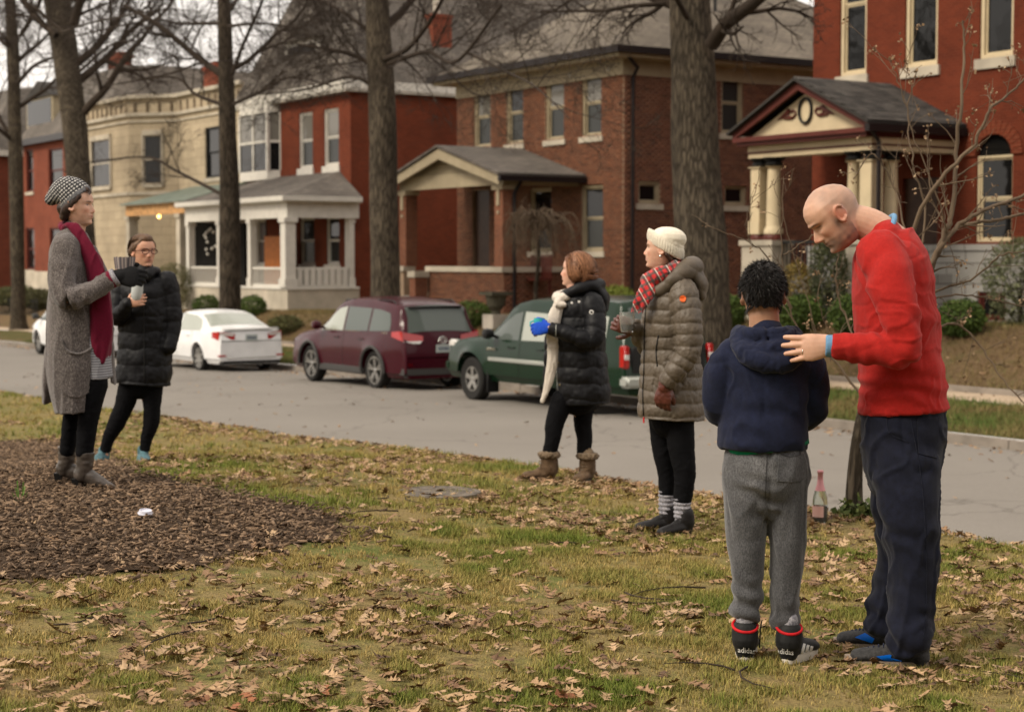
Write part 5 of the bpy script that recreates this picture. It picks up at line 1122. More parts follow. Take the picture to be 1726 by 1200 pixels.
for sg in (1, -1):
    d = MB(); y0, y1 = .42, .86; d.add([(-2.452, sg * y0, .8), (-2.452, sg * y0, .93), (-2.40, sg * .8, .99), (-2.38, sg * .8, .78), (-2.10, sg * (c.side(-2.1, .95) + .012), .97), (-2.10, sg * (c.side(-2.1, .9) + .012), .84), (-2.33, sg * (c.side(-2.33, .9) + .012), .985), (-2.33, sg * (c.side(-2.33, .85) + .012), .79)],
        [(0, 1, 2, 3), (3, 2, 6, 7), (7, 6, 4, 5)]); d.build('tail_light', M['lens_red'], t, org=(0, 0, 0))
    d = MB(); d.add([(-2.456, sg * .45, .88), (-2.456, sg * .45, .93), (-2.405, sg * .78, .96), (-2.405, sg * .78, .9)], [(0, 1, 2, 3)]); d.build('tail_lens', M['lens_white'], t, org=(0, 0, 0))
rbox('chrome_strip', M['chrome'], t, -2.458, -2.43, -.62, .62, .36, .375, .004); rbox('rear_diffuser', M['blackplastic'], t, -2.45, -2.2, -.75, .75, .2, .33, .03); rbox('boot_lip', M['p_white'], t, -2.44, -2.3, -.72, .72, 1.02, 1.06, .015)
plate(t, -2.45, 0, .84); mirror(t, .72, .92, 1.0, M['p_white']); handle(t, c, (-.75, .25), .86, M['p_white']); seam(t, c, -.1, .36, .96); seam(t, c, -1.0, .45, .96); seam(t, c, .95, .4, .93)
for sg in (1, -1): rbox('bumper_insert', M['lens_red'], t, -2.45, -2.4, sg * .74 - .1, sg * .74 + .1, .4, .44, .006)
# maroon SUV
top = [(2.47, .72), (2.44, .9), (2.2, 1.02), (1.7, 1.1), (1.25, 1.14), (1.1, 1.18), (.8, 1.38), (.5, 1.56), (.25, 1.65), (-.2, 1.705), (-.9, 1.71), (-1.6, 1.67), (-2.0, 1.625), (-2.14, 1.58), (-2.28, 1.32), (-2.38, 1.12), (-2.44, .95), (-2.47, .7)]
c = Car(4.94, 1.92, top, [(2.47, .85), (1.2, 1.03), (-1, 1.11), (-2.47, 1.12)], (1.42, -1.37), .378, .78, zb=.26, low=.36, arch=.07, wend=.87, up=.09)
af, ar = onv(487, 640, CV)[0], onv(692, 640, CV)[0]; print('suv L', ar - af)
t = park(c, 'parked_suv', 'maroon SUV with roof rails, between the white sedan and the green pickup', (af + ar) / 2 - 2.47 - .25)
c.body(M['p_maroon'], t, .05); wheels(c, t, .82, 5, True, .235, .72)
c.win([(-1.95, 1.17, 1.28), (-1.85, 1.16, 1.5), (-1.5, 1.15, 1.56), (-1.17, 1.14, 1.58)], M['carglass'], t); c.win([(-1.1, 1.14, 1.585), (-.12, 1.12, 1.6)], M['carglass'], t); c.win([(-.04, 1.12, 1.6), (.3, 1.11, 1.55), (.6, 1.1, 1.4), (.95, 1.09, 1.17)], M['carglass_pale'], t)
c.screen(-2.12, -2.36, .93, .9, M['carglass'], t, 'rear_window'); c.screen(.35, 1.08, .9, .92, M['carglass'], t, 'windscreen')
rbox('rear_spoiler', M['blackplastic'], t, -2.2, -1.95, -.6, .6, 1.59, 1.64, .02)
for sg in (1, -1):
    d = MB(); d.add([(-2.44, sg * .42, .98), (-2.425, sg * .42, 1.08), (-2.37, sg * .85, 1.16), (-2.4, sg * .85, .98), (-2.05, sg * (c.side(-2.05, 1.1) + .015), 1.15), (-2.05, sg * (c.side(-2.05, 1.05) + .015), 1.06), (-2.28, sg * (c.side(-2.28, 1.1) + .015), 1.17), (-2.3, sg * (c.side(-2.3, 1.0) + .015), 1.0)],
        [(0, 1, 2, 3), (3, 2, 6, 7), (7, 6, 4, 5)]); d.build('tail_light', M['lens_red'], t, org=(0, 0, 0))
    d = MB(); d.add([(-2.455, sg * .5, .93), (-2.45, sg * .45, .978), (-2.405, sg * .84, .978), (-2.41, sg * .8, .93)], [(0, 1, 2, 3)]); d.build('tail_lens', M['lens_white'], t, org=(0, 0, 0))
    d = MB(); d.tube([(.35, sg * .66, 1.65), (.25, sg * .66, 1.73), (-1.7, sg * .66, 1.74), (-1.85, sg * .66, 1.66)], .016, 6); rr_o = d.build('roof_rail', M['blackplastic'], t, smooth=40, org=(0, 0, 0))
    rbox('reflector', M['lens_red'], t, -2.47, -2.4, sg * .72 - .06, sg * .72 + .06, .5, .56, .008)
for x in (-.1, -1.2):
    d = MB(); d.tube([(x, -.7, 1.745), (x, .7, 1.745)], .014, 6); d.build('roof_bar', M['blackplastic'], t, smooth=40, org=(0, 0, 0))
    for sg in (1, -1): rbox('bar_foot', M['blackplastic'], t, x - .06, x + .06, sg * .66 - .04, sg * .66 + .04, 1.67, 1.76, .02)
rbox('rear_bumper', M['trim'], t, -2.485, -2.2, -.84, .84, .28, .5, .05); plate(t, -2.47, 0, .83); mirror(t, .82, .98, 1.18, M['p_maroon']); handle(t, c, (-.85, .2), .98, M['p_maroon'])
for z0_ in (0,):
    for sg in (1, -1):
        d = MB()
        for cx in c.wx:
            R_ = c.wr + .085; ts = np.linspace(-.25, math.pi + .25, 22); pts = [(cx + R_ * math.cos(a_), c.wr + R_ * math.sin(a_)) for a_ in ts]; pts = [p for p in pts if p[1] > .28]
            d = MB(); d.tube([(x, sg * (c.side(x, z) + .045 * (1 - max(0, z - .4))), z) for x, z in pts], .035, 6); d.build('arch_trim', M['trim'], t, smooth=40, org=(0, 0, 0))
        rbox('sill_trim', M['trim'], t, -.95, 1.0, sg * .93 - .03, sg * .93 + .03, .28, .42, .02)
d = MB(); ring = [(-2.462, .09 * math.cos(a_), .99 + .065 * math.sin(a_)) for a_ in np.linspace(0, 2 * math.pi, 21)]; d.tube(ring, .01, 6); d.tube([(-2.46, .05 * math.cos(a_), 1.0 + .03 * math.sin(a_)) for a_ in np.linspace(0, 2 * math.pi, 17)], .007, 5); d.build('badge', M['chrome'], t, smooth=True, org=(0, 0, 0))
seam(t, c, -.08, .42, 1.1); seam(t, c, -1.14, .75, 1.1); seam(t, c, 1.0, .42, 1.06); rbox('chrome_trim', M['chrome'], t, -1.9, .9, .905, .912, 1.115, 1.128, .002)
# dark green pickup with canopy
top = [(2.72, .78), (2.69, 1.0), (2.5, 1.1), (2.0, 1.17), (1.5, 1.2), (1.32, 1.24), (1.0, 1.45), (.72, 1.62), (.5, 1.7), (.1, 1.755), (-.5, 1.76), (-.66, 1.765), (-.8, 1.79), (-1.6, 1.8), (-2.35, 1.76), (-2.45, 1.7), (-2.6, 1.35), (-2.66, 1.15), (-2.68, .98), (-2.72, .7)]
c = Car(5.44, 1.9, top, [(2.72, .95), (1.3, 1.09), (-.6, 1.11), (-2.72, 1.12)], (1.8, -1.5), .388, .8, zb=.38, low=.5, arch=.1, wend=.93, up=.1)
af, ar = onv(750, 650, CV)[0], onv(1045, 650, CV)[0]; print('pickup L', ar - af)
t = park(c, 'pickup_truck', 'dark green pickup with a canopy over its bed, behind the short-haired woman', (af + ar) / 2 - 2.72, 'pickup')
c.body(M['p_green'], t, .07); wheels(c, t, .82, 5, False, .25, .56)
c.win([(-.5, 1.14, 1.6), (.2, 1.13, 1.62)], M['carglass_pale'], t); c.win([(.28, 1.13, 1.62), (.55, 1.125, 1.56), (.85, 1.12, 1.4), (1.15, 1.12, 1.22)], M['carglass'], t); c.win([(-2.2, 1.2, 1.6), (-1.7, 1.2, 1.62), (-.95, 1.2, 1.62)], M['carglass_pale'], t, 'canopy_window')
c.screen(.55, 1.3, .9, .93, M['carglass'], t, 'windscreen'); c.screen(-2.46, -2.6, .86, .86, M['carglass'], t, 'canopy_rear_window')
for sg in (1, -1):
    rbox('tail_light', M['lens_red'], t, -2.73, -2.58, sg * .84 - .055, sg * .84 + .05, .8, 1.16, .02); rbox('tail_lens', M['lens_white'], t, -2.736, -2.62, sg * .84 - .045, sg * .84 + .04, .93, 1.03, .01)
    rbox('headlight', M['lens_white'], t, 2.45, 2.7, sg * .78 - .09, sg * .78 + .09, .92, 1.06, .03)
    rbox('side_moulding', M['silver'], t, -.72, 1.2, sg * .952 - .015, sg * .952 + .015, .74, .81, .01); rbox('mud_flap', M['blackplastic'], t, 1.22, 1.26, sg * .83 - .12, sg * .83 + .12, .18, .6, .01)
    rbox('cab_gap', M['blackplastic'], t, -.72, -.69, sg * .93 - .03, sg * .945 + .012, .52, 1.12, .003)
    for k in range(6): rbox('badge_letter', M['chrome'], t, .98 + k * .045, 1.01 + k * .045, sg * .953 - .004, sg * .957 + .004, .93, .965, .002)
for k in range(9):   # raised letters of the tailgate are too blurred to read: plain panel, seam and handle only
    pass
rbox('tailgate_handle', M['blackplastic'], t, -2.74, -2.7, -.12, .12, .98, 1.05, .01); rbox('tailgate_panel', M['blackplastic'], t, -2.715, -2.66, -.74, .74, .7, 1.14, .02)
rbox('rear_bumper', M['silver'], t, -2.86, -2.62, -.93, .93, .5, .68, .04); rbox('front_bumper', M['p_green'], t, 2.6, 2.8, -.9, .9, .48, .72, .06); mirror(t, 1.0, .98, 1.2, M['blackplastic']); handle(t, c, (-.4, .5), 1.0, M['p_green'])
seam(t, c, .24, .52, 1.1); seam(t, c, -.6, .6, 1.1); seam(t, c, 1.25, .52, 1.06)
d = MB(); d.tube([(1.0, .955, 1.0), (1.0, .958, 1.001)], .001, 3)
# white minivan at the left edge
top = [(2.45, .7), (2.4, .85), (2.1, 1.0), (1.7, 1.08), (1.5, 1.14), (1.1, 1.4), (.8, 1.58), (.5, 1.68), (0, 1.73), (-1.5, 1.72), (-2.2, 1.66), (-2.35, 1.4), (-2.42, 1.0), (-2.45, .7)]
c = Car(4.9, 1.9, top, [(2.45, .82), (1.3, 1.0), (-2.45, 1.04)], (1.62, -1.45), .345, .8, zb=.26, low=.33, arch=.05, wend=.84)
t = park(c, 'parked_minivan', 'white minivan mostly hidden behind the woman in the grey cardigan', onv(47, 600, CV)[0], 'van')
c.body(M['p_white'], t, .02); wheels(c, t, .8, 5, False, .21, .64); c.win([(-2.1, 1.08, 1.5), (-1.0, 1.07, 1.58)], M['carglass'], t); c.win([(-.9, 1.07, 1.58), (.15, 1.05, 1.58)], M['carglass'], t); c.win([(.25, 1.05, 1.58), (.7, 1.04, 1.5), (1.3, 1.03, 1.12)], M['carglass'], t)
c.screen(.65, 1.45, .9, .93, M['carglass'], t, 'windscreen'); mirror(t, 1.25, .98, 1.12, M['trim'])
for sg in (1, -1): rbox('headlight', M['lens_white'], t, 2.2, 2.44, sg * .72 - .1, sg * .72 + .1, .72, .86, .04); rbox('tail_light', M['lens_red'], t, -2.42, -2.3, sg * .84 - .05, sg * .84 + .05, .9, 1.4, .02)
seam(t, c, .2, .36, 1.02); seam(t, c, -.95, .36, 1.02)
# ================================================================ people
for _k, _c in (('blackplastic', (.012, .012, .012)), ('silver', (.35, .36, .33))):
    if _k not in M: M[_k] = mat(_k, _c, .4, var=None)
def V3(*a): return np.array(a, float)
def limb(pts, rad, ref=(1, 0, 0), k=20, step=.018, round0=True, round1=True):
    """closed tapered tube with elliptic sections (a along ref, b across) and rounded ends"""
    P = np.array([tuple(p) for p in pts], float); Rr = np.array([(r, r) if np.isscalar(r) else r for r in rad], float)
    Ls = np.concatenate([[0], np.cumsum(np.linalg.norm(np.diff(P, axis=0), axis=1))]); n = max(6, int(Ls[-1] / step))
    C = catmull(P, n); t = np.linspace(0, len(P) - 1, n); Q = catmull(np.hstack([Rr, Rr[:, :1]]), n)[:, :2] if len(P) > 2 else np.stack([np.interp(t, range(len(P)), Rr[:, i]) for i in (0, 1)], 1)
    Q = np.maximum(Q, .002)
    T = np.gradient(C, axis=0); T /= np.maximum(np.linalg.norm(T, axis=1, keepdims=True), 1e-9)
    def cap(C0, T0, q, sg):
        cs, qs = [], []
        for a in (.985, .9, .7, .4):
            cs.append(C0 + T0 * sg * a * min(q)); qs.append(q * math.sqrt(max(1 - a * a, .01)))
        return cs, qs
    if round1: cs, qs = cap(C[-1], T[-1], Q[-1], 1); C = np.vstack([C, cs[::-1]]); Q = np.vstack([Q, qs[::-1]]); T = np.vstack([T, [T[-1]] * 4])
    if round0: cs, qs = cap(C[0], T[0], Q[0], -1); C = np.vstack([cs, C]); Q = np.vstack([qs, Q]); T = np.vstack([[T[0]] * 4, T])
    ref = np.array(ref, float); X = ref - T * (T @ ref)[:, None]; X /= np.maximum(np.linalg.norm(X, axis=1, keepdims=True), 1e-6); Y = np.cross(T, X)
    th = np.arange(k) * 2 * math.pi / k
    V = C[:, None] + X[:, None] * (np.cos(th)[None, :, None] * Q[:, 0][:, None, None]) + Y[:, None] * (np.sin(th)[None, :, None] * Q[:, 1][:, None, None])
    m = len(C); i = np.arange(m * k).reshape(m, k); j = np.roll(i, -1, 1); F = np.stack([i[:-1], j[:-1], j[1:], i[1:]], -1).reshape(-1, 4)
    return V.reshape(-1, 3), [tuple(f) for f in F] + [tuple(i[0][::-1]), tuple(i[-1])]
def ball(c, r, n=16):
    r = (r,) * 3 if np.isscalar(r) else r; V, F = [], []; m = n // 2
    for i in range(m + 1):
        ph = math.pi * (i + .0001 + (.9998 - .0001) * 0) / m if 0 < i < m else (.02 if i == 0 else math.pi - .02)
        for k in range(n): t = 2 * math.pi * k / n; V.append((c[0] + r[0] * math.sin(ph) * math.cos(t), c[1] + r[1] * math.sin(ph) * math.sin(t), c[2] + r[2] * math.cos(ph)))
    for i in range(m):
        for k in range(n): F.append((i * n + k, (i + 1) * n + k, (i + 1) * n + (k + 1) % n, i * n + (k + 1) % n))
    F += [tuple(range(n)), tuple(range(m * n, m * n + n))[::-1]]
    return np.array(V), F
def xf(piece, Mx):
    V, F = piece; M4 = np.array(Mx); return V @ M4[:3, :3].T + M4[:3, 3], F
def merge(pieces):
    Vs, Fs, n = [], [], 0
    for V, F in pieces: Vs.append(V); Fs += [tuple(i + n for i in f) for f in F]; n += len(V)
    return np.concatenate(Vs), Fs
def remesh(pieces, vox, smooth=2, sfac=.5):
    V, F = merge(pieces); me = bpy.data.meshes.new('tmp'); me.from_pydata(V.tolist(), [], F); bm = bmesh.new(); bm.from_mesh(me); bmesh.ops.recalc_face_normals(bm, faces=bm.faces[:]); bm.to_mesh(me); bm.free()
    o = bpy.data.objects.new('tmp', me); COL.objects.link(o); md = o.modifiers.new('r', 'REMESH'); md.mode = 'VOXEL'; md.voxel_size = vox; md.adaptivity = 0
    if smooth: sm = o.modifiers.new('s', 'SMOOTH'); sm.iterations = smooth; sm.factor = sfac
    dg = bpy.context.evaluated_depsgraph_get(); ev = o.evaluated_get(dg); m2 = ev.to_mesh(); n = len(m2.vertices)
    co = np.empty(n * 3, np.float32); m2.vertices.foreach_get('co', co); no = np.empty(n * 3, np.float32); m2.vertices.foreach_get('normal', no)
    nf = len(m2.polygons); fi = np.empty(len(m2.loops), np.int32); m2.loops.foreach_get('vertex_index', fi)
    ev.to_mesh_clear(); bpy.data.objects.remove(o); bpy.data.meshes.remove(me)
    return co.reshape(-1, 3).astype(float), no.reshape(-1, 3).astype(float), fi.reshape(-1, 4)
def garment(name, pieces, mtl, parent, vox=.008, smooth=3, disp=None, col=None, flat_bottom=None):
    V, N, F = remesh(pieces, vox, smooth)
    if disp is not None:
        d = disp(V, N); V = V + N * (d[:, None] if d.ndim == 1 else d)
    C = col(V, N) if col is not None else None
    return npmesh(name, V, F, mtl, parent, smooth=True, col=C)
# ---- head
ZF = [0, .012, .03, .045, .06, .07, .08, .095, .12, .135, .155, .175, .195, .21, .22, .225]
XF = [.05, .077, .078, .083, .085, .083, .083, .084, .083, .088, .088, .083, .069, .048, .026, .001]
ZB = [0, .03, .06, .09, .12, .15, .18, .2, .213, .221, .225]; XB = [.02, .045, .07, .09, .1, .1, .088, .068, .047, .025, .001]
ZW = [0, .01, .03, .06, .1, .14, .165, .19, .208, .219, .225]; WW = [.028, .04, .052, .063, .072, .077, .074, .06, .042, .022, .001]
def g(a, b, c, s, t): return np.exp(-((a) / s) ** 2 - ((b - c) / t) ** 2)
def head_dx(y, z, nose=1.0, lips=1.0, brow=1.0):
    N = np.interp(z, [.066, .071, .077, .083, .092, .105, .118, .128], [0, .012, .021, .0225, .018, .011, .004, 0]) * nose
    sg = np.interp(z, [.07, .08, .095, .12], [.0145, .0115, .0085, .0075]); d = N * np.exp(-(y / sg) ** 2)
    ay = np.abs(y)
    d = d + .007 * g(ay - .0125, z, .076, .006, .0055) + lips * (.0055 * g(y, z, .0585, .02, .0042) + .006 * g(y, z, .0465, .019, .0045)) - .004 * g(y, z, .0522, .024, .0022)
    d = d + .006 * g(y, z, .018, .02, .012) - .004 * g(y, z, .035, .022, .006) - .011 * g(ay - .031, z, .1155, .015, .0095) + .0045 * g(ay - .032, z, .1155, .010, .006)
    return d + .005 * brow * g(ay - .02, z, .1325, .026, .006) + .005 * g(ay - .046, z, .09, .016, .016) - .003 * g(ay - .04, z, .055, .012, .015)
def head_piece(Mx, sc=1.0, nose=1.0, male=False, ears=True, w=1.0):
    nz, nc = 110, 120; zs = np.concatenate([np.linspace(0, .15, 80, endpoint=False), np.linspace(.15, .225, 30)]); ph = np.linspace(0, 2 * math.pi, nc, endpoint=False)
    ph = ph - .32 * np.sin(ph); Z, PHg = np.meshgrid(zs, ph, indexing='ij'); c, s_ = np.cos(PHg), np.sin(PHg)
    F_ = np.interp(Z, ZF, XF); B_ = np.interp(Z, ZB, XB); W_ = np.interp(Z, ZW, WW) * w * (1 + (.06 if male else 0) * np.exp(-((Z - .03) / .03) ** 2))
    if male: F_ = F_ + .004 * np.exp(-((Z - .02) / .02) ** 2)
    y = W_ * np.sign(s_) * np.abs(s_) ** .88; x = np.where(c > 0, F_ * np.abs(c) ** .82, -B_ * np.abs(c)); x = x + np.where(c > 0, head_dx(y, Z, nose, .6 if male else 1, 1.6 if male else .8) * np.clip(c * 3, 0, 1), 0)
    V = np.stack([x, y, Z], -1).reshape(-1, 3) * sc; i = np.arange(nz * nc).reshape(nz, nc); j = np.roll(i, -1, 1)
    F = [tuple(f) for f in np.stack([i[:-1], j[:-1], j[1:], i[1:]], -1).reshape(-1, 4)] + [tuple(i[0][::-1]), tuple(i[-1])]; out = [xf((V, F), Mx)]
    if ears:
        for sg in (1, -1):
            rim = [(-.004 + .0165 * math.cos(t) - .004 * math.sin(t), sg * (.078 * w + .008 * (1 - math.cos(t)) * .6), .113 + .028 * math.sin(t)) for t in np.linspace(-2.4, 2.4, 14)]
            rim = [tuple(np.array(p) * sc) for p in rim]; out.append(xf(limb(rim[::-1], [.0042 * sc] * 14, k=8, step=.006), Mx))
            V, F = ball((-.010 * sc, sg * .0775 * w * sc, .113 * sc), (.017 * sc, .0055 * sc, .028 * sc)); out.append(xf((V, F), Mx)); V, F = ball((-.001 * sc, sg * .0785 * w * sc, .087 * sc), (.009 * sc, .005 * sc, .010 * sc)); out.append(xf((V, F), Mx))
    return out
def HM(pos, face, up=(0, 0, 1)):
    """head frame: origin under the chin on the head's axis, x towards the face"""
    f = Vector(face).normalized(); u = Vector(up); u = (u - f * u.dot(f)).normalized(); l = u.cross(f); M4 = Matrix(((f.x, l.x, u.x, pos[0]), (f.y, l.y, u.y, pos[1]), (f.z, l.z, u.z, pos[2]), (0, 0, 0, 1))); return M4
def skin_col(V, Mx, sc, tone, brow, lip=(.36, .09, .075), stub=None, hairline=None, flush=.6):
    Mi = np.array(Mx.inverted()); q = (V @ Mi[:3, :3].T + Mi[:3, 3]) / sc; x, y, z = q.T; ay = abs(y); n = len(V); C = np.tile(np.array(tone), (n, 1)); front = (x > .03) & (z > -.02) & (z < .24)
    hd = (np.linalg.norm(q - np.array([0, 0, .11]), axis=1) < .16)
    def bl(m, c): 
        nonlocal C
        m = np.clip(m, 0, 1)[:, None]; C = C * (1 - m) + np.array(c) * m
    red = (tone[0] * .98, tone[1] * .6, tone[2] * .52)
    bl(flush * .5 * (g(ay - .042, z, .085, .018, .018) * (x > .02)), red); bl(.8 * flush * g(y, z, .08, .014, .01) * (x > .085), red)
    bl((.25 + .7 * (stub is not None)) * np.exp(-((ay - .082) / .008) ** 2 - ((z - .113) / .035) ** 2) * (abs(x + .005) < .035) * hd, (tone[0], tone[1] * .52, tone[2] * .42))
    bl(.85 * g(y, z, .0525, .021, .0075) * (x > .07), lip); bl(.8 * g(y, z, .0523, .021, .0018) * (x > .07), (.05, .02, .018))
    bl(.85 * np.exp(-((ay - .031) / .018) ** 4 - ((z - .1335 + .15 * (ay - .03) ** 2 / .03) / .0042) ** 2) * (x > .05), brow)
    bl(.75 * np.exp(-((ay - .032) / .015) ** 4 - ((z - .1185) / .0028) ** 2) * (x > .05), (.03, .02, .018))
    if stub is not None:
        m = np.exp(-((z - .03) / .04) ** 4) * (x > -.02) * (z < .085) * (1 - g(ay - .03, z, .09, .02, .02)); m = m * hd; bl(.72 * m * (.75 + .5 * vnoise(V, 60)), stub)
        bl(.85 * np.exp(-((x - .022) / .013) ** 2 - ((z - .092) / .026) ** 2) * (ay > .05) * hd, (.08, .06, .05))
    if hairline is not None:
        m = sstep(-x + .35 * (z - .12), -.045, .03) * sstep(z, .06, .1) * (z > .05) * hd; bl(.55 * m * (.75 + .4 * vnoise(V, 45)), hairline)
    return C
def eyes(Mx, sc, root, iris=(.05, .035, .02), look=(1, 0, 0), w=1.0):
    for sg in (1, -1):
        y, z = .031, .1155; s_ = (y / .073) ** (1 / .88); xs = .083 * (1 - s_ ** 2) ** .41 + float(head_dx(np.array(y), np.array(z))); c = np.array([xs - .0098, sg * y * w, z]) * sc
        V, F = ball((0, 0, 0), .0118 * sc, 16); d = V / np.linalg.norm(V, axis=1, keepdims=True); lk = np.array(look) / np.linalg.norm(look); a = d @ lk
        C = np.where(a[:, None] > .9, np.array([[.01, .008, .008]]), np.where(a[:, None] > .8, np.array([iris]), np.array([[.5, .46, .43]])))
        V, F2 = xf((V + c, F), Mx); mb = MB(); mb.add(V, F2); o = mb.build('eye', M['eye'], root, smooth=True, org=(0, 0, 0)); at = o.data.color_attributes.new('Col', 'FLOAT_COLOR', 'POINT'); cc = np.ones((len(V), 4), np.float32); cc[:, :3] = C; at.data.foreach_set('color', cc.ravel())
def hand(w, d, nrm, thumb, sc=1.0, curl=(.3, .3, .3, .3), tcurl=.3, spread=.08, fat=1.0, tdir=(.55, .75, -.35)):
    """palm + five fingers; w wrist, d pointing to the fingers, nrm back of the hand, thumb = +1/-1 side of cross(nrm, d)"""
    d = unit(V3(*d)); nrm = V3(*nrm); nrm = unit(nrm - d * (nrm @ d)); y = np.cross(nrm, d) * thumb; P = lambda x, yy, z: np.array(w) + (d * x + y * yy + nrm * z) * sc; out = []
    out.append(limb([P(-.02, 0, 0), P(.02, 0, 0), P(.06, 0, .002), P(.088, 0, 0)], [(.024 * sc * fat, .02 * sc * fat), (.032 * sc * fat, .018 * sc * fat), (.04 * sc * fat, .015 * sc * fat), (.039 * sc * fat, .011 * sc * fat)], ref=y, k=16, step=.01))
    for i, (yy, L_, r) in enumerate(((.031, .072, .0088), (.0105, .08, .0092), (-.0105, .074, .0088), (-.0305, .058, .0078))):
        a = 0; p = P(.08, yy, 0); pts = [P(.06, yy * .8, 0), p]; sp = spread * (1.5 - i); 
        for j, f in enumerate((.45, .3, .25)):
            a += curl[i] * (1, 1.1, .7)[j]; dd = d * math.cos(a) * math.cos(sp) - nrm * math.sin(a) + y * math.sin(sp) * math.cos(a); p = p + dd * L_ * f * sc; pts.append(p)
        out.append(limb(pts, [r * sc * fat * 1.05, r * sc * fat * 1.05, r * sc * fat, r * sc * fat * .92, r * sc * fat * .8], ref=y, k=10, step=.008))
    t0 = P(.015, .024, -.004); td = unit(d * tdir[0] + y * tdir[1] + nrm * tdir[2]); t1 = t0 + td * .042 * sc; td2 = unit(td + d * tcurl * .9 - nrm * tcurl * .5); t2 = t1 + td2 * .034 * sc; td3 = unit(td2 + d * tcurl * .5 - nrm * tcurl * .3 - y * tcurl * .6); t3 = t2 + td3 * .026 * sc
    out.append(limb([t0, t1, t2, t3], [.0145 * sc * fat, .012 * sc * fat, .0105 * sc * fat, .0088 * sc * fat], ref=y, k=10, step=.008)); return out
def quilt(coord, period, amp, P=None, wob=.004, pw=.55):
    q = coord + (wob * vnoise(P, 14) if P is not None else 0); return amp * (np.abs(np.sin(math.pi * q / period)) ** pw - 1)
def folds(V, amp, sc=(9, 9, 5), off=0.0, pw=1.6):
    n = fbm(V * np.array(sc), 1.0, off, 3); w = V * np.array(sc); w = w + .6 * vnoise(w, .7, off + 9)[:, None]; return amp * .55 * n + amp * .75 * np.clip(1 - 3.2 * np.abs(vnoise(w * 1.4, 1.0, off + 3)), 0, 1) ** 1.5 - amp * .5 * np.clip(1 - 4 * np.abs(vnoise(w * 1.1, 1.0, off + 13)), 0, 1) ** 1.5
def seg_t(V, pts):
    """distance to a polyline and arc length along it"""
    best = np.full(len(V), 1e9); tt = np.zeros(len(V)); acc = 0
    for a, b in zip(pts[:-1], pts[1:]):
        a, b = np.array(a), np.array(b); ab = b - a; L_ = np.linalg.norm(ab); t = np.clip(((V - a) @ ab) / L_ ** 2, 0, 1); d = np.linalg.norm(V - a - t[:, None] * ab, axis=1); m = d < best; best[m] = d[m]; tt[m] = acc + t[m] * L_; acc += L_
    return best, tt
def crease(V, c, d, r, n, amp):
    """radiating creases around a joint c, running across direction d"""
    q = V - np.array(c); dist = np.linalg.norm(q, axis=1); t = q @ unit(np.array(d, float)); return amp * np.exp(-(dist / r) ** 2) * np.sin(t * n + 2.5 * vnoise(V, 11))
class Per:
    def F(s, px, d): X = (px - PW / 2) / s.s * (1 + d / s.Y) - s.X; return V3(X, d, gz(X + s.X, d + s.Y) - s.g)
    def __init__(s, label, px0, py0, sc, group=None):
        s.s, s.px0, s.py0 = sc, px0, py0; s.Y = FPX / sc; X = (px0 - PW / 2) / sc; s.g = gz(X, s.Y); p = atY(px0, py0, s.Y); s.X = p.x
        print(label[:30], 'pos', round(X, 2), round(s.Y, 2), 'ground', round(s.g, 3), 'wanted', round(p.z, 3))
        s.root = thing('person', label, 'person', (p.x, s.Y, s.g), 0, group); s.dz = p.z - s.g
    def J(s, px, py, d=0.0):
        k = 1 + d / s.Y; X = (px - PW / 2) / s.s * k - s.X
        zz = CAMZ - (py - HOR) / s.s * k - s.g
        return V3(X, d, zz)
    def rows(s, rows):
        pts, rad = [], []
        for r in rows:
            py, xl, xr, b = r[:4]; d = r[4] if len(r) > 4 else 0; pts.append(s.J((xl + xr) / 2, py, d)); rad.append(((xr - xl) / 2 / s.s, b))
        return pts, rad
    def torso(s, rows, **k): pts, rad = s.rows(rows); return limb(pts, rad, ref=(1, 0, 0), k=36, **k)
def fab(name, c, rough=.85, var=.12, nsc=60, bump=(300, .25, .002), sheen=.15, c2=None, spec=.2, wave=None):
    m = NB(name); v = m.coord(); n = m.noise(v, nsc, 4, .7); lo = c2 or tuple(x * (1 - var) for x in c); hi = tuple(x * (1 + var) for x in c)
    big = m.ramp(m.noise(v, 5, 3), [(.3, .9), (.7, 1.1)]); m.set(Base_Color=m.mix(1.0, m.ramp(n, [(.35, lo), (.65, hi)]), big, 'MULTIPLY'), Roughness=rough, Specular_IOR_Level=spec, Sheen_Weight=sheen * .25, Sheen_Roughness=.5)
    h = m.noise(v, bump[0], 3, .7)
    if wave:
        w = m.n('ShaderNodeTexWave', wave_type='BANDS', bands_direction=wave[1]); w.inputs['Scale'].default_value = wave[0]; w.inputs['Distortion'].default_value = .4; m.l(v, w.inputs['Vector']); h = m.math('ADD', m.math('MULTIPLY', h, .5), m.math('MULTIPLY', w.outputs[1], wave[2]))
    m.bump(h, bump[1], bump[2]); return m.mat
sk = NB('skin'); at_ = sk.n('ShaderNodeAttribute', attribute_name='Col'); sn = sk.noise(sk.coord(), 45, 4); sk.set(Base_Color=sk.mix(1.0, at_.outputs[0], sk.ramp(sn, [(.3, .92), (.7, 1.06)]), 'MULTIPLY'), Roughness=.5, Specular_IOR_Level=.4, Subsurface_Weight=.12, Subsurface_Radius=[.012, .005, .003], Subsurface_Scale=.5)
sk.bump(sk.noise(sk.coord(), 260, 3), .12, .001); M['skin'] = sk.mat
M['eye'] = attrmat('eye', .15, .02, spec=.6); M['hairattr'] = attrmat('hair', .5, .25, nscale=120, spec=.28)
M['red_knit'] = fab('red_sweater', (.34, .012, .009), .85, .1, 90, (420, .3, .0015), .25, wave=(170, 'Z', .5)); M['blue_shirt'] = fab('light_blue_shirt', (.13, .26, .42), .8, .08)
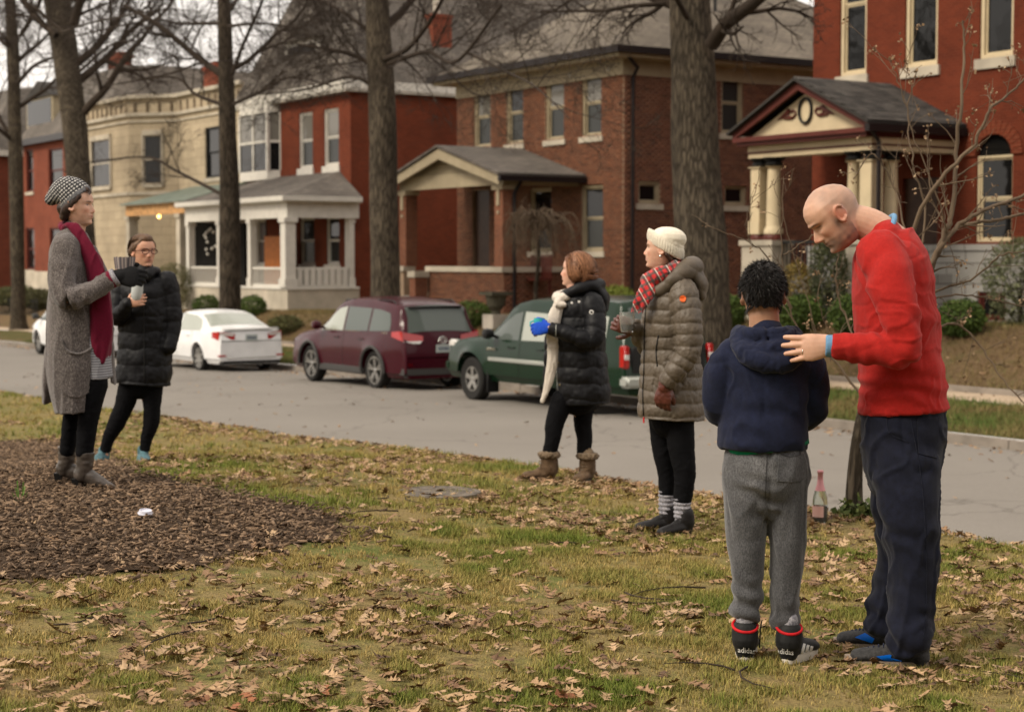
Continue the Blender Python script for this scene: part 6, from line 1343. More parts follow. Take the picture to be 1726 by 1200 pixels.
M['cord'] = fab('navy_corduroy', (.006, .0075, .018), .85, .3, 40, (200, .3, .002), .25, wave=(150, 'X', .8)); M['navy'] = fab('navy_fleece', (.008, .011, .03), .9, .2, 50, (300, .3, .002), .3)
M['tee_green'] = fab('green_tshirt', (.0, .16, .07), .85, .1); M['black_nylon'] = fab('black_puffer_nylon', (.0045, .0045, .006), .55, .2, 20, (60, .25, .003), .0, spec=.22)
M['taupe_nylon'] = fab('taupe_puffer_nylon', (.1, .079, .058), .5, .12, 20, (70, .35, .004), .0, spec=.35); M['black_legs'] = fab('black_leggings', (.004, .004, .005), .85, .2, sheen=0, spec=.1)
M['cream_smooth'] = fab('cream_fine_knit', (.72, .66, .54), .9, .06, 60, (200, .35, .002), .2); M['cream_knit'] = fab('cream_knit', (.72, .66, .54), .9, .08, 50, (160, .5, .004), .3, wave=(70, 'X', .7)); M['white_scarf'] = fab('white_scarf', (.6, .54, .47), .9, .1, 60, (160, .6, .004), .3)
M['burgundy'] = fab('burgundy_knit', (.13, .004, .022), .85, .12, 80, (300, .3, .002), .25); M['blue_glove'] = fab('blue_knit_glove', (.01, .06, .42), .85, .15, 80, (220, .5, .003), .2)
M['black_glove'] = fab('black_knit_glove', (.007, .007, .008), .85, .2); M['brown_leather'] = fab('brown_leather', (.085, .022, .014), .4, .25, 30, (120, .4, .002), 0, spec=.5)
M['boot_grey'] = fab('grey_brown_boot_leather', (.06, .048, .04), .35, .3, 18, (70, .3, .003), 0, spec=.5); M['boot_black'] = fab('black_boot', (.01, .009, .009), .5, .2); M['boot_brown'] = fab('brown_suede_boot', (.1, .062, .035), .85, .25, 25, (120, .5, .004), .2)
M['fur'] = fab('tan_fur_trim', (.17, .12, .075), .95, .35, 60, (120, 1.0, .01), .4); M['teal_shoe'] = fab('teal_running_shoe', (.07, .14, .16), .7, .35, 50, (200, .5, .003)); M['sock_grey'] = fab('speckled_grey_sock', (.3, .29, .31), .9, .4, 90, (200, .6, .004), .2, c2=(.1, .1, .12))
M['sole'] = mat('off_white_sole', (.6, .55, .47), .7, var=(20, .15)); M['shoe_black'] = fab('black_shoe', (.012, .012, .012), .6, .3, 50); M['shoe_grey'] = fab('grey_running_shoe', (.035, .034, .034), .7, .4, 60, (180, .5, .003))
M['whiteprint'] = mat('white_print', (.75, .73, .7), .6, var=None); M['blueprint'] = mat('bright_blue_print', (.0, .13, .62), .45, var=None); M['redlining'] = mat('red_lining', (.5, .01, .015), .7, var=(30, .2)); M['gold'] = mat('silver_ring', (.7, .66, .6), .2, metal=1, var=None)
def tweed():
    m = NB('grey_marled_knit'); v = m.coord('Object', (1, 1, .38)); n = m.noise(v, 190, 5, .75); n2 = m.noise(m.coord(), 6, 3); c = m.ramp(n, [(.34, (.04, .034, .032)), (.5, (.1, .085, .08)), (.66, (.25, .22, .205))])
    m.set(Base_Color=m.mix(1.0, c, m.ramp(n2, [(.3, .85), (.7, 1.15)]), 'MULTIPLY'), Roughness=.95, Specular_IOR_Level=.1, Sheen_Weight=.3); m.bump(n, .7, .006); return m.mat
M['tweed'] = tweed()
def heather():
    m = NB('faded_grey_sweatpants'); v = m.coord('Object', (1, 1, .5)); n = m.noise(v, 220, 4, .7); n2 = m.noise(m.coord(), 7, 5, .6); c = m.ramp(n, [(.35, (.035, .035, .038)), (.65, (.098, .098, .103))])
    a = m.n('ShaderNodeAttribute', attribute_name='Col'); m.set(Base_Color=m.mix(1.0, m.mix(1.0, c, m.ramp(n2, [(.3, .8), (.7, 1.25)]), 'MULTIPLY'), a.outputs[0], 'MULTIPLY'), Roughness=.92, Specular_IOR_Level=.1, Sheen_Weight=.35); m.bump(n, .35, .003); return m.mat
M['heather'] = heather()
def rad_m(a, s): return a / 2 / s
def hairmesh(name, pieces, root, c1, c2, vox=.006, flow=(60, 60, 8), amp=.004, smooth=3, extra=None):
    def col(V, N):
        t = np.clip(.5 + .9 * vnoise(V * np.array(flow) * 1.8, 1.0, 4), 0, 1)[:, None]; return np.array(c1) * (1 - t) + np.array(c2) * t
    return garment(name, pieces, M['hairattr'], root, vox, smooth, lambda V, N: amp * vnoise(V * np.array(flow), 1.0), col)
def sole_shoe(root, heel, toe, w=.05, h=.09, up_m=None, sole_m=None, name='shoe', ankle=None, tiltz=0.0, ah=None, vox=.004, hs=.022, aw=.04, toeh=.5, nrows=None, disp=None):
    """low shoe between heel and toe points (local, at the ground); returns the upper and the sole"""
    heel, toe = np.array(heel, float), np.array(toe, float); L_ = np.linalg.norm(toe - heel); d = (toe - heel) / L_; side = unit(np.cross((0, 0, 1), d)); up = V3(0, 0, 1); q = lambda t, z: heel + d * L_ * t + up * z
    pcs = [limb([q(.12, hs + .026), q(.2, hs + .03), q(.45, hs + .028), q(.7, hs + .02), q(.86, hs + .014)], [(w * .86, .036), (w * .9, .036), (w * .96, .032), (w * 1.04, .028), (w * .88, .024)], ref=side, k=20, step=.012),
           limb([q(.13, hs + .01), q(.13, h * .6), q(.15, h)], [(w * .74, .036), (w * .72, .038), (aw, aw * 1.1)], ref=side, k=18, step=.012),
           limb([q(.1, hs + .02), q(.13, h * .75), q(.14, h)], [(w * .62, .035), (w * .66, .038), (aw, aw)], ref=side, k=18, step=.012), limb([q(.2, h * .85), q(.42, h * .72), q(.6, h * .5)], [(w * .6, .03), (w * .6, .024), (w * .6, .016)], ref=side, k=16, step=.012)]
    if ah: pcs.append(limb([q(.13, h * .8), q(.14, ah)], [(aw, aw * 1.1), (aw, aw)], ref=side, k=18, step=.012))
    o = garment(name, pcs, up_m, root, vox, 3, disp); mb = MB(); outl = []
    for t in np.linspace(0, 1, 17): a = t * math.pi; outl.append((.0 + .1 * (1 - math.sin(a)) , a))
    ring = []; n = 28
    for k in range(n):
        a = 2 * math.pi * k / n; x = .5 - .5 * math.cos(a); ww = w * (.72 + .2 * x - .15 * max(0, x - .75) * 4 * .3); ring.append((x, math.sin(a) ** 1 * ww * (1 if abs(math.sin(a)) > 0 else 1)))
    def P3(x, y, z): return heel + d * (x * (L_ + .004) - .002) + side * np.sign(y) * abs(y) ** .8 * (w ** .2) * 1.0 + up * z
    ts = lambda x: .018 * max(0, x - .8) / .2 * .6 + tiltz
    V = [P3(x, y, ts(x) + .0) for x, y in ring] + [P3(x, y * 1.04, hs * .6 + ts(x)) for x, y in ring] + [P3(x, y, hs + .006 + ts(x) * .8) for x, y in ring]
    F = [tuple(range(n))[::-1], tuple(range(2 * n, 3 * n))] + [(r * n + k, r * n + (k + 1) % n, (r + 1) * n + (k + 1) % n, (r + 1) * n + k) for r in (0, 1) for k in range(n)]
    mb.add(V, F); s_ = mb.build('sole', sole_m, o, smooth=50, org=(0, 0, 0)); return o, q, side

def legs(P, paths, body_k=.55, drop=True):
    """(garment pieces, body pieces) following the same leg lines"""
    out, bd = [], []
    for pts, rad, up in paths:
        out.append(limb(pts, rad, round1=False)); bd.append(limb(pts[up:] + [pts[-1] - V3(0, 0, .02)], [(a * body_k, b * body_k) for a, b in rad[up:]] + [(.026, .028)]))
    return out, bd
def comb(name, root, shell, Mx, n, centre, crown, L_, w, c1, c2, rg, seg=8, ymin=-1, keep=None, lift=.0018, wild=.1, part=0.0):
    """hair strands combed from the crown down over the hair's own surface"""
    t = BVHTree.FromPolygons([v.co for v in shell.data.vertices], [tuple(p.vertices) for p in shell.data.polygons]); M3 = Mx; V, F, C = [], [], []; k = 0
    C0 = Vector(centre); CR = Vector(crown)
    for i in range(n):
        a = rg.random() * 6.283; d0 = (CR - C0).normalized(); u = d0.orthogonal().normalized(); u2 = d0.cross(u); tgt = u * math.cos(a) + u2 * math.sin(a); s0 = rg.random() ** .7 * 1.9; l = L_ * (.5 + .7 * rg.random()); pts = []
        for j in range(seg + 1):
            ph = s0 + l * j / seg; dd = d0 * math.cos(ph) + tgt * math.sin(ph); dd = dd + Vector(rg.normal(0, wild * .04, 3)); q = M3 @ (C0 + dd * .11); r = t.find_nearest(q)
            if r[0] is None: break
            pts.append(r[0] + r[1] * (lift * (.3 + rg.random()) * (1 + wild * j)))
        if len(pts) < seg + 1: continue
        if keep is not None and not keep(Mx.inverted() @ pts[-1]): continue
        tt = rg.random(); col = np.array(c1) * (1 - tt) + np.array(c2) * tt
        for j in range(seg + 1):
            tg = (pts[min(j + 1, seg)] - pts[max(j - 1, 0)]); nn = pts[j] - (M3 @ C0); sd = tg.cross(nn); sd = sd.normalized() * w * (1 - .7 * (j / seg) ** 2) if sd.length > 1e-9 else Vector((w, 0, 0)); V += [tuple(pts[j] + sd), tuple(pts[j] - sd)]; C += [col, col]
        for j in range(seg): F.append((k + 2 * j, k + 2 * j + 1, k + 2 * j + 3, k + 2 * j + 2))
        k += 2 * (seg + 1)
    o = npmesh(name, np.array(V), np.array(F), M['hairattr'], root, smooth=True, col=np.array(C)); o['kind'] = 'stuff'; return o
from mathutils.bvhtree import BVHTree
from mathutils.bvhtree import BVHTree
def bvh(o):
    M4 = o.matrix_world.copy(); p = o.parent; T = Matrix.Identity(4)
    q = o; T = q.matrix_basis.copy()
    while q.parent is not None: q = q.parent; T = q.matrix_basis @ T
    vs = [T @ v.co for v in o.data.vertices]; return BVHTree.FromPolygons(vs, [tuple(p.vertices) for p in o.data.polygons]), T
CAMP = Vector((0, 0, CAMZ))
class Decal:
    """patches sewn or printed on a surface: picture points are carried onto the real surface and lifted off it by their thickness"""
    def __init__(s, o): s.o = o; s.t, s.T = bvh(o); s.Ti = s.T.inverted()
    def hit(s, px, py, off=.002):
        r = s.t.ray_cast(CAMP, ray(px, py).normalized())
        if r[0] is None: r = s.t.find_nearest(CAMP + ray(px, py).normalized() * (s.T.translation - CAMP).length)
        n = r[1]; d = (CAMP - r[0]).normalized()
        if n.dot(d) < 0: n = -n
        return s.Ti @ (r[0] + n * off)
    def strip(s, name, a, b, mtl, nr=6, off=.003, n=14):
        A = catmull([(*p, 0) for p in a], n)[:, :2]; B = catmull([(*p, 0) for p in b], n)[:, :2]; V = []
        for o_ in (off, -.002):
            for i in range(n):
                for j in range(nr): q = A[i] + (B[i] - A[i]) * j / (nr - 1); V.append(tuple(s.hit(q[0], q[1], o_)))
        F = []; m = n * nr
        for i in range(n - 1):
            for j in range(nr - 1): q = i * nr + j; F += [(q, q + 1, q + nr + 1, q + nr), (m + q, m + q + nr, m + q + nr + 1, m + q + 1)]
        for i in range(n - 1):
            for j in (0, nr - 1): q = i * nr + j; F.append((q, q + nr, m + q + nr, m + q))
        for j in range(nr - 1):
            for i in (0, n - 1): q = i * nr + j; F.append((q, q + 1, m + q + 1, m + q))
        mb = MB(); mb.add(V, F); return mb.build(name, mtl, s.o, smooth=40, org=(0, 0, 0))
    def line(s, name, pts, mtl, r=.0012, n=20, off=.001):
        C = catmull([(*p, 0) for p in pts], n); mb = MB(); mb.tube([s.hit(p[0], p[1], off) for p in C], r, 5); return mb.build(name, mtl, s.o, smooth=True, org=(0, 0, 0))
    def text(s, txt, x0, y0, x1, y1, mtl, hpx, off=.0025, name='lettering'):
        cu = bpy.data.curves.new('t', 'FONT'); cu.body = txt; cu.resolution_u = 2; cu.offset = .012; to = bpy.data.objects.new('t', cu); COL.objects.link(to)
        me = bpy.data.meshes.new_from_object(to.evaluated_get(bpy.context.evaluated_depsgraph_get())); bpy.data.objects.remove(to)
        bm = bmesh.new(); bm.from_mesh(me); bmesh.ops.triangulate(bm, faces=bm.faces[:]); xs = [v.co.x for v in bm.verts]; ys = [v.co.y for v in bm.verts]; w, h0, h1 = max(xs), min(ys), max(ys)
        for v in bm.verts:
            t = v.co.x / w; px = x0 + (x1 - x0) * t; py = y0 + (y1 - y0) * t - v.co.y / h1 * hpx; v.co = s.hit(px, py, off)
        bm.to_mesh(me); bm.free(); me.materials.clear(); me.materials.append(mtl); return newobj(name, me, s.o)
def G(P, px, py): q = pxground(px, py); return V3(q.x - P.X, q.y - P.Y, q.z - P.g)
def band(name, Mx, cx, rx, ry, zf, half, thick, mtl, root, ribs=0, ra=.0, n=144, closed=True):
    V, F = [], []; k = 12
    for i in range(n):
        t = 2 * math.pi * i / n; rb = 1 + ra * (math.sin(ribs * t) if ribs else 0)
        for j in range(k):
            a = 2 * math.pi * j / k; r = thick * rb * math.cos(a); x = cx + (rx + r) * math.cos(t); y = (ry + r) * math.sin(t); V.append((x, y, zf(x, y) + half * math.sin(a)))
    for i in range(n):
        for j in range(k): F.append((i * k + j, ((i + 1) % n) * k + j, ((i + 1) % n) * k + (j + 1) % k, i * k + (j + 1) % k))
    V, _ = xf((np.array(V), F), Mx); mb = MB(); mb.add(V, F); return mb.build(name, mtl, root, smooth=True, org=(0, 0, 0))
def strands(name, root, n, base, dirs, L_, w, c1, c2, rg, bend=.3, seg=3):
    """hair locks as thin tapered ribbons"""
    P = base(n); D = dirs(P); D /= np.linalg.norm(D, axis=1, keepdims=True); S = np.cross(D, rg.normal(0, 1, (n, 3))); S /= np.linalg.norm(S, axis=1, keepdims=True); l = L_ * (.5 + .8 * rg.random((n, 1))); V = []
    B = rg.normal(0, bend, (n, 3))
    for k in range(seg + 1):
        t = k / seg; c = P + D * l * t + B * l * t * t; ww = w * (1 - t * .85); V += [c + S * ww, c - S * ww]
    V = np.stack(V, 1); m = 2 * (seg + 1); F = np.concatenate([np.stack([np.arange(n) * m + 2 * k + q for q in (0, 1, 3, 2)], 1) for k in range(seg)]); t = rg.random((n, 1, 1)); C = (np.array(c1) * (1 - t) + np.array(c2) * t) * np.ones((n, m, 1))
    return npmesh(name, V.reshape(-1, 3), F, M['hairattr'], root, col=C.reshape(-1, 3))
rg = np.random.default_rng(3)
FAIR = (.56, .325, .225)
M['sole_tan'] = mat('tan_sole', (.28, .22, .17), .75, var=(20, .2))
# ---------------------------------------------------------------- the man in red
P = Per('bald man in bright red sweater and navy trousers, resting his hand on the boy', 1500, 1125, 453); J = P.J; R0 = P.root
H = HM(J(1438, 407, 0), (-.77, -.1, -.62), (-.63, 0, .77)); SCM = 1.07
near_el, near_wr = J(1524, 585, -.27), J(1402, 583, -.215)
body = head_piece(H, SCM, 1.32, True) + [limb([J(1518, 428), J(1494, 402), J(1466, 382), J(1434, 370)], [(.08, .08), (.07, .07), (.066, .06), (.058, .055)], ref=(.5, 0, .8), step=.012), limb([J(1515, 420), J(1510, 520), J(1520, 640), J(1525, 700)], [(.07, .13), (.12, .15), (.12, .13), (.1, .1)]),
    limb([J(1490, 440, -.14), near_el, near_wr], [.055, .045, .028]), limb([J(1490, 440, .14), J(1512, 570, .22), J(1515, 650, .1)], [.055, .045, .028]),
    limb([J(1530, 740, -.06), J(1540, 900, -.1), J(1540, 1090, -.1)], [.07, .055, .04]), limb([J(1512, 740, .06), J(1514, 890, .12), J(1502, 1065, .14)], [.065, .045, .035])]
hw = near_wr; body += hand(hw, (-1, .08, -.08), (-.1, -1, .1), -1, 1.08, (.12, .13, .15, .2), .3, .1, 1.16, (.8, .2, -.6)); body += hand(J(1512, 655, .1), (0, -.2, -1), (0, 1, 0), 1, .9)
garment('body', body, M['skin'], R0, .0036, 2, None, lambda V, N: skin_col(V, H, SCM, FAIR, (.1, .07, .05), (.42, .16, .13), (.13, .095, .08), (.2, .15, .12), .8))
arm = [J(1484, 428, -.13), J(1500, 470, -.21), J(1514, 530, -.26), near_el, J(1475, 588, -.25), J(1404, 584, -.215)]
def dsw(V, N):
    x, y, z = V.T; d = folds(V, .0055, (8, 10, 11)); el = crease(V, near_el, (1, 0, .6), .14, 75, .008) + crease(V, J(1450, 588, -.24), (1, 0, .25), .09, 120, .0035)
    hem = J(1520, 650)[2]; d = d + .005 * np.exp(-((z - hem) / .05) ** 2) * np.sin(z * 90 + 3 * vnoise(V, 6)) + el; d = d + crease(V, J(1470, 470, -.2), (.7, 0, -.7), .11, 50, .009); d = d + crease(V, J(1560, 560, -.12), (.35, 0, .9), .16, 38, .009); hz = J(1520, 684)[2]
    return d + .0025 * (z < hz)
sw = garment('sweater', [limb([J(1499, 392), J(1508, 430), J(1516, 480)], [(.08, .1), (.108, .18), (.128, .195)], ref=(1, 0, -.6), round0=False), P.torso([(400, 1455, 1520, .12, .0), (425, 1439, 1545, .19), (480, 1438, 1568, .205), (540, 1442, 1580, .2), (600, 1449, 1587, .19), (650, 1451, 1594, .182), (693, 1451, 1601, .178)], round1=False),
    limb(arm, [.09, .085, .075, .068, .061, .046], round1=False), limb([J(1484, 436, .12), J(1505, 520, .2), J(1512, 585, .22), J(1515, 640, .13)], [.08, .075, .065, .045])], M['red_knit'], R0, .0065, 5, dsw)
garment('shirt', [limb([J(1487, 398) + V3(.45, 0, .89) * .084 * math.cos(a) + V3(0, .082, 0) * math.sin(a) for a in np.linspace(0, 2 * math.pi, 25)], [.011] * 25, k=10), limb([J(1415, 584, -.215), J(1391, 583, -.212)], [.042, .04], step=.008, round1=False)], M['blue_shirt'], R0, .005, 1)
def dtr(V, N):
    d = folds(V, .012, (8, 8, 4)); 
    for c, a in ((J(1530, 890, -.1), .007), (J(1500, 880, .12), .006), (J(1535, 1075, -.1), .012), (J(1492, 1040, .13), .012), (J(1530, 740, -.1), .006)): d = d + crease(V, c, (.3, 0, 1), .13, 62, a)
    return d
tr = garment('trousers', [P.torso([(672, 1462, 1594, .16), (720, 1455, 1597, .165), (775, 1458, 1590, .16), (800, 1466, 1585, .14)]),
    limb([J(1533, 770, -.08), J(1535, 850, -.1), J(1542, 900, -.1), J(1546, 960, -.1), J(1541, 1030, -.1), J(1540, 1080, -.11), J(1552, 1102, -.11)], [(.125, .1), (.115, .1), (.104, .095), (.093, .088), (.088, .085), (.086, .085), (.066, .07)], round1=False),
    limb([J(1514, 775, .07), J(1512, 850, .1), J(1513, 905, .12), (J(1513, 950, .13)), J(1502, 1010, .14), J(1495, 1050, .14), J(1503, 1070, .14)], [(.105, .1), (.088, .09), (.072, .08), (.064, .075), (.066, .072), (.07, .07), (.056, .06)], round1=False)], M['cord'], R0, .0075, 4, dtr)
dc = Decal(tr); dc.line('seam', [(1535, 705), (1552, 800), (1560, 900), (1562, 1000), (1556, 1080)], M['cord'], .0018, 40); dc.strip('pocket', [(1545, 705), (1582, 703)], [(1548, 765), (1578, 772)], M['cord'], 8, .004); dc.line('pocket_edge', [(1495, 700), (1500, 730), (1530, 745)], M['cord'], .002)
for tag_, hx, hy, tx, ty in (('n', 1566, 1127, 1424, 1118), ('f', 1516, 1098, 1405, 1088)):
    hl, tt = G(P, hx, hy), G(P, tx, ty); sh, q, sd = sole_shoe(R0, hl, tt, .052, .1, M['shoe_grey'], M['sole_tan'], ah=.12, hs=.02, disp=lambda V, N: .001 * vnoise(V, 90))
    dc = Decal(sh); ox, oy = hx - 1563, hy - 1127
    if tag_ == 'n': dc.strip('blue_mark', [(1477, 1106), (1500, 1103), (1502, 1106), (1497, 1110)], [(1497, 1115), (1497, 1111), (1500, 1112), (1519, 1119)], M['blueprint'], 4, .003); dc.strip('blue_mark', [(1498, 1108), (1520, 1113)], [(1496, 1113), (1517, 1120)], M['blueprint'], 4, .0034)
    else: dc.strip('blue_mark', [(1441, 1074), (1458, 1067)], [(1470, 1083), (1474, 1076)], M['blueprint'], 4, .003)
    for k in range(6):
        f = .48 + .06 * k; p = q(f, .0); zz = .088 - .005 * k; mb = MB(); mb.tube([p + sd * .022 + V3(0, 0, zz - .012), p + V3(0, 0, zz), p - sd * .022 + V3(0, 0, zz - .012)], .0035, 6); mb.build('lace', M['navy'], sh, smooth=True, org=(0, 0, 0))
# wedding ring round the ring finger
rgp = hw + unit(V3(-1, .08, -.08)) * .105 + V3(0, -.002, -.013); mb = MB(); mb.tube([rgp + V3(.0, .0105 * math.cos(a), .0105 * math.sin(a)) for a in np.linspace(0, 2 * math.pi, 17)], .0017, 6); mb.build('ring', M['gold'], R0, smooth=True, org=(0, 0, 0))
# ---------------------------------------------------------------- the boy
P = Per('black-haired boy seen from behind in navy hoodie and faded grey sweatpants', 1300, 1115, 453); J = P.J; R0 = P.root
H = HM(J(1288, 548, -.01), (.05, 1, -.32), (0, .3, 1)); TAN = (.36, .19, .115)
body = head_piece(H, .98) + [limb([J(1290, 585, .0), J(1288, 530, .0)], [(.062, .06), (.056, .056)]), limb([J(1290, 600), J(1290, 740)], [(.12, .08), (.12, .08)]),
    limb([J(1228, 608, 0), J(1215, 680, .0), J(1238, 690, .18)], [.04, .036, .026]), limb([J(1358, 608, 0), J(1370, 682, .0), J(1345, 695, .18)], [.04, .036, .026]),
    limb([J(1262, 770, 0), J(1262, 900, 0), J(1262, 1095, .0)], [.06, .05, .03]), limb([J(1328, 770, 0), J(1330, 900, 0), J(1328, 1098, .0)], [.06, .05, .03])]
body += hand(J(1240, 692, .2), (.6, .8, .2), (0, 0, 1), 1, .85, (.5,) * 4) + hand(J(1343, 694, .2), (-.6, .8, .2), (0, 0, 1), -1, .85, (.5,) * 4)
garment('body', body, M['skin'], R0, .0045, 2, None, lambda V, N: skin_col(V, H, .98, TAN, (.02, .015, .01), hairline=(.02, .015, .012)))
hs = [xf(ball((-.012, 0, .14), (.098, .083, .096)), H), xf(ball((-.035, 0, .095), (.07, .07, .05)), H), xf(ball((-.02, 0, .17), (.085, .075, .065)), H)]
hairmesh('hair', hs, R0, (.008, .007, .007), (.022, .018, .016), .005, (70, 70, 30), .006)
def hb(n):
    d = rg.normal(0, 1, (n * 3, 3)); d /= np.linalg.norm(d, axis=1, keepdims=True); d = d[(d[:, 2] > -.72) & ((np.abs(d[:, 1]) < .75) | (d[:, 2] > -.1))][:n]; q = d * np.array([.1, .083, .107]) + np.array([-.013, 0, .13]); return xf((q, []), H)[0]
hc = np.array(H @ Vector((-.012, 0, .12))); crown = np.array(H @ Vector((-.06, .015, .21)))
def hd(Pp):
    o_ = Pp - hc; o_ /= np.linalg.norm(o_, axis=1, keepdims=True); sw_ = Pp - crown; sw_ /= np.linalg.norm(sw_, axis=1, keepdims=True) + 1e-6; return o_ * .3 + sw_ * .95 + np.array([0, 0, -.15]) + rg.normal(0, .07, Pp.shape) + .4 * np.stack([vnoise(Pp, 22), vnoise(Pp, 22, 5), vnoise(Pp, 22, 9)], 1)
o = strands('hair_locks', R0, 11000, hb, hd, .014, .0013, (.004, .004, .004), (.018, .014, .012), rg); o['kind'] = 'stuff'
def dho(V, N):
    d = folds(V, .007, (8, 10, 7), 20); d = d + crease(V, J(1290, 735, -.1), (.25, 0, 1), .16, 60, .005)
    for c in (J(1213, 682, 0), J(1371, 686, 0), J(1232, 625, -.05), J(1350, 625, -.05)): d = d + crease(V, c, (.6, 0, .8), .09, 75, .005)
    return d
ho = garment('hoodie', [P.torso([(560, 1262, 1320, .08), (580, 1232, 1350, .1), (600, 1214, 1370, .12), (650, 1217, 1366, .13), (700, 1218, 1362, .13), (738, 1213, 1364, .142), (757, 1214, 1362, .135)], round1=False),
    limb([J(1238, 596, .0), J(1216, 630, .0), J(1213, 680, .02), J(1225, 700, .1), J(1240, 692, .2)], [.062, .064, .058, .052, .038]), limb([J(1345, 592, .0), J(1368, 628, .0), J(1371, 684, .02), J(1360, 702, .1), J(1342, 695, .2)], [.062, .064, .058, .052, .038])], M['navy'], R0, .0065, 5, dho)
garment('hood', [limb([J(1246, 560, .03), J(1250, 585, -.07), J(1275, 606, -.13), (J(1318, 612, -.13)), J(1345, 592, -.1), J(1340, 565, .02)], [.03, .036, .04, .04, .034, .028]),
    limb([J(1243, 556, .03), J(1258, 562, -.06), J(1290, 566, -.09), J(1325, 562, -.07), J(1338, 558, .02)], [.02, .026, .03, .028, .02]), limb([J(1268, 592, -.1), J(1300, 588, -.12), J(1330, 582, -.1)], [(.03, .03)] * 3),
    limb([J(1252, 570, -.06), J(1285, 600, -.135), J(1335, 606, -.12)], [.018, .022, .016])], M['navy'], R0, .006, 3, lambda V, N: folds(V, .006, (16, 16, 18), 3))
garment('tshirt', [limb([J(1293, 730, 0), J(1297, 757, 0)], [(.152, .13), (.156, .13)], round0=False, round1=False)], M['tee_green'], R0, .006, 1)
def dpa(V, N):
    d = folds(V, .008, (9, 9, 3.2), 40)
    for c, a in ((J(1262, 1045, 0), .008), (J(1328, 1060, 0), .006), (J(1262, 1010, 0), .006), (J(1285, 835, -.1), .006)): d = d + crease(V, c, (.15, 0, 1), .09, 85, a)
    sx = J(1292, 800)[0]; zc_ = J(1292, 880)[2]; return d - .01 * np.exp(-((V[:, 0] - sx) / .012) ** 2) * (V[:, 2] > zc_)
def cpa(V, N):
    k = np.ones((len(V), 3)); c = J(1280, 800, -.12); d = np.linalg.norm((V - c) * np.array([1, .6, 1]), axis=1); f = np.exp(-(d / .11) ** 2) * (.6 + .8 * vnoise(V, 22)); return k * (1 + .75 * np.clip(f, 0, 1.3)[:, None] * np.array([[1, .97, .9]]))
pa = garment('sweatpants', [P.torso([(728, 1232, 1352, .1), (752, 1230, 1358, .112), (775, 1222, 1366, .132), (815, 1222, 1367, .13), (838, 1232, 1356, .1)]),
    limb([J(1260, 815, 0), J(1261, 900, 0), J(1263, 960, 0), J(1262, 1010, .0), J(1261, 1034, 0), J(1262, 1052, 0)], [(.084, .1), (.074, .085), (.062, .07), (.056, .062), (.058, .062), (.042, .05)], round1=False),
    limb([J(1327, 815, 0), J(1331, 900, 0), J(1329, 960, 0), J(1327, 1015, 0), J(1328, 1045, 0), J(1328, 1068, 0)], [(.084, .1), (.07, .085), (.06, .07), (.053, .062), (.053, .06), (.046, .052)], round1=False)], M['heather'], R0, .0065, 4, dpa, cpa)
dc = Decal(pa); pk = dc.strip('back_pocket', [(1312, 760), (1330, 768), (1347, 765)], [(1310, 810), (1330, 812), (1350, 810)], M['heather'], 10, .004); at0 = pk.data.color_attributes.new('Col', 'FLOAT_COLOR', 'POINT'); at0.data.foreach_set('color', np.ones(len(at0.data) * 4, np.float32))
dc.line('centre_seam', [(1294, 742), (1292, 790), (1290, 840)], M['shoe_black'], .0012, 24, .0)
dc.line('pocket_stitching', [(1312, 758), (1313, 764), (1330, 770), (1346, 767), (1348, 761)], M['shoe_grey'], .0016, 24, .004)
hl = G(P, 1259, 1112) + V3(0, 0, 0); shoes = []
for hl, tt, nm in ((P.F(1259, -.055), P.F(1259, -.055) + V3(.045, .23, 0), 'l'), (P.F(1328, -.055), P.F(1328, -.055) + V3(.14, .18, 0), 'r')):
    sh, q, sd = sole_shoe(R0, hl, tt, .047, .1, M['shoe_black'], M['sole'], ah=.112, hs=.024, aw=.05, name='shoe'); shoes.append((sh, q, sd))
    mb = MB(); cpt = q(.14, 0); ring = [cpt + V3(.046 * math.cos(a), .048 * math.sin(a), .132 + .016 * math.sin(a)) for a in np.linspace(0, 2 * math.pi, 21)]; mb.tube(ring, .006, 8); mb.build('collar_lining', M['redlining'], sh, smooth=True, org=(0, 0, 0)); garment('sock', [limb([cpt + V3(0, .0, .1), cpt + V3(0, .0, .16)], [.036, .034])], M['sock_grey'], R0, .005, 1)
Decal(shoes[0][0]).text('adidas', 1244, 1098, 1272, 1101, M['whiteprint'], 9); Decal(shoes[1][0]).text('adidas', 1310, 1100, 1337, 1103, M['whiteprint'], 9)
dc = Decal(shoes[1][0])
for k in range(3): x = 1352 + k * 6.5; dc.strip('stripe', [(x - 3, 1103), (x + 1.5, 1084 + k * 2)], [(x + 1, 1104), (x + 5, 1085 + k * 2)], M['whiteprint'], 3, .003, 8)
lc = MB(); q = J(1283, 1052, -.03); lc.tube([q + V3(-.02, 0, -.01), q, q + V3(.012, 0, .004), q + V3(.006, 0, -.03), q + V3(.004, 0, -.1)], .0028, 6); lc.build('lace', M['shoe_black'], shoes[0][0], smooth=True, org=(0, 0, 0))
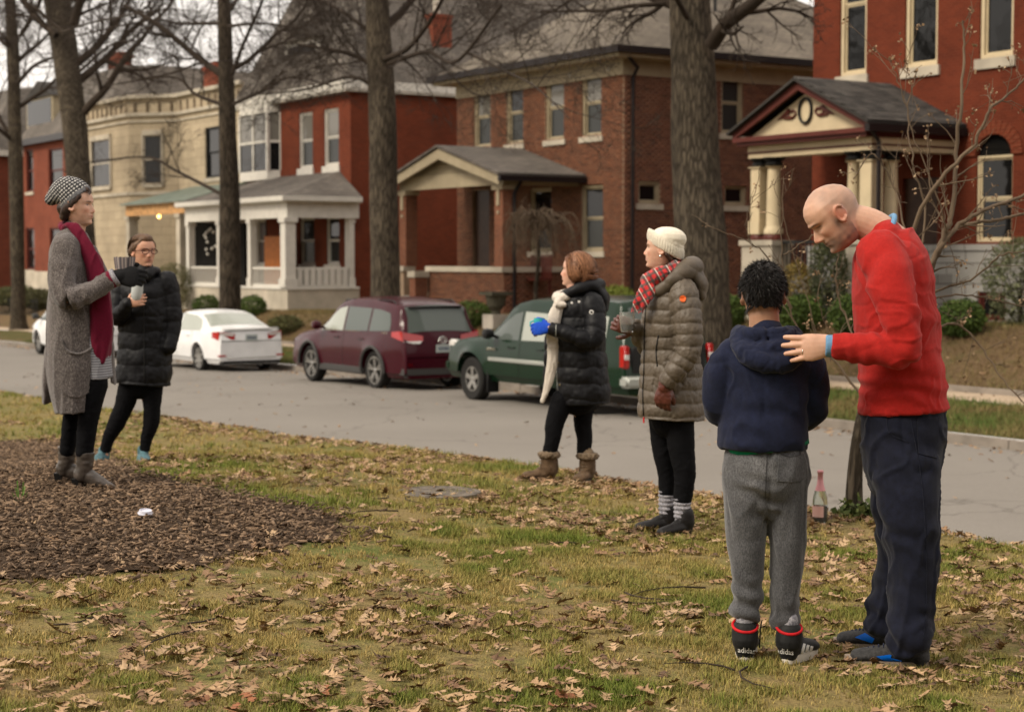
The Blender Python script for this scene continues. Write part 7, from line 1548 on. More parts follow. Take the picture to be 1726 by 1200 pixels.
# ---------------------------------------------------------------- the woman with the white hat
P = Per('woman in white knit hat and taupe puffer coat, red plaid scarf, holding a glass', 1135, 893, 305); J = P.J; R0 = P.root
H = HM(J(1113, 455, 0), (-.97, .2, .1), (0, 0, 1)); W1 = (.6, .36, .255)
fw, nw = J(1073, 552, .0), J(1121, 650, -.2)
body = head_piece(H, 1.0, .95) + [limb([J(1128, 485), J(1115, 455)], [(.058, .056), (.055, .052)]), limb([J(1132, 520), J(1132, 660)], [(.11, .12), (.11, .12)]), limb([J(1148, 508, -.13), J(1157, 590, -.2), nw], [.04, .04, .027]), limb([J(1120, 508, .12), J(1115, 580, .2), fw], [.04, .04, .027])]
LG = legs(P, [([J(1146, 705, -.06), J(1150, 760, -.06), J(1156, 800, -.07), J(1152, 848, -.07)], [(.082, .09), (.072, .08), (.06, .065), (.05, .052)], 1), ([J(1118, 705, .07), J(1120, 760, .07), J(1126, 800, .07), J(1126, 836, .07)], [(.078, .085), (.065, .075), (.052, .06), (.046, .05)], 1)]); body += LG[1] + [limb([J(1150, 760, -.06), J(1135, 690, 0), J(1118, 760, .07)], [.045, .07, .045])]
hn = hand(nw, (-.12, 0, -1), (-.4, -1, 0), 1, .95, (.4, .45, .5, .55), .9, .03, 1.0, (.85, .4, -.35)); hf = hand(fw, (-.75, 0, .15), (.1, -1, -.2), 1, .95, (.45, .5, .55, .6), .4)
garment('body', body + hn + hf, M['skin'], R0, .005, 2, None, lambda V, N: skin_col(V, H, 1.0, W1, (.09, .05, .03), (.45, .12, .1), None, None, .9)); eyes(H, 1.0, R0)
cvx = [J(1150, 492, -.14), J(1160, 540, -.2), J(1160, 592, -.22), J(1140, 625, -.22), nw]
def dco(V, N):
    ds, ts = seg_t(V, cvx); da, ta = seg_t(V, [J(1120, 495, .14), J(1110, 580, .2), fw]); z = V[:, 2]; m = ds < .088; m2 = (da < .07) & (V[:, 1] > .12)
    return np.where(m, quilt(ts, .062, .012, V, .008, .33), np.where(m2, quilt(ta, .06, .011, V, .006, .33), quilt(z, .073, .0135, V, .008, .33))) + .003 * vnoise(V, 14) + .0028 * vnoise(V * np.array([1, 1, .5]), 55) + .002 * vnoise(V, 110)
co = garment('puffer_coat', [P.torso([(478, 1098, 1172, .14), (500, 1087, 1182, .185), (540, 1082, 1180, .19), (585, 1082, 1178, .175), (630, 1078, 1186, .185), (680, 1075, 1190, .195), (706, 1074, 1189, .19)], round1=False), limb(cvx, [.088, .08, .072, .062, .05], round1=False),
    limb([J(1120, 495, .14), J(1105, 580, .2), J(1085, 575, .1), fw], [.085, .075, .06, .048])], M['taupe_nylon'], R0, .0062, 3, dco)
garment('hood', [limb([J(1112, 490, -.13), J(1135, 470, -.15), J(1162, 452, -.08), J(1166, 452, .06), J(1130, 462, .14)], [.04, .045, .06, .06, .04]), limb([J(1158, 452, 0), J(1176, 475, 0), J(1180, 498, 0)], [(.05, .1), (.055, .12), (.035, .1)])], M['taupe_nylon'], R0, .007, 3, lambda V, N: quilt(V[:, 2] + V[:, 0] * .6, .09, .005, V, .012) + .004 * vnoise(V, 14))
dc = Decal(co); dc.line('zip', [(1090, 500), (1087, 560), (1086, 620), (1084, 660), (1085, 700)], M['blackplastic'], .003, 40, .004); dc.line('pocket_zip', [(1110, 565), (1106, 590), (1108, 618)], M['blackplastic'], .004, 16); dc.strip('round_badge', [(1145.5, 503), (1147, 499.5), (1151, 498), (1155, 499.5), (1156.5, 503)], [(1145.5, 504), (1147, 508), (1151, 509.5), (1155, 508), (1156.5, 504)], mat('orange_badge', (.62, .11, .02), .6, var=None), 6, .006)
mb = MB(); q = J(1086, 704, -.1); mb.tube([q, q + V3(0, 0, -.03)], .005, 6); mb.build('zip_pull', M['redlining'], co, org=(0, 0, 0))
def plaid():
    m = NB('red_plaid_scarf'); c = m.n('ShaderNodeTexCoord'); s_ = m.n('ShaderNodeSeparateXYZ'); m.l(c.outputs['Object'], s_.inputs[0]); col = (.5, .015, .015)
    sm = m.math('ADD', m.math('MULTIPLY', s_.outputs[0], 1.0), m.math('MULTIPLY', s_.outputs[2], .55)); df = m.math('ADD', m.math('MULTIPLY', s_.outputs[2], 1.0), m.math('MULTIPLY', s_.outputs[0], -.5))
    b1 = m.math('GREATER_THAN', m.math('SINE', m.math('MULTIPLY', sm, 170)), .3); b2 = m.math('GREATER_THAN', m.math('SINE', m.math('MULTIPLY', df, 155)), .35); b3 = m.math('GREATER_THAN', m.math('SINE', m.math('MULTIPLY', sm, 85)), .97)
    r = m.mix(m.math('MULTIPLY', b1, .75), col, (.01, .025, .03)); r = m.mix(m.math('MULTIPLY', b2, .7), r, (.012, .05, .04)); r = m.mix(m.math('MULTIPLY', b3, .8), r, (.55, .5, .42)); m.set(Base_Color=r, Roughness=.9, Sheen_Weight=.3); m.bump(m.noise(m.coord(), 220, 3), .5, .003); return m.mat
M['plaid'] = plaid()
garment('scarf', [limb([J(1144, 444, .02), J(1132, 456, -.11), J(1108, 466, -.13), J(1092, 473, -.05), (J(1105, 470, .08)), J(1132, 458, .09), J(1142, 448, .02)], [.034, .042, .046, .04, .034, .03, .03]),
    limb([J(1098, 468, -.08), J(1090, 485, -.13), J(1080, 502, -.15), J(1072, 518, -.15)], [(.032, .022), (.036, .02), (.032, .016), (.024, .009)]), limb([J(1100, 470, -.1), J(1098, 487, -.14), J(1090, 505, -.16), (J(1083, 520, -.16))], [(.028, .02), (.03, .018), (.024, .014), (.014, .008)])], M['plaid'], R0, .005, 2, lambda V, N: folds(V, .006, (30, 20, 20), 8))
mb = MB()
for k in range(9): q = J(1067 + k * 2.3, 515 + (k % 3), -.155); mb.tube([q, q + V3(-.008 + .002 * (k % 4), 0, -.035)], .003, 5)
o = mb.build('scarf_fringe', M['plaid'], R0, org=(0, 0, 0)); o['kind'] = 'stuff'
hat = garment('hat', [xf(limb([(-.008, 0, .145), (-.022, 0, .178)], [(.109, .09), (.105, .09)], ref=(.88, 0, .42), step=.006, round0=False, round1=False), H), xf(ball((-.026, 0, .178), (.103, .09, .064)), H)], M['cream_smooth'], R0, .005, 6, lambda V, N: .0015 * vnoise(V, 25))
band('hat_brim', H, -.014, .098, .082, lambda x, y: .148 + .46 * x, .036, .009, M['cream_knit'], hat, 44, .3)
hairmesh('hair', [xf(limb([(.0, -.074, .12), (-.03, -.072, .09), (-.06, -.05, .06), (-.075, 0, .06), (-.06, .05, .06), (-.03, .072, .09)], [(.012, .018)] * 6, ref=(0, 0, 1)), H)], R0, (.03, .016, .01), (.08, .045, .03), .005, amp=.002)
mb = MB(); q = H @ Vector((-.001, .083, .075)); mb.lathe([(0, -.01), (.006, -.006), (.007, 0), (.004, .007), (0, .01)], tuple(q), 10); mb.build('earring', M['gold'], R0, smooth=True, org=(0, 0, 0))
garment('glove', [p for p in hand(nw, (-.12, 0, -1), (-.4, -1, 0), 1, 1.05, (.4, .45, .5, .55), .9, .03, 1.2, (.85, .4, -.35))] + [limb([nw + V3(.005, 0, .04), nw + V3(0, 0, -.01)], [.036, .036])], M['brown_leather'], R0, .005, 2, lambda V, N: .0015 * vnoise(V, 80))
garment('glove', hand(fw, (-.75, 0, .15), (.1, -1, -.2), 1, 1.05, (.45, .5, .55, .6), .4, fat=1.22) + [limb([fw + V3(.03, 0, .0), fw], [.036, .034])], M['brown_leather'], R0, .005, 2, lambda V, N: .0015 * vnoise(V, 80))
def dle(V, N): return folds(V, .0035, (14, 14, 16), 60)
garment('leggings', [P.torso([(670, 1095, 1172, .14), (705, 1097, 1170, .14)])] + LG[0], M['black_legs'], R0, .007, 3, dle)
garment('sock', [limb([J(1152, 843, -.07), J(1152, 872, -.07)], [(.049, .05), (.046, .05)], step=.01)], M['sock_grey'], R0, .004, 1, lambda V, N: .003 * np.sin(V[:, 2] * 260)); garment('sock', [limb([J(1125, 832, .07), J(1125, 862, .07)], [(.045, .05), (.043, .048)], step=.01)], M['sock_grey'], R0, .004, 1, lambda V, N: .003 * np.sin(V[:, 2] * 260))
for hx, dd, tx, ty in ((1166, -.07, -.195, -.1), (1139, .07, -.235, -.03)):
    hl = P.F(hx, dd); tt = hl + V3(tx, ty, 0); sole_shoe(R0, hl, tt, .042, .09, M['boot_black'], M['boot_black'], ah=.12, hs=.015, aw=.045)
gl = thing('drinking_glass', 'clear tumbler of amber drink in the brown glove of the white-hatted woman', 'glass', tuple(Vector(tuple(J(1057, 546, -.1))) + Vector((P.X, P.Y, P.g))))
M['clear'] = NB('clear_glass').mat; b_ = M['clear'].node_tree.nodes[0]; b_.inputs['Base Color'].default_value = (.9, .92, .9, 1); b_.inputs['Roughness'].default_value = .05; b_.inputs['Transmission Weight'].default_value = .88; b_.inputs['IOR'].default_value = 1.45
M['amber'] = NB('amber_drink').mat; b_ = M['amber'].node_tree.nodes[0]; b_.inputs['Base Color'].default_value = (.6, .27, .08, 1); b_.inputs['Roughness'].default_value = .05; b_.inputs['Transmission Weight'].default_value = .25; b_.inputs['IOR'].default_value = 1.33
mb = MB(); mb.lathe([(.0, -.045), (.032, -.045), (.038, -.02), (.042, .03), (.041, .065), (.0395, .065), (.0395, .03), (.036, -.018), (.03, -.038), (0, -.038)], n=24, cap=False); mb.build('glass', M['clear'], gl, smooth=50, org=(0, 0, 0))
mb = MB(); mb.lathe([(0, -.037), (.029, -.037), (.035, -.017), (.0365, .0), (0, .0)], n=24); mb.build('drink', M['amber'], gl, smooth=50, org=(0, 0, 0))
# ---------------------------------------------------------------- the short-haired woman
P = Per('short auburn-haired woman in black puffer coat, cream scarf and blue gloves', 945, 806, 240); J = P.J; R0 = P.root
H = HM(J(967, 484, 0), (-.96, .22, .1), (0, 0, 1)); aw_, bw_ = J(926, 553, -.2), J(926, 552, -.06)
body = head_piece(H, 1.0, .95, w=.98) + [limb([J(980, 505), J(967, 482)], [(.056, .055), (.052, .05)]), limb([J(980, 530), J(980, 640)], [(.11, .12), (.11, .12)]), limb([J(1000, 515, -.12), J(1000, 572, -.2), aw_], [.04, .04, .026]), limb([J(965, 515, .12), J(962, 575, .16), bw_], [.04, .04, .026])]
LG = legs(P, [([J(948, 675, -.04), J(935, 715, -.05), J(932, 740, -.06), J(925, 770, -.06)], [(.08, .08), (.068, .07), (.056, .06), (.048, .055)], 1), ([J(984, 675, .05), J(983, 715, .06), J(986, 740, .06), J(984, 774, .06)], [(.078, .08), (.064, .07), (.056, .06), (.048, .055)], 1)]); body += LG[1] + [limb([J(935, 715, -.05), J(968, 665, 0), J(983, 715, .06)], [.045, .07, .045])]
body += hand(aw_, (-1, .1, -.1), (0, -1, .5), -1, .95, (.6,) * 4) + hand(bw_, (-1, -.2, -.1), (0, 1, .5), 1, .95, (.6,) * 4)
garment('body', body, M['skin'], R0, .0052, 2, None, lambda V, N: skin_col(V, H, 1.0, (.62, .36, .26), (.2, .09, .05), (.45, .13, .11), None, None, 1.0)); eyes(H, 1.0, R0)
hr = hairmesh('hair', [xf(limb([(.035, 0, .2), (-.02, 0, .2), (-.07, 0, .165), (-.1, 0, .11), (-.094, 0, .078), (-.078, 0, .045)], [(.04, .035), (.06, .075), (.072, .09), (.068, .088), (.066, .086), (.045, .075)], ref=(0, 0, 1), step=.01), H), xf(ball((-.035, 0, .165), (.105, .086, .075)), H)] + [xf(limb([(.055, s_ * .045, .195), (.03, s_ * .072, .165), (.0, s_ * .082, .12), (-.012, s_ * .084, .08), (-.02, s_ * .078, .048)], [(.022, .016), (.03, .018), (.045, .02), (.046, .02), (.032, .014)], ref=(1, 0, 0)), H) for s_ in (1, -1)] + [xf(ball((.035, 0, .195), (.05, .055, .026)), H)], R0, (.1, .038, .017), (.17, .07, .032), .0048, (90, 90, 12), .002, 4)
comb('hair_strands', hr, hr, H, 1500, (-.03, 0, .13), (.02, 0, .24), 1.1, .0016, (.06, .02, .009), (.42, .2, .1), rg)
def quiltcoat(arms, per, amp, aper, off=0):
    def f(V, N):
        out = quilt(V[:, 2] + off, per, amp * 1.3, V, .014, .4)
        for pts, rmax in arms: ds, ts = seg_t(V, pts); out = np.where(ds < rmax, quilt(ts, aper, amp * .75, V, .01), out)
        return out + .007 * vnoise(V, 12) + .003 * vnoise(V, 40)
    return f
arm1 = [J(998, 510, -.13), J(1004, 545, -.18), J(998, 574, -.22), J(965, 566, -.23), aw_]
co = garment('puffer_coat', [P.torso([(497, 955, 1016, .13), (515, 937, 1022, .17), (550, 935, 1021, .18), (590, 936, 1021, .175), (630, 936, 1027, .18), (665, 939, 1031, .18), (681, 942, 1029, .17)], round1=False), limb(arm1, [.085, .077, .07, .06, .048], round1=False), limb([J(965, 512, .13), J(958, 570, .16), J(945, 568, .02), bw_], [.08, .07, .055, .045]),
    limb([J(938, 520, .1), J(926, 560, .12), J(922, 610, .12), J(918, 655, .12)], [(.035, .03), (.03, .03), (.025, .03), (.02, .025)])], M['black_nylon'], R0, .0068, 3, quiltcoat([(arm1, .088)], .115, .01, .1))
garment('hood', [limb([J(952, 500, -.1), J(975, 487, -.13), J(1003, 482, -.06), J(1004, 482, .06), J(975, 487, .12)], [.034, .04, .052, .052, .036]), limb([J(1002, 484, 0), J(1016, 500, 0), J(1018, 520, 0)], [(.045, .1), (.045, .11), (.03, .09)])], M['black_nylon'], R0, .007, 3, lambda V, N: .008 * vnoise(V, 20))
garment('scarf', [limb([J(975, 492, .03), J(962, 498, -.09), J(945, 502, -.1), J(940, 500, 0), J(955, 494, .08)], [.025, .03, .036, .036, .028]), limb([J(948, 500, -.1), J(940, 512, -.13), J(950, 514, -.14)], [.03, .03, .022])], M['white_scarf'], R0, .005, 2, lambda V, N: folds(V, .005, (30, 30, 30)))
garment('scarf_tail', [limb([J(944, 510, -.1), J(935, 535, -.12), J(931, 565, -.1), J(932, 600, -.1), J(926, 640, -.1), J(914, 678, -.1)], [(.04, .022), (.045, .02), (.04, .02), (.038, .018), (.034, .016), (.014, .01)])], M['white_scarf'], R0, .005, 2, lambda V, N: folds(V, .005, (30, 30, 8)))
dc = Decal(co); 
for x, y, m_ in ((964, 511, 'whiteprint'), (976, 509, 'whiteprint'), (941, 536, 'gold'), (941, 573, 'gold'), (941, 610, 'gold'), (944, 648, 'gold'), (944, 679, 'gold')): q = dc.hit(x, y, .003); mb = MB(); mb.lathe([(0, -.004), (.009, -.003), (.009, .002), (0, .004)], tuple(q), 10, ax=1); mb.build('snap_button', M[m_], co, org=(0, 0, 0))
q = dc.hit(997, 526, .003); mb = MB(); mb.lathe([(0, -.003), (.016, -.003), (.016, .002), (0, .004)], tuple(q), 14, ax=1); mb.build('round_badge', M['whiteprint'], co, org=(0, 0, 0)); mb = MB(); mb.lathe([(0, -.004), (.008, -.004), (0, -.006)], tuple(q + Vector((0, -.002, 0))), 8, ax=1); mb.build('badge_centre', M['black_nylon'], R0, org=(0, 0, 0))
dc.line('zip', [(939, 520), (937, 560), (938, 620), (942, 678)], M['silver'], .003, 30)
for w_, d_, n_, t_ in ((aw_, (-1, .1, -.05), (0, -1, .4), -1), (bw_, (-1, -.2, -.05), (0, 1, .4), 1)): garment('glove', hand(w_, d_, n_, t_, 1.05, (.5, .55, .6, .7), .3, fat=1.22) + [limb([w_ + V3(.035, 0, 0), w_], [.037, .034])], M['blue_glove'], R0, .005, 2)
garment('leggings', [P.torso([(640, 942, 1008, .13), (672, 938, 1006, .12)])] + LG[0], M['black_legs'], R0, .007, 3, dle)
for hx, tx, ty, dd in ((934, -.24, .0, -.06), (994, -.1, -.17, .06)):
    hl = P.F(hx, dd); tt = hl + V3(tx, ty, 0); sh, q, sd = sole_shoe(R0, hl, tt, .05, .1, M['boot_brown'], M['shoe_black'], ah=.17, hs=.022, aw=.058, vox=.005, name='boot', disp=lambda V, N: .004 * vnoise(V, 40))
    c_ = q(.14, .185); mb = MB(); mb.tube([c_ + V3(.058 * math.cos(a), .058 * math.sin(a), 0) for a in np.linspace(0, 2 * math.pi, 21)], .024, 8); garment('fur_cuff', [(np.array([tuple(v) for v in mb.v]), mb.f), limb([c_ + V3(0, 0, -.01), c_ + V3(0, 0, .01)], [.05, .05])], M['fur'], sh, .005, 1, lambda V, N: .007 * vnoise(V, 70)); mb = MB()
    for k in range(5): p = q(.34 + .02 * k, .16 - .022 * k); mb = MB(); mb.tube([p + sd * .03, p + unit(tt - hl) * .018, p - sd * .03], .004, 5); mb.build('lace', M['fur'], sh, org=(0, 0, 0))
mg = thing('mug', 'turquoise mug held between the blue gloves of the short-haired woman', 'mug', tuple(Vector(tuple(J(909, 547, -.13))) + Vector((P.X, P.Y, P.g))))
mb = MB(); mb.lathe([(0, -.04), (.034, -.04), (.038, -.03), (.038, .045), (.034, .045), (.034, -.03), (0, -.033)], n=24, cap=False); mb.build('mug_body', mat('turquoise_glaze', (.05, .42, .42), .25, var=None), mg, smooth=50, org=(0, 0, 0))
mb = MB(); mb.tube([(-.036, 0, .025), (-.062, 0, .018), (-.062, 0, -.012), (-.036, 0, -.02)], .006, 8); mb.build('mug_handle', mat('turquoise_glaze', (.05, .42, .42), .25, var=None), mg, smooth=True, org=(0, 0, 0))
# ---------------------------------------------------------------- the woman in the grey cardigan
P = Per('woman in striped knit beanie and long grey marled cardigan on heeled boots', 130, 822, 288); J = P.J; R0 = P.root
H = HM(J(133, 382, 0), (1, -.12, .03), (0, 0, 1)); SG = 1.05; wr = J(190, 470, -.17)
body = head_piece(H, SG, .95) + [limb([J(122, 412), J(131, 380)], [(.06, .056), (.055, .052)]), limb([J(122, 430), J(130, 600)], [(.09, .12), (.1, .12)]), limb([J(112, 425, -.14), J(114, 500, -.2), wr], [.045, .04, .026]), limb([J(122, 425, .13), J(126, 505, .18), J(140, 482, .1)], [.045, .04, .026]),
    limb([J(152, 665, -.06), J(145, 710, -.06), J(138, 775, -.06)], [.05, .04, .03]), limb([J(126, 670, .08), J(117, 720, .08), J(110, 760, .09)], [.05, .04, .028]), limb([J(152, 665, -.06), J(135, 610, 0), J(126, 670, .08)], [.05, .07, .05])] + hand(wr, (1, 0, .1), (.1, -1, .1), 1, .95, (.5,) * 4) + hand(J(137, 482, .08), (.3, -.6, .1), (0, 0, 1), 1, .8, (.6,) * 4)
garment('body', body, M['skin'], R0, .005, 2, None, lambda V, N: skin_col(V, H, SG, (.6, .36, .26), (.04, .025, .018), (.4, .12, .1), None, None, .9)); eyes(H, SG, R0)
hairmesh('hair', [xf(limb([(.045, s_ * .07, .175), (.02, s_ * .076, .155), (-.015, s_ * .081, .125), (-.04, s_ * .074, .085), (-.06, s_ * .05, .055)], [(.018, .012), (.022, .011), (.024, .012), (.03, .016), (.026, .02)], ref=(1, 0, 0)), H) for s_ in (1, -1)] + [xf(limb([(.07, -.035, .215), (.094, -.03, .2), (.098, -.052, .178)], [.012, .012, .004]), H), xf(limb([(-.055, -.05, .06), (-.075, 0, .06), (-.055, .05, .06)], [.03, .03, .03]), H), xf(ball((-.072, 0, .108), (.046, .072, .05)), H)], R0, (.018, .01, .008), (.05, .028, .02), .0045, (70, 70, 12), .003)
na = unit(V3(-.62, 0, .78))
def hatcol(V, N):
    Mi = np.array(H.inverted()); q = (V @ Mi[:3, :3].T + Mi[:3, 3]); a = q @ na; th = np.arctan2(q[:, 1], q @ unit(V3(.78, 0, .62))); u = a - .118; s1 = (np.sin(u * 2 * math.pi / .0185) > .3); dots = np.sin(th * 62) > -.05; C = np.tile(np.array([.022, .022, .026]), (len(V), 1)); C[(u > .02) & s1 & dots] = (.6, .58, .55)
    low = u < .02; k = (np.sin(a * 900) * np.sin(th * 70) > 0); C[low & k] = (.2, .2, .21); C[low & ~k] = (.06, .06, .065); return C
M['hatattr'] = attrmat('patterned_knit', .9, .1, (220, .5, .003))
garment('beanie', [xf(limb([(-.002, 0, .146), (-.03, 0, .182), (-.07, 0, .198), (-.12, 0, .183), (-.15, 0, .165)], [(.113, .092), (.112, .092), (.094, .087), (.066, .066), (.04, .045)], ref=(.78, 0, .62), step=.006, round0=False), H)], M['hatattr'], R0, .004, 3, lambda V, N: .003 * vnoise(V, 25), hatcol)
slv = [J(112, 418, -.13), J(106, 460, -.19), J(113, 500, -.23), J(150, 492, -.22), J(186, 472, -.175)]
def dca(V, N):
    d = folds(V, .009, (9, 9, 2.6), 12); d = d + crease(V, J(114, 502, -.22), (1, 0, .3), .13, 60, .007) + crease(V, J(108, 455, -.18), (.2, 0, 1), .1, 60, .005); return d
ca = garment('cardigan', [P.torso([(385, 110, 136, .09), (397, 98, 148, .14), (420, 89, 156, .18), (470, 85, 164, .185), (540, 81, 170, .18), (600, 79, 171, .185), (650, 82, 169, .185), (694, 94, 160, .18)], round1=False), limb(slv, [.085, .08, .073, .058, .052], round1=False), ball(J(112, 490, -.17), .075), limb([J(122, 420, .13), J(124, 500, .18), J(142, 482, .12)], [.08, .07, .05]),
    limb([J(92, 540, .06), J(86, 610, .08), J(82, 650, .08), (J(77, 676, .08))], [(.03, .1), (.04, .1), (.04, .1), (.022, .07)]), limb([J(158, 420, .1), J(178, 470, .12), J(186, 560, .12), J(189, 640, .12), J(190, 640, .12), J(192, 648, .12)], [(.02, .04), (.018, .04), (.018, .04), (.014, .04), (.012, .04), (.006, .03)])], M['tweed'], R0, .0068, 4, dca)
dc = Decal(ca); dc.strip('patch_pocket', [(104, 572), (112, 590), (130, 597), (160, 580)], [(106, 660), (120, 668), (135, 668), (156, 655)], M['tweed'], 12, .012, 18); dc.line('pocket_edge', [(104, 572), (112, 589), (128, 597), (146, 592), (161, 578)], M['tweed'], .008, 24, .012)
garment('scarf', [limb([J(110, 388, -.04), J(122, 380, -.1), J(138, 400, -.12), J(152, 430, -.13), J(165, 470, -.13), J(172, 520, -.12), J(174, 560, -.11), J(170, 610, -.1)], [(.025, .02), (.032, .018), (.035, .018), (.045, .018), (.05, .02), (.05, .022), (.05, .022), (.02, .015)]), limb([J(106, 384, -.03), J(108, 380, .05), J(130, 388, .1)], [.024, .024, .022]),
    P.torso([(440, 140, 172, .12), (500, 152, 184, .13), (560, 150, 187, .14), (600, 150, 184, .13), (612, 150, 172, .12)])], M['burgundy'], R0, .006, 3, lambda V, N: folds(V, .006, (14, 14, 4), 31))
def stripes():
    m = NB('grey_striped_dress'); c = m.n('ShaderNodeTexCoord'); s_ = m.n('ShaderNodeSeparateXYZ'); m.l(c.outputs['Object'], s_.inputs[0]); b1 = m.math('GREATER_THAN', m.math('SINE', m.math('MULTIPLY', s_.outputs[2], 420)), .0); m.set(Base_Color=m.mix(b1, (.3, .3, .32), (.12, .12, .135)), Roughness=.9); return m.mat
garment('dress', [P.torso([(560, 140, 180, .12), (610, 146, 184, .14), (638, 148, 187, .145)], round1=False)], stripes(), R0, .007, 3, lambda V, N: folds(V, .006, (18, 18, 3), 51))
garment('leggings', [limb([J(156, 645, -.05), J(152, 670, -.06), J(145, 715, -.06), J(139, 765, -.06)], [(.085, .09), (.072, .08), (.058, .065), (.05, .055)]), limb([J(135, 630, .08), J(124, 680, .08), J(116, 720, .08), J(110, 760, .08)], [(.08, .09), (.062, .07), (.052, .06), (.046, .05)])], M['black_legs'], R0, .007, 3, dle)
for x, y, dd, top_ in ((0, 0, -.06, 760), (-30, -10, .1, 752)):
    B = lambda px, py, d=0: J(px + x, py + y, dd + d); sh = garment('boot', [limb([B(140, 763), B(139, 785), B(134, 802)], [(.056, .056), (.05, .05), (.044, .044)], round0=False), limb([B(130, 800), B(145, 804), B(162, 813), B(177, 820), B(188, 823)], [(.044, .036), (.046, .036), (.038, .037), (.028, .032), (.016, .02)], ref=(0, 0, 1))], M['boot_grey'], R0, .0048, 3, lambda V, N: .0025 * vnoise(V * np.array([1, 1, 2.2]), 26) + .001 * vnoise(V, 60))
    a, b = B(118, 808), B(131, 830); mb = MB(); mb.add([(a[0] + x_ * (b[0] - a[0]), dd + y_, z_) for z_, k_ in ((B(0, 829)[2], .62), (a[2], 1)) for x_, y_ in ((.5 - .5 * k_, -.028 * k_), (.5 + .5 * k_, -.028 * k_), (.5 + .5 * k_, .028 * k_), (.5 - .5 * k_, .028 * k_))], [(0, 3, 2, 1), (4, 5, 6, 7), (0, 1, 5, 4), (1, 2, 6, 5), (2, 3, 7, 6), (3, 0, 4, 7)]); mb.build('heel', M['boot_black'], sh, org=(0, 0, 0)); mb = MB(); mb.bar(B(148, 818), B(172, 829), .06, .012); mb.bar(B(170, 828.5), B(188, 828.5), .05, .012); mb.build('boot_sole', M['boot_black'], sh, org=(0, 0, 0))
garment('cuff', [limb([J(184, 473, -.175), J(196, 467, -.172)], [.053, .052], step=.006, round0=False, round1=False)], M['burgundy'], R0, .005, 1); garment('cuff', [limb([J(191, 470, -.173), J(198, 466, -.171)], [.055, .054], step=.006, round0=False, round1=False)], M['sock_grey'], R0, .005, 1)
garment('glove', hand(J(200, 466, -.17), (1, 0, -.02), (.1, -1, .3), 1, 1.1, (.35, .4, .45, .5), .5, fat=1.45) + [limb([J(190, 470, -.17), J(204, 466, -.17)], [.045, .04])], M['black_glove'], R0, .005, 2)
cp = thing('cup', 'striped grey cup standing in the black glove of the woman in the grey cardigan', 'cup', tuple(Vector(tuple(J(211, 452, -.12))) + Vector((P.X, P.Y, P.g))))
def cupm():
    m = NB('striped_sleeve'); a = m.n('ShaderNodeAttribute', attribute_name='Col'); m.set(Base_Color=a.outputs[0], Roughness=.8); m.bump(m.noise(m.coord(), 200, 2), .3, .002); return m.mat
n = 40; V, F, C = [], [], []
for i, (r, z) in enumerate(((.046, -.055), (.05, -.02), (.056, .02), (.06, .062))):
    for k in range(n): t = 2 * math.pi * k / n; rr_ = r * (1 + .035 * (k % 2)); V.append((rr_ * math.cos(t), rr_ * math.sin(t), z + .002 * (k % 3))); C.append(((.32, .26, .24), (.07, .065, .08), (.42, .36, .33), (.12, .1, .11), (.05, .05, .06))[k % 5])
for i in range(3):
    for k in range(n): F.append((i * n + k, i * n + (k + 1) % n, (i + 1) * n + (k + 1) % n, (i + 1) * n + k))
npmesh('cup_sleeve', V, F, cupm(), cp, col=C); mb = MB(); mb.lathe([(0, -.05), (.043, -.05), (.052, .05), (0, .045)], n=24); mb.build('cup_body', M['shoe_black'], cp, smooth=40, org=(0, 0, 0))
# ---------------------------------------------------------------- the woman with glasses
P = Per('brown-haired woman with glasses in black puffer coat, holding a pale cup', 205, 783, 233); J = P.J; R0 = P.root
H = HM(J(243, 452, -.0), (.62, -.78, .03), (0, 0, 1)); w2 = J(214, 512, -.25)
body = head_piece(H, 1.03, .95) + [limb([J(243, 475), J(243, 450)], [(.06, .056), (.056, .052)]), limb([J(243, 490), J(240, 610)], [(.12, .1), (.12, .1)]), limb([J(210, 480, 0), J(199, 530, -.08), w2], [.045, .04, .026]), limb([J(282, 480, 0), J(288, 545, 0), J(273, 580, -.02)], [.045, .04, .026]),
    ]
LG = legs(P, [([J(218, 648, 0), J(207, 685, 0), J(193, 715, 0), J(180, 740, 0), J(174, 762, 0)], [(.085, .09), (.07, .075), (.062, .066), (.046, .05), (.038, .042)], 1), ([J(256, 648, 0), J(254, 690, 0), J(252, 715, 0), J(244, 742, 0), J(241, 761, 0)], [(.078, .09), (.062, .07), (.058, .062), (.042, .046), (.036, .04)], 1)])
body += LG[1] + [limb([J(207, 685, 0), J(236, 635, 0), J(254, 690, 0)], [.045, .07, .045])] + hand(w2, (1, -.05, .25), (-.15, -1, 0), 1, .95, (.3, .35, .4, .45), .5, .06)
garment('body', body + hand(J(272, 580, -.02), (-.5, .2, -1), (1, 0, 0), 1, .8, (.4,) * 4), M['skin'], R0, .005, 2, None, lambda V, N: skin_col(V, H, 1.03, (.56, .3, .2), (.1, .05, .03), (.36, .1, .08), None, None, .7)); eyes(H, 1.03, R0, look=(1, -.3, 0))
hr = hairmesh('hair', [xf(limb([(.055, 0, .205), (.0, 0, .205), (-.06, 0, .18), (-.095, 0, .12), (-.085, 0, .07)], [(.03, .05), (.045, .075), (.055, .08), (.04, .075), (.03, .06)], ref=(0, 0, 1), step=.01), H), xf(ball((-.02, 0, .15), (.094, .082, .082)), H)] + [xf(limb([(.055, s_ * .05, .19), (.03, s_ * .076, .16), (-.01, s_ * .083, .14), (-.05, s_ * .078, .115)], [(.012, .01), (.018, .01), (.02, .01), (.025, .014)], ref=(0, 0, 1)), H) for s_ in (1, -1)], R0, (.08, .042, .022), (.15, .085, .048), .0048, (90, 90, 14), .0015, 4)
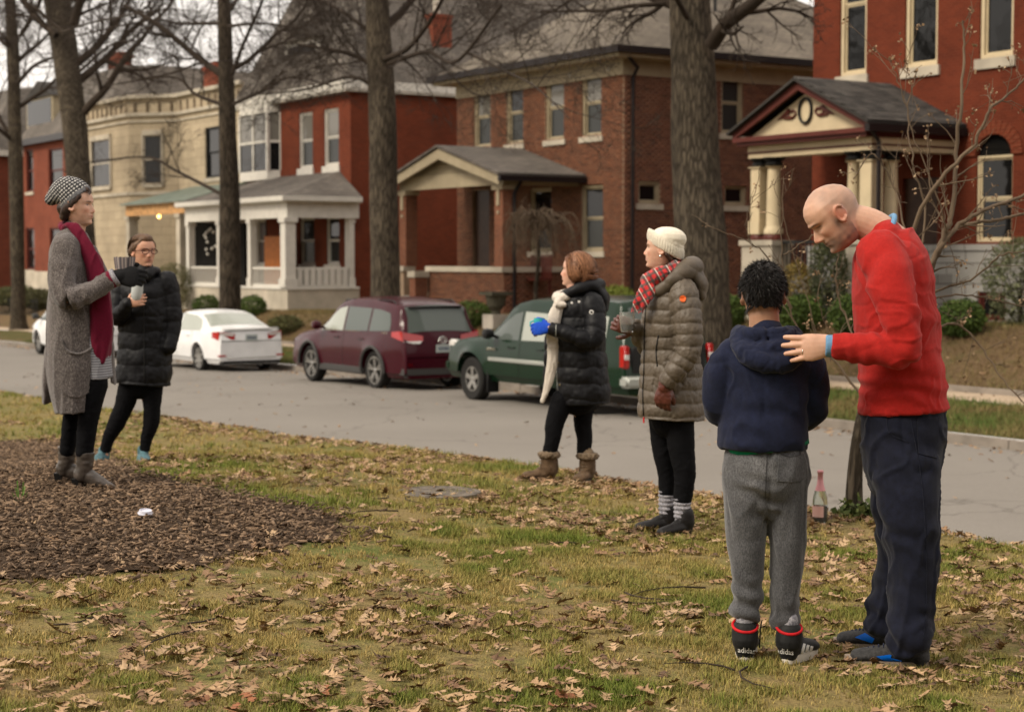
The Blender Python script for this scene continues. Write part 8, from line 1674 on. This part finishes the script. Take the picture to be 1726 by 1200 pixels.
comb('hair_strands', hr, hr, H, 1100, (-.02, 0, .12), (.06, 0, .24), 1.0, .0014, (.07, .036, .02), (.24, .14, .08), rg)
gm_ = mat('dark_red_frames', (.06, .015, .012), .3, var=None); mb = MB()
for s_ in (1, -1):
    ring = [tuple(H @ Vector((.101 - .25 * (abs(.034 + .026 * math.cos(a))) ** 1.0 * .5 + .008, s_ * (.034 + .026 * math.cos(a)), .117 + .0185 * math.sin(a)))) for a in np.linspace(0, 2 * math.pi, 21)]; mb.tube(ring, .0033, 6); mb.tube([H @ Vector((.1, s_ * .06, .122)), H @ Vector((.05, s_ * .082, .124)), H @ Vector((-.005, s_ * .084, .12))], .003, 6)
mb.tube([H @ Vector((.107, -.009, .12)), H @ Vector((.11, 0, .123)), H @ Vector((.107, .009, .12))], .003, 6); mb.build('glasses', gm_, R0, smooth=True, org=(0, 0, 0))
armr = [J(208, 478, 0), J(198, 505, -.04), J(198, 533, -.1), J(206, 525, -.2), w2]; arml = [J(280, 474, 0), J(289, 510, -.01), J(290, 550, -.03), J(284, 585, -.08)]
co = garment('puffer_coat', [P.torso([(460, 222, 266, .09), (470, 202, 284, .12), (500, 200, 288, .16), (560, 198, 288, .16), (610, 195, 290, .17), (642, 192, 287, .17), (648, 193, 285, .17)], round1=False), limb(armr, [.082, .074, .068, .058, .046]), limb(arml, [.085, .074, .066, .055])], M['black_nylon'], R0, .0068, 3, quiltcoat([(armr, .08), (arml, .088)], .12, .007, .1))
garment('collar', [limb([J(222, 462, .04), J(228, 458, -.08), J(243, 468, -.13), J(256, 458, -.08), (J(264, 458, .04)), J(243, 452, .08), J(224, 460, .05)], [.03, .035, .034, .036, .035, .03, .03])], M['black_nylon'], R0, .006, 3, lambda V, N: .006 * vnoise(V, 25))
Decal(co).line('zip', [(243, 480), (242, 540), (243, 600), (243, 645)], M['blackplastic'], .004, 24)
garment('leggings', [P.torso([(620, 200, 278, .12), (650, 202, 274, .1)])] + LG[0], M['black_legs'], R0, .0065, 3, dle)
for hx, tx in ((176, -.07), (238, .06)):
    hl = P.F(hx, .05); tt = hl + V3(tx, -.24, 0); sh, q, sd = sole_shoe(R0, hl, tt, .05, .09, M['teal_shoe'], M['sole'], ah=.1, hs=.02, aw=.042, vox=.005)
    for k in range(4): p = q(.4 + .08 * k, .078 - .008 * k); mb = MB(); mb.tube([p + sd * .025 - V3(0, 0, .01), p, p - sd * .025 - V3(0, 0, .01)], .004, 5); mb.build('lace', M['whiteprint'], sh, org=(0, 0, 0))
cp = thing('cup', 'pale stemless cup in the bare hand of the woman with glasses', 'cup', tuple(Vector(tuple(J(231, 494, -.235))) + Vector((P.X, P.Y, P.g))), 0); cp.rotation_euler = (0, .12, 0)
mb = MB(); mb.lathe([(0, -.06), (.026, -.06), (.036, -.045), (.041, -.01), (.041, .03), (.038, .062), (.035, .062), (.038, .03), (.037, -.01), (.03, -.045), (0, -.052)], n=28, cap=False); mb.build('cup_body', mat('pale_enamel', (.42, .44, .43), .35, var=None), cp, smooth=50, org=(0, 0, 0)); mb = MB(); mb.lathe([(.0365, .058), (.042, .06), (.042, .066), (.0365, .068)], n=28, cap=False); mb.build('cup_rim', M['shoe_grey'], cp, smooth=50, org=(0, 0, 0))
# ================================================================ grass, leaves, mulch, small things on the lawn
rg = np.random.default_rng(21)
def inview(x, y, m=260):
    px = x / y * FPX + PW / 2; return (px > -m) & (px < PW + m)
# mulch bed outline from the photo, carried to the ground
mp = [pxground(*q) for q in ((-260, 748), (0, 748), (70, 752), (140, 770), (200, 790), (260, 808), (350, 832), (450, 848), (530, 862), (575, 885), (590, 905), (540, 918), (450, 924), (380, 940), (300, 958), (220, 972), (120, 978), (0, 978), (-260, 985))]
MP = catmull([tuple(p) for p in mp] + [tuple(mp[0])], 120)[:, :2]
def inpoly(x, y, poly):
    c = np.zeros(len(x), bool); j = len(poly) - 1
    for i in range(len(poly)):
        xi, yi, xj, yj = *poly[i], *poly[j]; c ^= ((yi > y) != (yj > y)) & (x < (xj - xi) * (y - yi) / (yj - yi + 1e-12) + xi); j = i
    return c
def mulchmat():
    m = NB('dark_mulch'); n = m.noise(m.coord(), 34, 5, .7); m.set(Base_Color=m.ramp(n, [(.3, (.03, .019, .012)), (.55, (.085, .056, .036)), (.75, (.15, .105, .07))]), Roughness=.95, Specular_IOR_Level=.1); m.bump(n, 1, .03); return m.mat
xs_ = np.arange(MP[:, 0].min(), MP[:, 0].max(), .09); ys_ = np.arange(MP[:, 1].min(), MP[:, 1].max(), .09); X, Y = np.meshgrid(xs_, ys_); wob = .12 * vnoise(np.stack([X.ravel(), Y.ravel(), 0 * X.ravel()], 1), 2.3).reshape(X.shape); ins = inpoly((X + wob).ravel(), (Y + wob).ravel(), MP).reshape(X.shape)
Z = ground(X, Y) + .012 + .012 * vnoise(np.stack([X.ravel(), Y.ravel(), 0 * X.ravel()], 1), 9).reshape(X.shape); idx = np.arange(X.size).reshape(X.shape); q = ins[:-1, :-1]
F = np.stack([idx[:-1, :-1], idx[:-1, 1:], idx[1:, 1:], idx[1:, :-1]], -1)[q]
tag(npmesh('mulch_bed', np.stack([X, Y, Z], -1).reshape(-1, 3), F, mulchmat(), smooth=True), kind='structure')
def chips(n):
    x = rg.uniform(MP[:, 0].min() - .3, MP[:, 0].max() + .3, n * 3); y = rg.uniform(MP[:, 1].min() - .3, MP[:, 1].max() + .3, n * 3); w = .12 * vnoise(np.stack([x, y, 0 * x], 1), 2.3); k = inpoly(x + w + rg.normal(0, .15, n * 3), y + w + rg.normal(0, .15, n * 3), MP); x, y = x[k][:n], y[k][:n]; n = len(x)
    P = np.stack([x, y, ground(x, y) + .02 + rg.random(n) * .018], 1); a = rg.random(n) * 6.28; e = rg.normal(0, .25, n); D = np.stack([np.cos(a) * np.cos(e), np.sin(a) * np.cos(e), np.sin(e)], 1); U = np.cross(D, rg.normal(0, 1, (n, 3))); U /= np.linalg.norm(U, axis=1, keepdims=True); W = np.cross(D, U)
    l = (.006 + .026 * rg.random((n, 1)) ** 2.5); w_ = .003 + .006 * rg.random((n, 1)); h = .001 + .002 * rg.random((n, 1)); V = np.stack([P + D * l * s1 + U * w_ * s2 + W * h * s3 for s3 in (-1, 1) for s1, s2 in ((-1, -.6), (1, -1), (.8, 1), (-1, .7))], 1)
    f = np.array([(0, 1, 2, 3), (7, 6, 5, 4), (0, 4, 5, 1), (1, 5, 6, 2), (2, 6, 7, 3), (3, 7, 4, 0)]); F = (np.arange(n)[:, None, None] * 8 + f[None]).reshape(-1, 4); t = rg.random((n, 1)) ** 1.7; C = np.array([.06, .038, .023]) * (1 - t) + np.array([.3, .2, .125]) * t
    return npmesh('mulch_chips', V.reshape(-1, 3), F, attrmat('mulch_chip', .9, .25), col=np.repeat(C, 8, axis=0))
o = chips(36000); tag(o, 'dark brown wood mulch chips under the woman in the grey cardigan', 'mulch', kind='stuff')
# grass
def blades(n, y0, y1, h, w, seg, tuft=6, margin=400):
    y = y0 + (y1 - y0) * rg.random(n // tuft * 2) ** .85; hw = y * (PW / 2 + margin) / FPX; x = rg.uniform(-1, 1, len(y)) * hw; v = x * CT + y * ST
    P0 = np.stack([x, y, 0 * x], 1); big = fbm(P0, .9, 3, 3); med = vnoise(P0, 5.5, 11); keep = (v < 8.2) & (rg.random(len(x)) < np.clip(.62 + 1.1 * med + .5 * big, .1, 1)) & ~inpoly(x + .05 * med, y + .05 * med, MP); x, y, big, med = x[keep], y[keep], big[keep], med[keep]
    x = np.repeat(x, tuft) + rg.normal(0, .012, len(x) * tuft); y = np.repeat(y, tuft) + rg.normal(0, .012, len(y) * tuft); big = np.repeat(big, tuft); med = np.repeat(med, tuft); n = len(x)
    z = ground(x, y) - .004; a = rg.random(n) * 6.28; lean = np.abs(rg.normal(.55, .35, n)); H_ = h * (.45 + .8 * rg.random(n)) * (1 + .5 * med) * (1 + .2 * big); D = np.stack([np.cos(a), np.sin(a), 0 * a], 1); S = np.stack([-np.sin(a), np.cos(a), 0 * a], 1); W = (w * (.6 + .8 * rg.random(n)))[:, None]
    P = np.stack([x, y, z], 1); V = []
    for k in range(seg + 1):
        t = k / seg; c = P + D * (H_ * lean * t * t * .9)[:, None] + np.array([0, 0, 1]) * (H_ * t * (1 - .3 * lean * t))[:, None]
        if k < seg: V += [c + S * W * (1 - t * .5), c - S * W * (1 - t * .5)]
        else: V += [c + S * W * .12, c - S * W * .12]
    V = np.stack(V, 1); m = 2 * (seg + 1); F = np.concatenate([np.arange(n)[:, None] * m + np.array([2 * k, 2 * k + 1, 2 * k + 3, 2 * k + 2]) for k in range(seg)])
    g_ = np.clip(.27 + .95 * big + .55 * med + rg.normal(0, .2, n), 0, 1)[:, None]; dry = np.array([.43, .31, .105]); dry2 = np.array([.27, .195, .07]); t = rg.random((n, 1)); D_ = dry * t + dry2 * (1 - t); gr = np.array([.085, .125, .018]) * (1 - t) + np.array([.17, .2, .03]) * t
    C = D_ * (1 - g_) + gr * g_; C = C * (.75 + .5 * rg.random((n, 1))); return V.reshape(-1, 3), F, np.repeat(C, m, axis=0)
bl = [blades(300000, 5.3, 9.5, .027, .0017, 2), blades(150000, 9.0, 15.0, .04, .0026, 1), blades(90000, 14.5, 27.0, .045, .0045, 1)]
Vs, Fs, Cs, n = [], [], [], 0
for V, F, C in bl: Vs.append(V); Fs.append(F + n); Cs.append(C); n += len(V)
M['blade'] = attrmat('grass_blade', .75, .1, spec=.2); o = npmesh('grass', np.concatenate(Vs), np.concatenate(Fs), M['blade'], col=np.concatenate(Cs)); tag(o, 'patchy yellow green winter grass growing over the near lawn', 'grass', kind='stuff')
def vergeblades(n, v0=18.3, v1=21.45, dry=0.0, name='verge_blades'):
    u = rg.uniform(8, 60, n) ** 1.0; v = rg.uniform(v0, v1, n); x = -u * ST + v * CT; y = u * CT + v * ST; k = inview(x, y, 200); x, y = x[k], y[k]; n = len(x); z = ground(x, y); a = rg.random(n) * 6.28; P = np.stack([x, y, z], 1); S = np.stack([np.cos(a), np.sin(a), 0 * a], 1) * .007; h = (.05 + .06 * rg.random(n))[:, None]; L_ = rg.normal(0, .03, (n, 3)); L_[:, 2] = 0
    V = np.stack([P + S, P - S, P + L_ - S * .3 + [0, 0, 1] * h, P + L_ + S * .3 + [0, 0, 1] * h], 1).reshape(-1, 3); t = np.clip(.5 - dry + .6 * vnoise(P, 1.2) + rg.normal(0, .25, n), 0, 1)[:, None]; C = np.array([.2, .14, .06]) * (1 - t) + np.array([.08, .125, .025]) * t
    return npmesh(name, V, np.arange(4 * n).reshape(n, 4), M['blade'], col=np.repeat(C, 4, axis=0))
tag(vergeblades(70000), 'short green grass on the strip between far kerb and pavement', 'grass', kind='stuff')
tag(vergeblades(60000, 23, 27, .45, 'bank_groundcover'), 'dry grass and groundcover on the bank before the houses', 'groundcover', kind='stuff')
# oak leaves
def oakleaf(seed):
    r = np.random.default_rng(seed); out = []; n = 3
    for i in range(n):
        t = .14 + .7 * i / (n - 1) + r.uniform(-.05, .05); wl = .33 * math.sin(math.pi * (.18 + .72 * t)) * (.55 + .75 * r.random()); wl *= 1.3; out += [(t - .1, .11 + .04 * r.random()), (t - .03, .17 + .05 * r.random()), (t + .07 + .07 * r.random(), wl), (t + .075, .17 + .05 * r.random())]
    out.append((1.0, .02)); L_ = [(0, .012)] + out; Rt = [(x, -y * (.8 + .35 * r.random())) for x, y in L_[::-1]]; st = [(-.22, .008), (-.22, -.008)]; curl = r.uniform(-1.0, 1.6); fold = r.uniform(.05, .6); tw = r.uniform(-.8, .8)
    V, F = [], []; m = len(L_)
    for s_, P in ((1, L_), (-1, [(x, -y) for x, y in Rt[::-1]])):
        for x, y in P: V.append((x, s_ * y))
    V3_ = []
    for x, y in V: z = .22 * curl * (x - .4) ** 2 + fold * abs(y) * .9 + tw * y * (x - .5) + r.normal(0, .012); V3_.append((x - .45, y * math.cos(fold * .6), z))
    mid = [(x - .45, 0, .22 * curl * (x - .4) ** 2) for x, _ in L_]; b = len(V3_); V3_ += mid
    for i in range(m - 1): F += [(i, i + 1, b + i + 1, b + i), (m + i, b + i, b + i + 1, m + i + 1)]
    k = len(V3_); V3_ += [(-.45, .012, mid[0][2]), (-.45, -.012, mid[0][2]), (-.72, -.01, mid[0][2] + .05), (-.72, .01, mid[0][2] + .05)]; F.append((k, k + 1, k + 2, k + 3)); return np.array(V3_), np.array(F)
LV = [oakleaf(s_) for s_ in range(10)]
M['leaf_obj'] = objrand('dry_oak_leaf', [(0, (.33, .205, .11)), (.3, (.41, .27, .15)), (.55, (.23, .13, .065)), (.75, (.4, .265, .145)), (.88, (.14, .08, .045)), (1, (.28, .11, .05))], .75, (160, .25, .001), .18, 14)
M['leaf_attr'] = attrmat('dry_oak_leaves', .78, .18, nscale=120)
LP = [(.33, .205, .11), (.4, .265, .15), (.25, .15, .08), (.38, .26, .15), (.13, .075, .04), (.22, .13, .07)]
def leafspots(n, y0, y1):
    y = y0 + (y1 - y0) * rg.random(n * 4); x = rg.uniform(-1, 1, n * 4) * y * (PW / 2 + 200) / FPX; P0 = np.stack([x, y, 0 * x], 1); d = .5 + 1.3 * fbm(P0, 1.4, 30, 2) + .12 * (x > 0) ; v = x * CT + y * ST; k = (v < 8.4) & (rg.random(n * 4) < d) & ~((inpoly(x, y, MP)) & (rg.random(n * 4) < .72)); return x[k][:n], y[k][:n]
def leafrot(n): return rg.random(n) * 6.28, rg.normal(0, .24, n), rg.normal(0, .24, n) + (rg.random(n) < .35) * math.pi
mes = [];
for i, (V, F) in enumerate(LV):
    o = npmesh('fallen_leaf', V, F, M['leaf_obj'], smooth=False); mes.append(o.data); bpy.data.objects.remove(o)
x, y = leafspots(1900, 5.45, 9.4); o_ = np.argsort(y); x, y = x[o_], y[o_]; rz_, rx_, ry_ = leafrot(len(x)); szs = .048 + .038 * rg.random(len(x)) ** .7
def placeleaf(i):
    o = newobj('fallen_leaf', mes[i % 10], None, (x[i], y[i], gz(x[i], y[i]) + .016 + .012 * rg.random()), (rx_[i], ry_[i], rz_[i]), (szs[i], szs[i], szs[i] * .75)); o['label'] = 'dry tan oak leaf lying curled on the nearest grass'; o['category'] = 'leaf'; o['group'] = 'fallen oak leaves on the nearest grass'
for i in range(min(300, len(x))): placeleaf(i)
def leafmass(xx, yy, name, label, lift=.014, size=(.05, .04), cat='leaves', gfun=None):
    n = len(xx); a, b, c = leafrot(n); s_ = size[0] + size[1] * rg.random(n); z = ground(xx, yy) + lift + .012 * rg.random(n); Vs, Fs, Cs, k = [], [], [], 0
    for i in range(n):
        V, F = LV[i % 10]; ca, sa, cb, sb_, cc, sc_ = math.cos(a[i]), math.sin(a[i]), math.cos(b[i]), math.sin(b[i]), math.cos(c[i]), math.sin(c[i]); Rm = np.array([[ca, -sa, 0], [sa, ca, 0], [0, 0, 1]]) @ np.array([[cb, 0, sb_], [0, 1, 0], [-sb_, 0, cb]]) @ np.array([[1, 0, 0], [0, cc, -sc_], [0, sc_, cc]])
        Vs.append((V * s_[i]) @ Rm.T + [xx[i], yy[i], z[i]]); Fs.append(F + k); k += len(V); Cs.append(np.tile(np.array(LP[int(rg.integers(0, 6))]) * (.8 + .4 * rg.random()), (len(V), 1)))
    o = npmesh(name, np.concatenate(Vs), np.concatenate(Fs), M['leaf_attr'], col=np.concatenate(Cs)); tag(o, label, cat, kind='stuff')
x2, y2 = leafspots(4200, 9.2, 20); leafmass(np.concatenate([x[300:], x2]), np.concatenate([y[300:], y2]), 'leaf_litter', 'brown oak leaf litter scattered over the lawn beyond the nearest leaves')
u_ = rg.uniform(2, 34, 900); vv_ = 7.4 + np.abs(rg.normal(0, .5, 900)); leafmass(-u_ * ST + vv_ * CT, u_ * CT + vv_ * ST, 'edge_leaf_litter', 'drift of brown leaves along the lawn edge above the road')
u_ = rg.uniform(3, 60, 1500); vv_ = np.concatenate([18.0 - np.abs(rg.normal(0, .35, 800)), rg.uniform(18.4, 25.5, 700)]); leafmass(-u_ * ST + vv_ * CT, u_ * CT + vv_ * ST, 'kerb_leaf_litter', 'brown leaves and grit gathered along the far kerb and bank', .01, (.06, .06))
u_ = rg.uniform(6, 40, 260); vv_ = rg.uniform(10, 18, 260); leafmass(-u_ * ST + vv_ * CT, u_ * CT + vv_ * ST, 'road_leaf_litter', 'few single brown leaves scattered over the road', .008, (.05, .04))
u_ = rg.uniform(8, 60, 3600); vv_ = rg.uniform(22.95, 27, 3600); leafmass(-u_ * ST + vv_ * CT, u_ * CT + vv_ * ST, 'bank_leaf_litter', 'brown leaf litter covering the bank before the houses', .01, (.07, .06))
# twigs on the grass
for i in range(26):
    yy = rg.uniform(5.6, 11); xx = rg.uniform(-1, 1) * yy * .31; a = rg.random() * 6.28; l = rg.uniform(.12, .5); p = [np.array([xx + math.cos(a + .2 * k) * l * k / 4, yy + math.sin(a + .25 * k) * l * k / 4, 0]) for k in range(5)]
    for q in p: q[2] = gz(q[0], q[1]) + .02
    if inpoly(np.array([xx]), np.array([yy]), MP)[0]: continue
    mb = MB(); mb.tube([q - p[0] for q in p], [.0045, .004, .0035, .0025, .0015], 5); o = mb.build('fallen_twig', M['twig'] if 'twig' in M else M['bark'], None, org=(0, 0, 0), smooth=True); o.location = p[0]; tag(o, 'thin dry twig lying on the near lawn', 'twig', 'fallen twigs on the lawn')
# bottle of rose
b = pxground(1382, 880); bo = thing('wine_bottle', 'half empty rose sparkling wine bottle standing on the grass between boy and sapling', 'bottle', b)
M['bottleglass'] = NB('pale_bottle_glass').mat; nb_ = M['bottleglass'].node_tree.nodes[0]; nb_.inputs['Base Color'].default_value = (.82, .9, .84, 1); nb_.inputs['Roughness'].default_value = .03; nb_.inputs['Transmission Weight'].default_value = .93; nb_.inputs['IOR'].default_value = 1.3
S_ = 1.0; mb = MB(); mb.lathe([(0, .004), (.036, 0), (.043, .012), (.0435, .12), (.041, .15), (.03, .19), (.019, .225), (.0155, .255), (.0145, .29), (.017, .292), (.0175, .302), (.0145, .306), (0, .306)], n=28); mb.build('bottle_glass', M['bottleglass'], bo, smooth=50, org=(0, 0, 0))
mb = MB(); mb.lathe([(0, .006), (.039, .008), (.041, .02), (.0415, .1), (0, .1)], n=28); mb.build('wine', mat('rose_wine', (.62, .2, .1), .2, var=None), bo, smooth=50, org=(0, 0, 0))
mb = MB(); mb.lathe([(.0438, .03), (.0442, .031), (.0442, .104), (.0438, .105)], n=28, cap=False); V0 = [v for v in mb.v]; mb2 = MB(); n_ = 28
for k in range(14, 24): a0, a1 = 2 * math.pi * k / 28 - .35, 2 * math.pi * (k + 1) / 28 - .35; mb2.quad(*[(.0446 * math.cos(a), .0446 * math.sin(a), z) for a, z in ((a0, .035), (a1, .035), (a1, .1), (a0, .1))])
mb2.build('bottle_label', mat('pink_label', (.6, .36, .31), .7, var=None), bo, smooth=True, org=(0, 0, 0)); mb = MB(); mb.lathe([(.0165, .252), (.0158, .29), (.0186, .292), (.019, .303), (.015, .308), (0, .309)], n=20, cap=False); mb.lathe([(.0315, .188), (.0202, .224), (.0165, .252)], n=20, cap=False)
mb.build('neck_foil', mat('pink_foil', (.52, .24, .25), .45, metal=.3, var=None), bo, smooth=60, org=(0, 0, 0))
# manhole-like flat stone patch, lid on the mulch, daffodil shoots
q = pxground(738, 833); o = thing('ground_cover_plate', 'worn grey oval utility cover sunk in the grass near the middle', 'utility cover', q); mb = MB(); mb.lathe([(0, -.03), (.27, -.03), (.27, .0), (.24, .006), (.23, .0), (0, .0)], n=32); p_ = mb.build('cover', mat('weathered_iron', (.13, .11, .09), .95, var=(14, .6), bump=(50, .6, .01)), o, org=(0, 0, 0)); p_.location.z = .016
q = pxground(245, 877); o = thing('plastic_disc', 'round white plastic cup lid lying on the mulch', 'lid', q); mb = MB(); mb.lathe([(0, .022), (.034, .022), (.036, .03), (.04, .03), (.045, .012), (.05, .01), (.05, .004), (.044, .004), (.036, .018), (0, .016)], n=28, cap=False); p_ = mb.build('lid', mat('white_plastic', (.6, .6, .68), .35, var=None), o, smooth=40, org=(0, 0, 0)); p_.location.z = .03; p_.scale = (.8, .8, .8); p_.rotation_euler = (.15, .1, 0)
q = pxground(34, 848); o = thing('daffodil_shoots', 'green daffodil shoots coming up through the mulch at left', 'plant', q)
for k in range(6): a = k * 1.1; mb = MB(); l = .06 + .03 * (k % 3); mb.bar((.015 * math.cos(a), .015 * math.sin(a), 0), (.04 * math.cos(a), .04 * math.sin(a), l), .006, .002); mb.build('leaf_blade', mat('daffodil_green', (.1, .2, .03), .5, var=(9, .2)), o, org=(0, 0, 0))
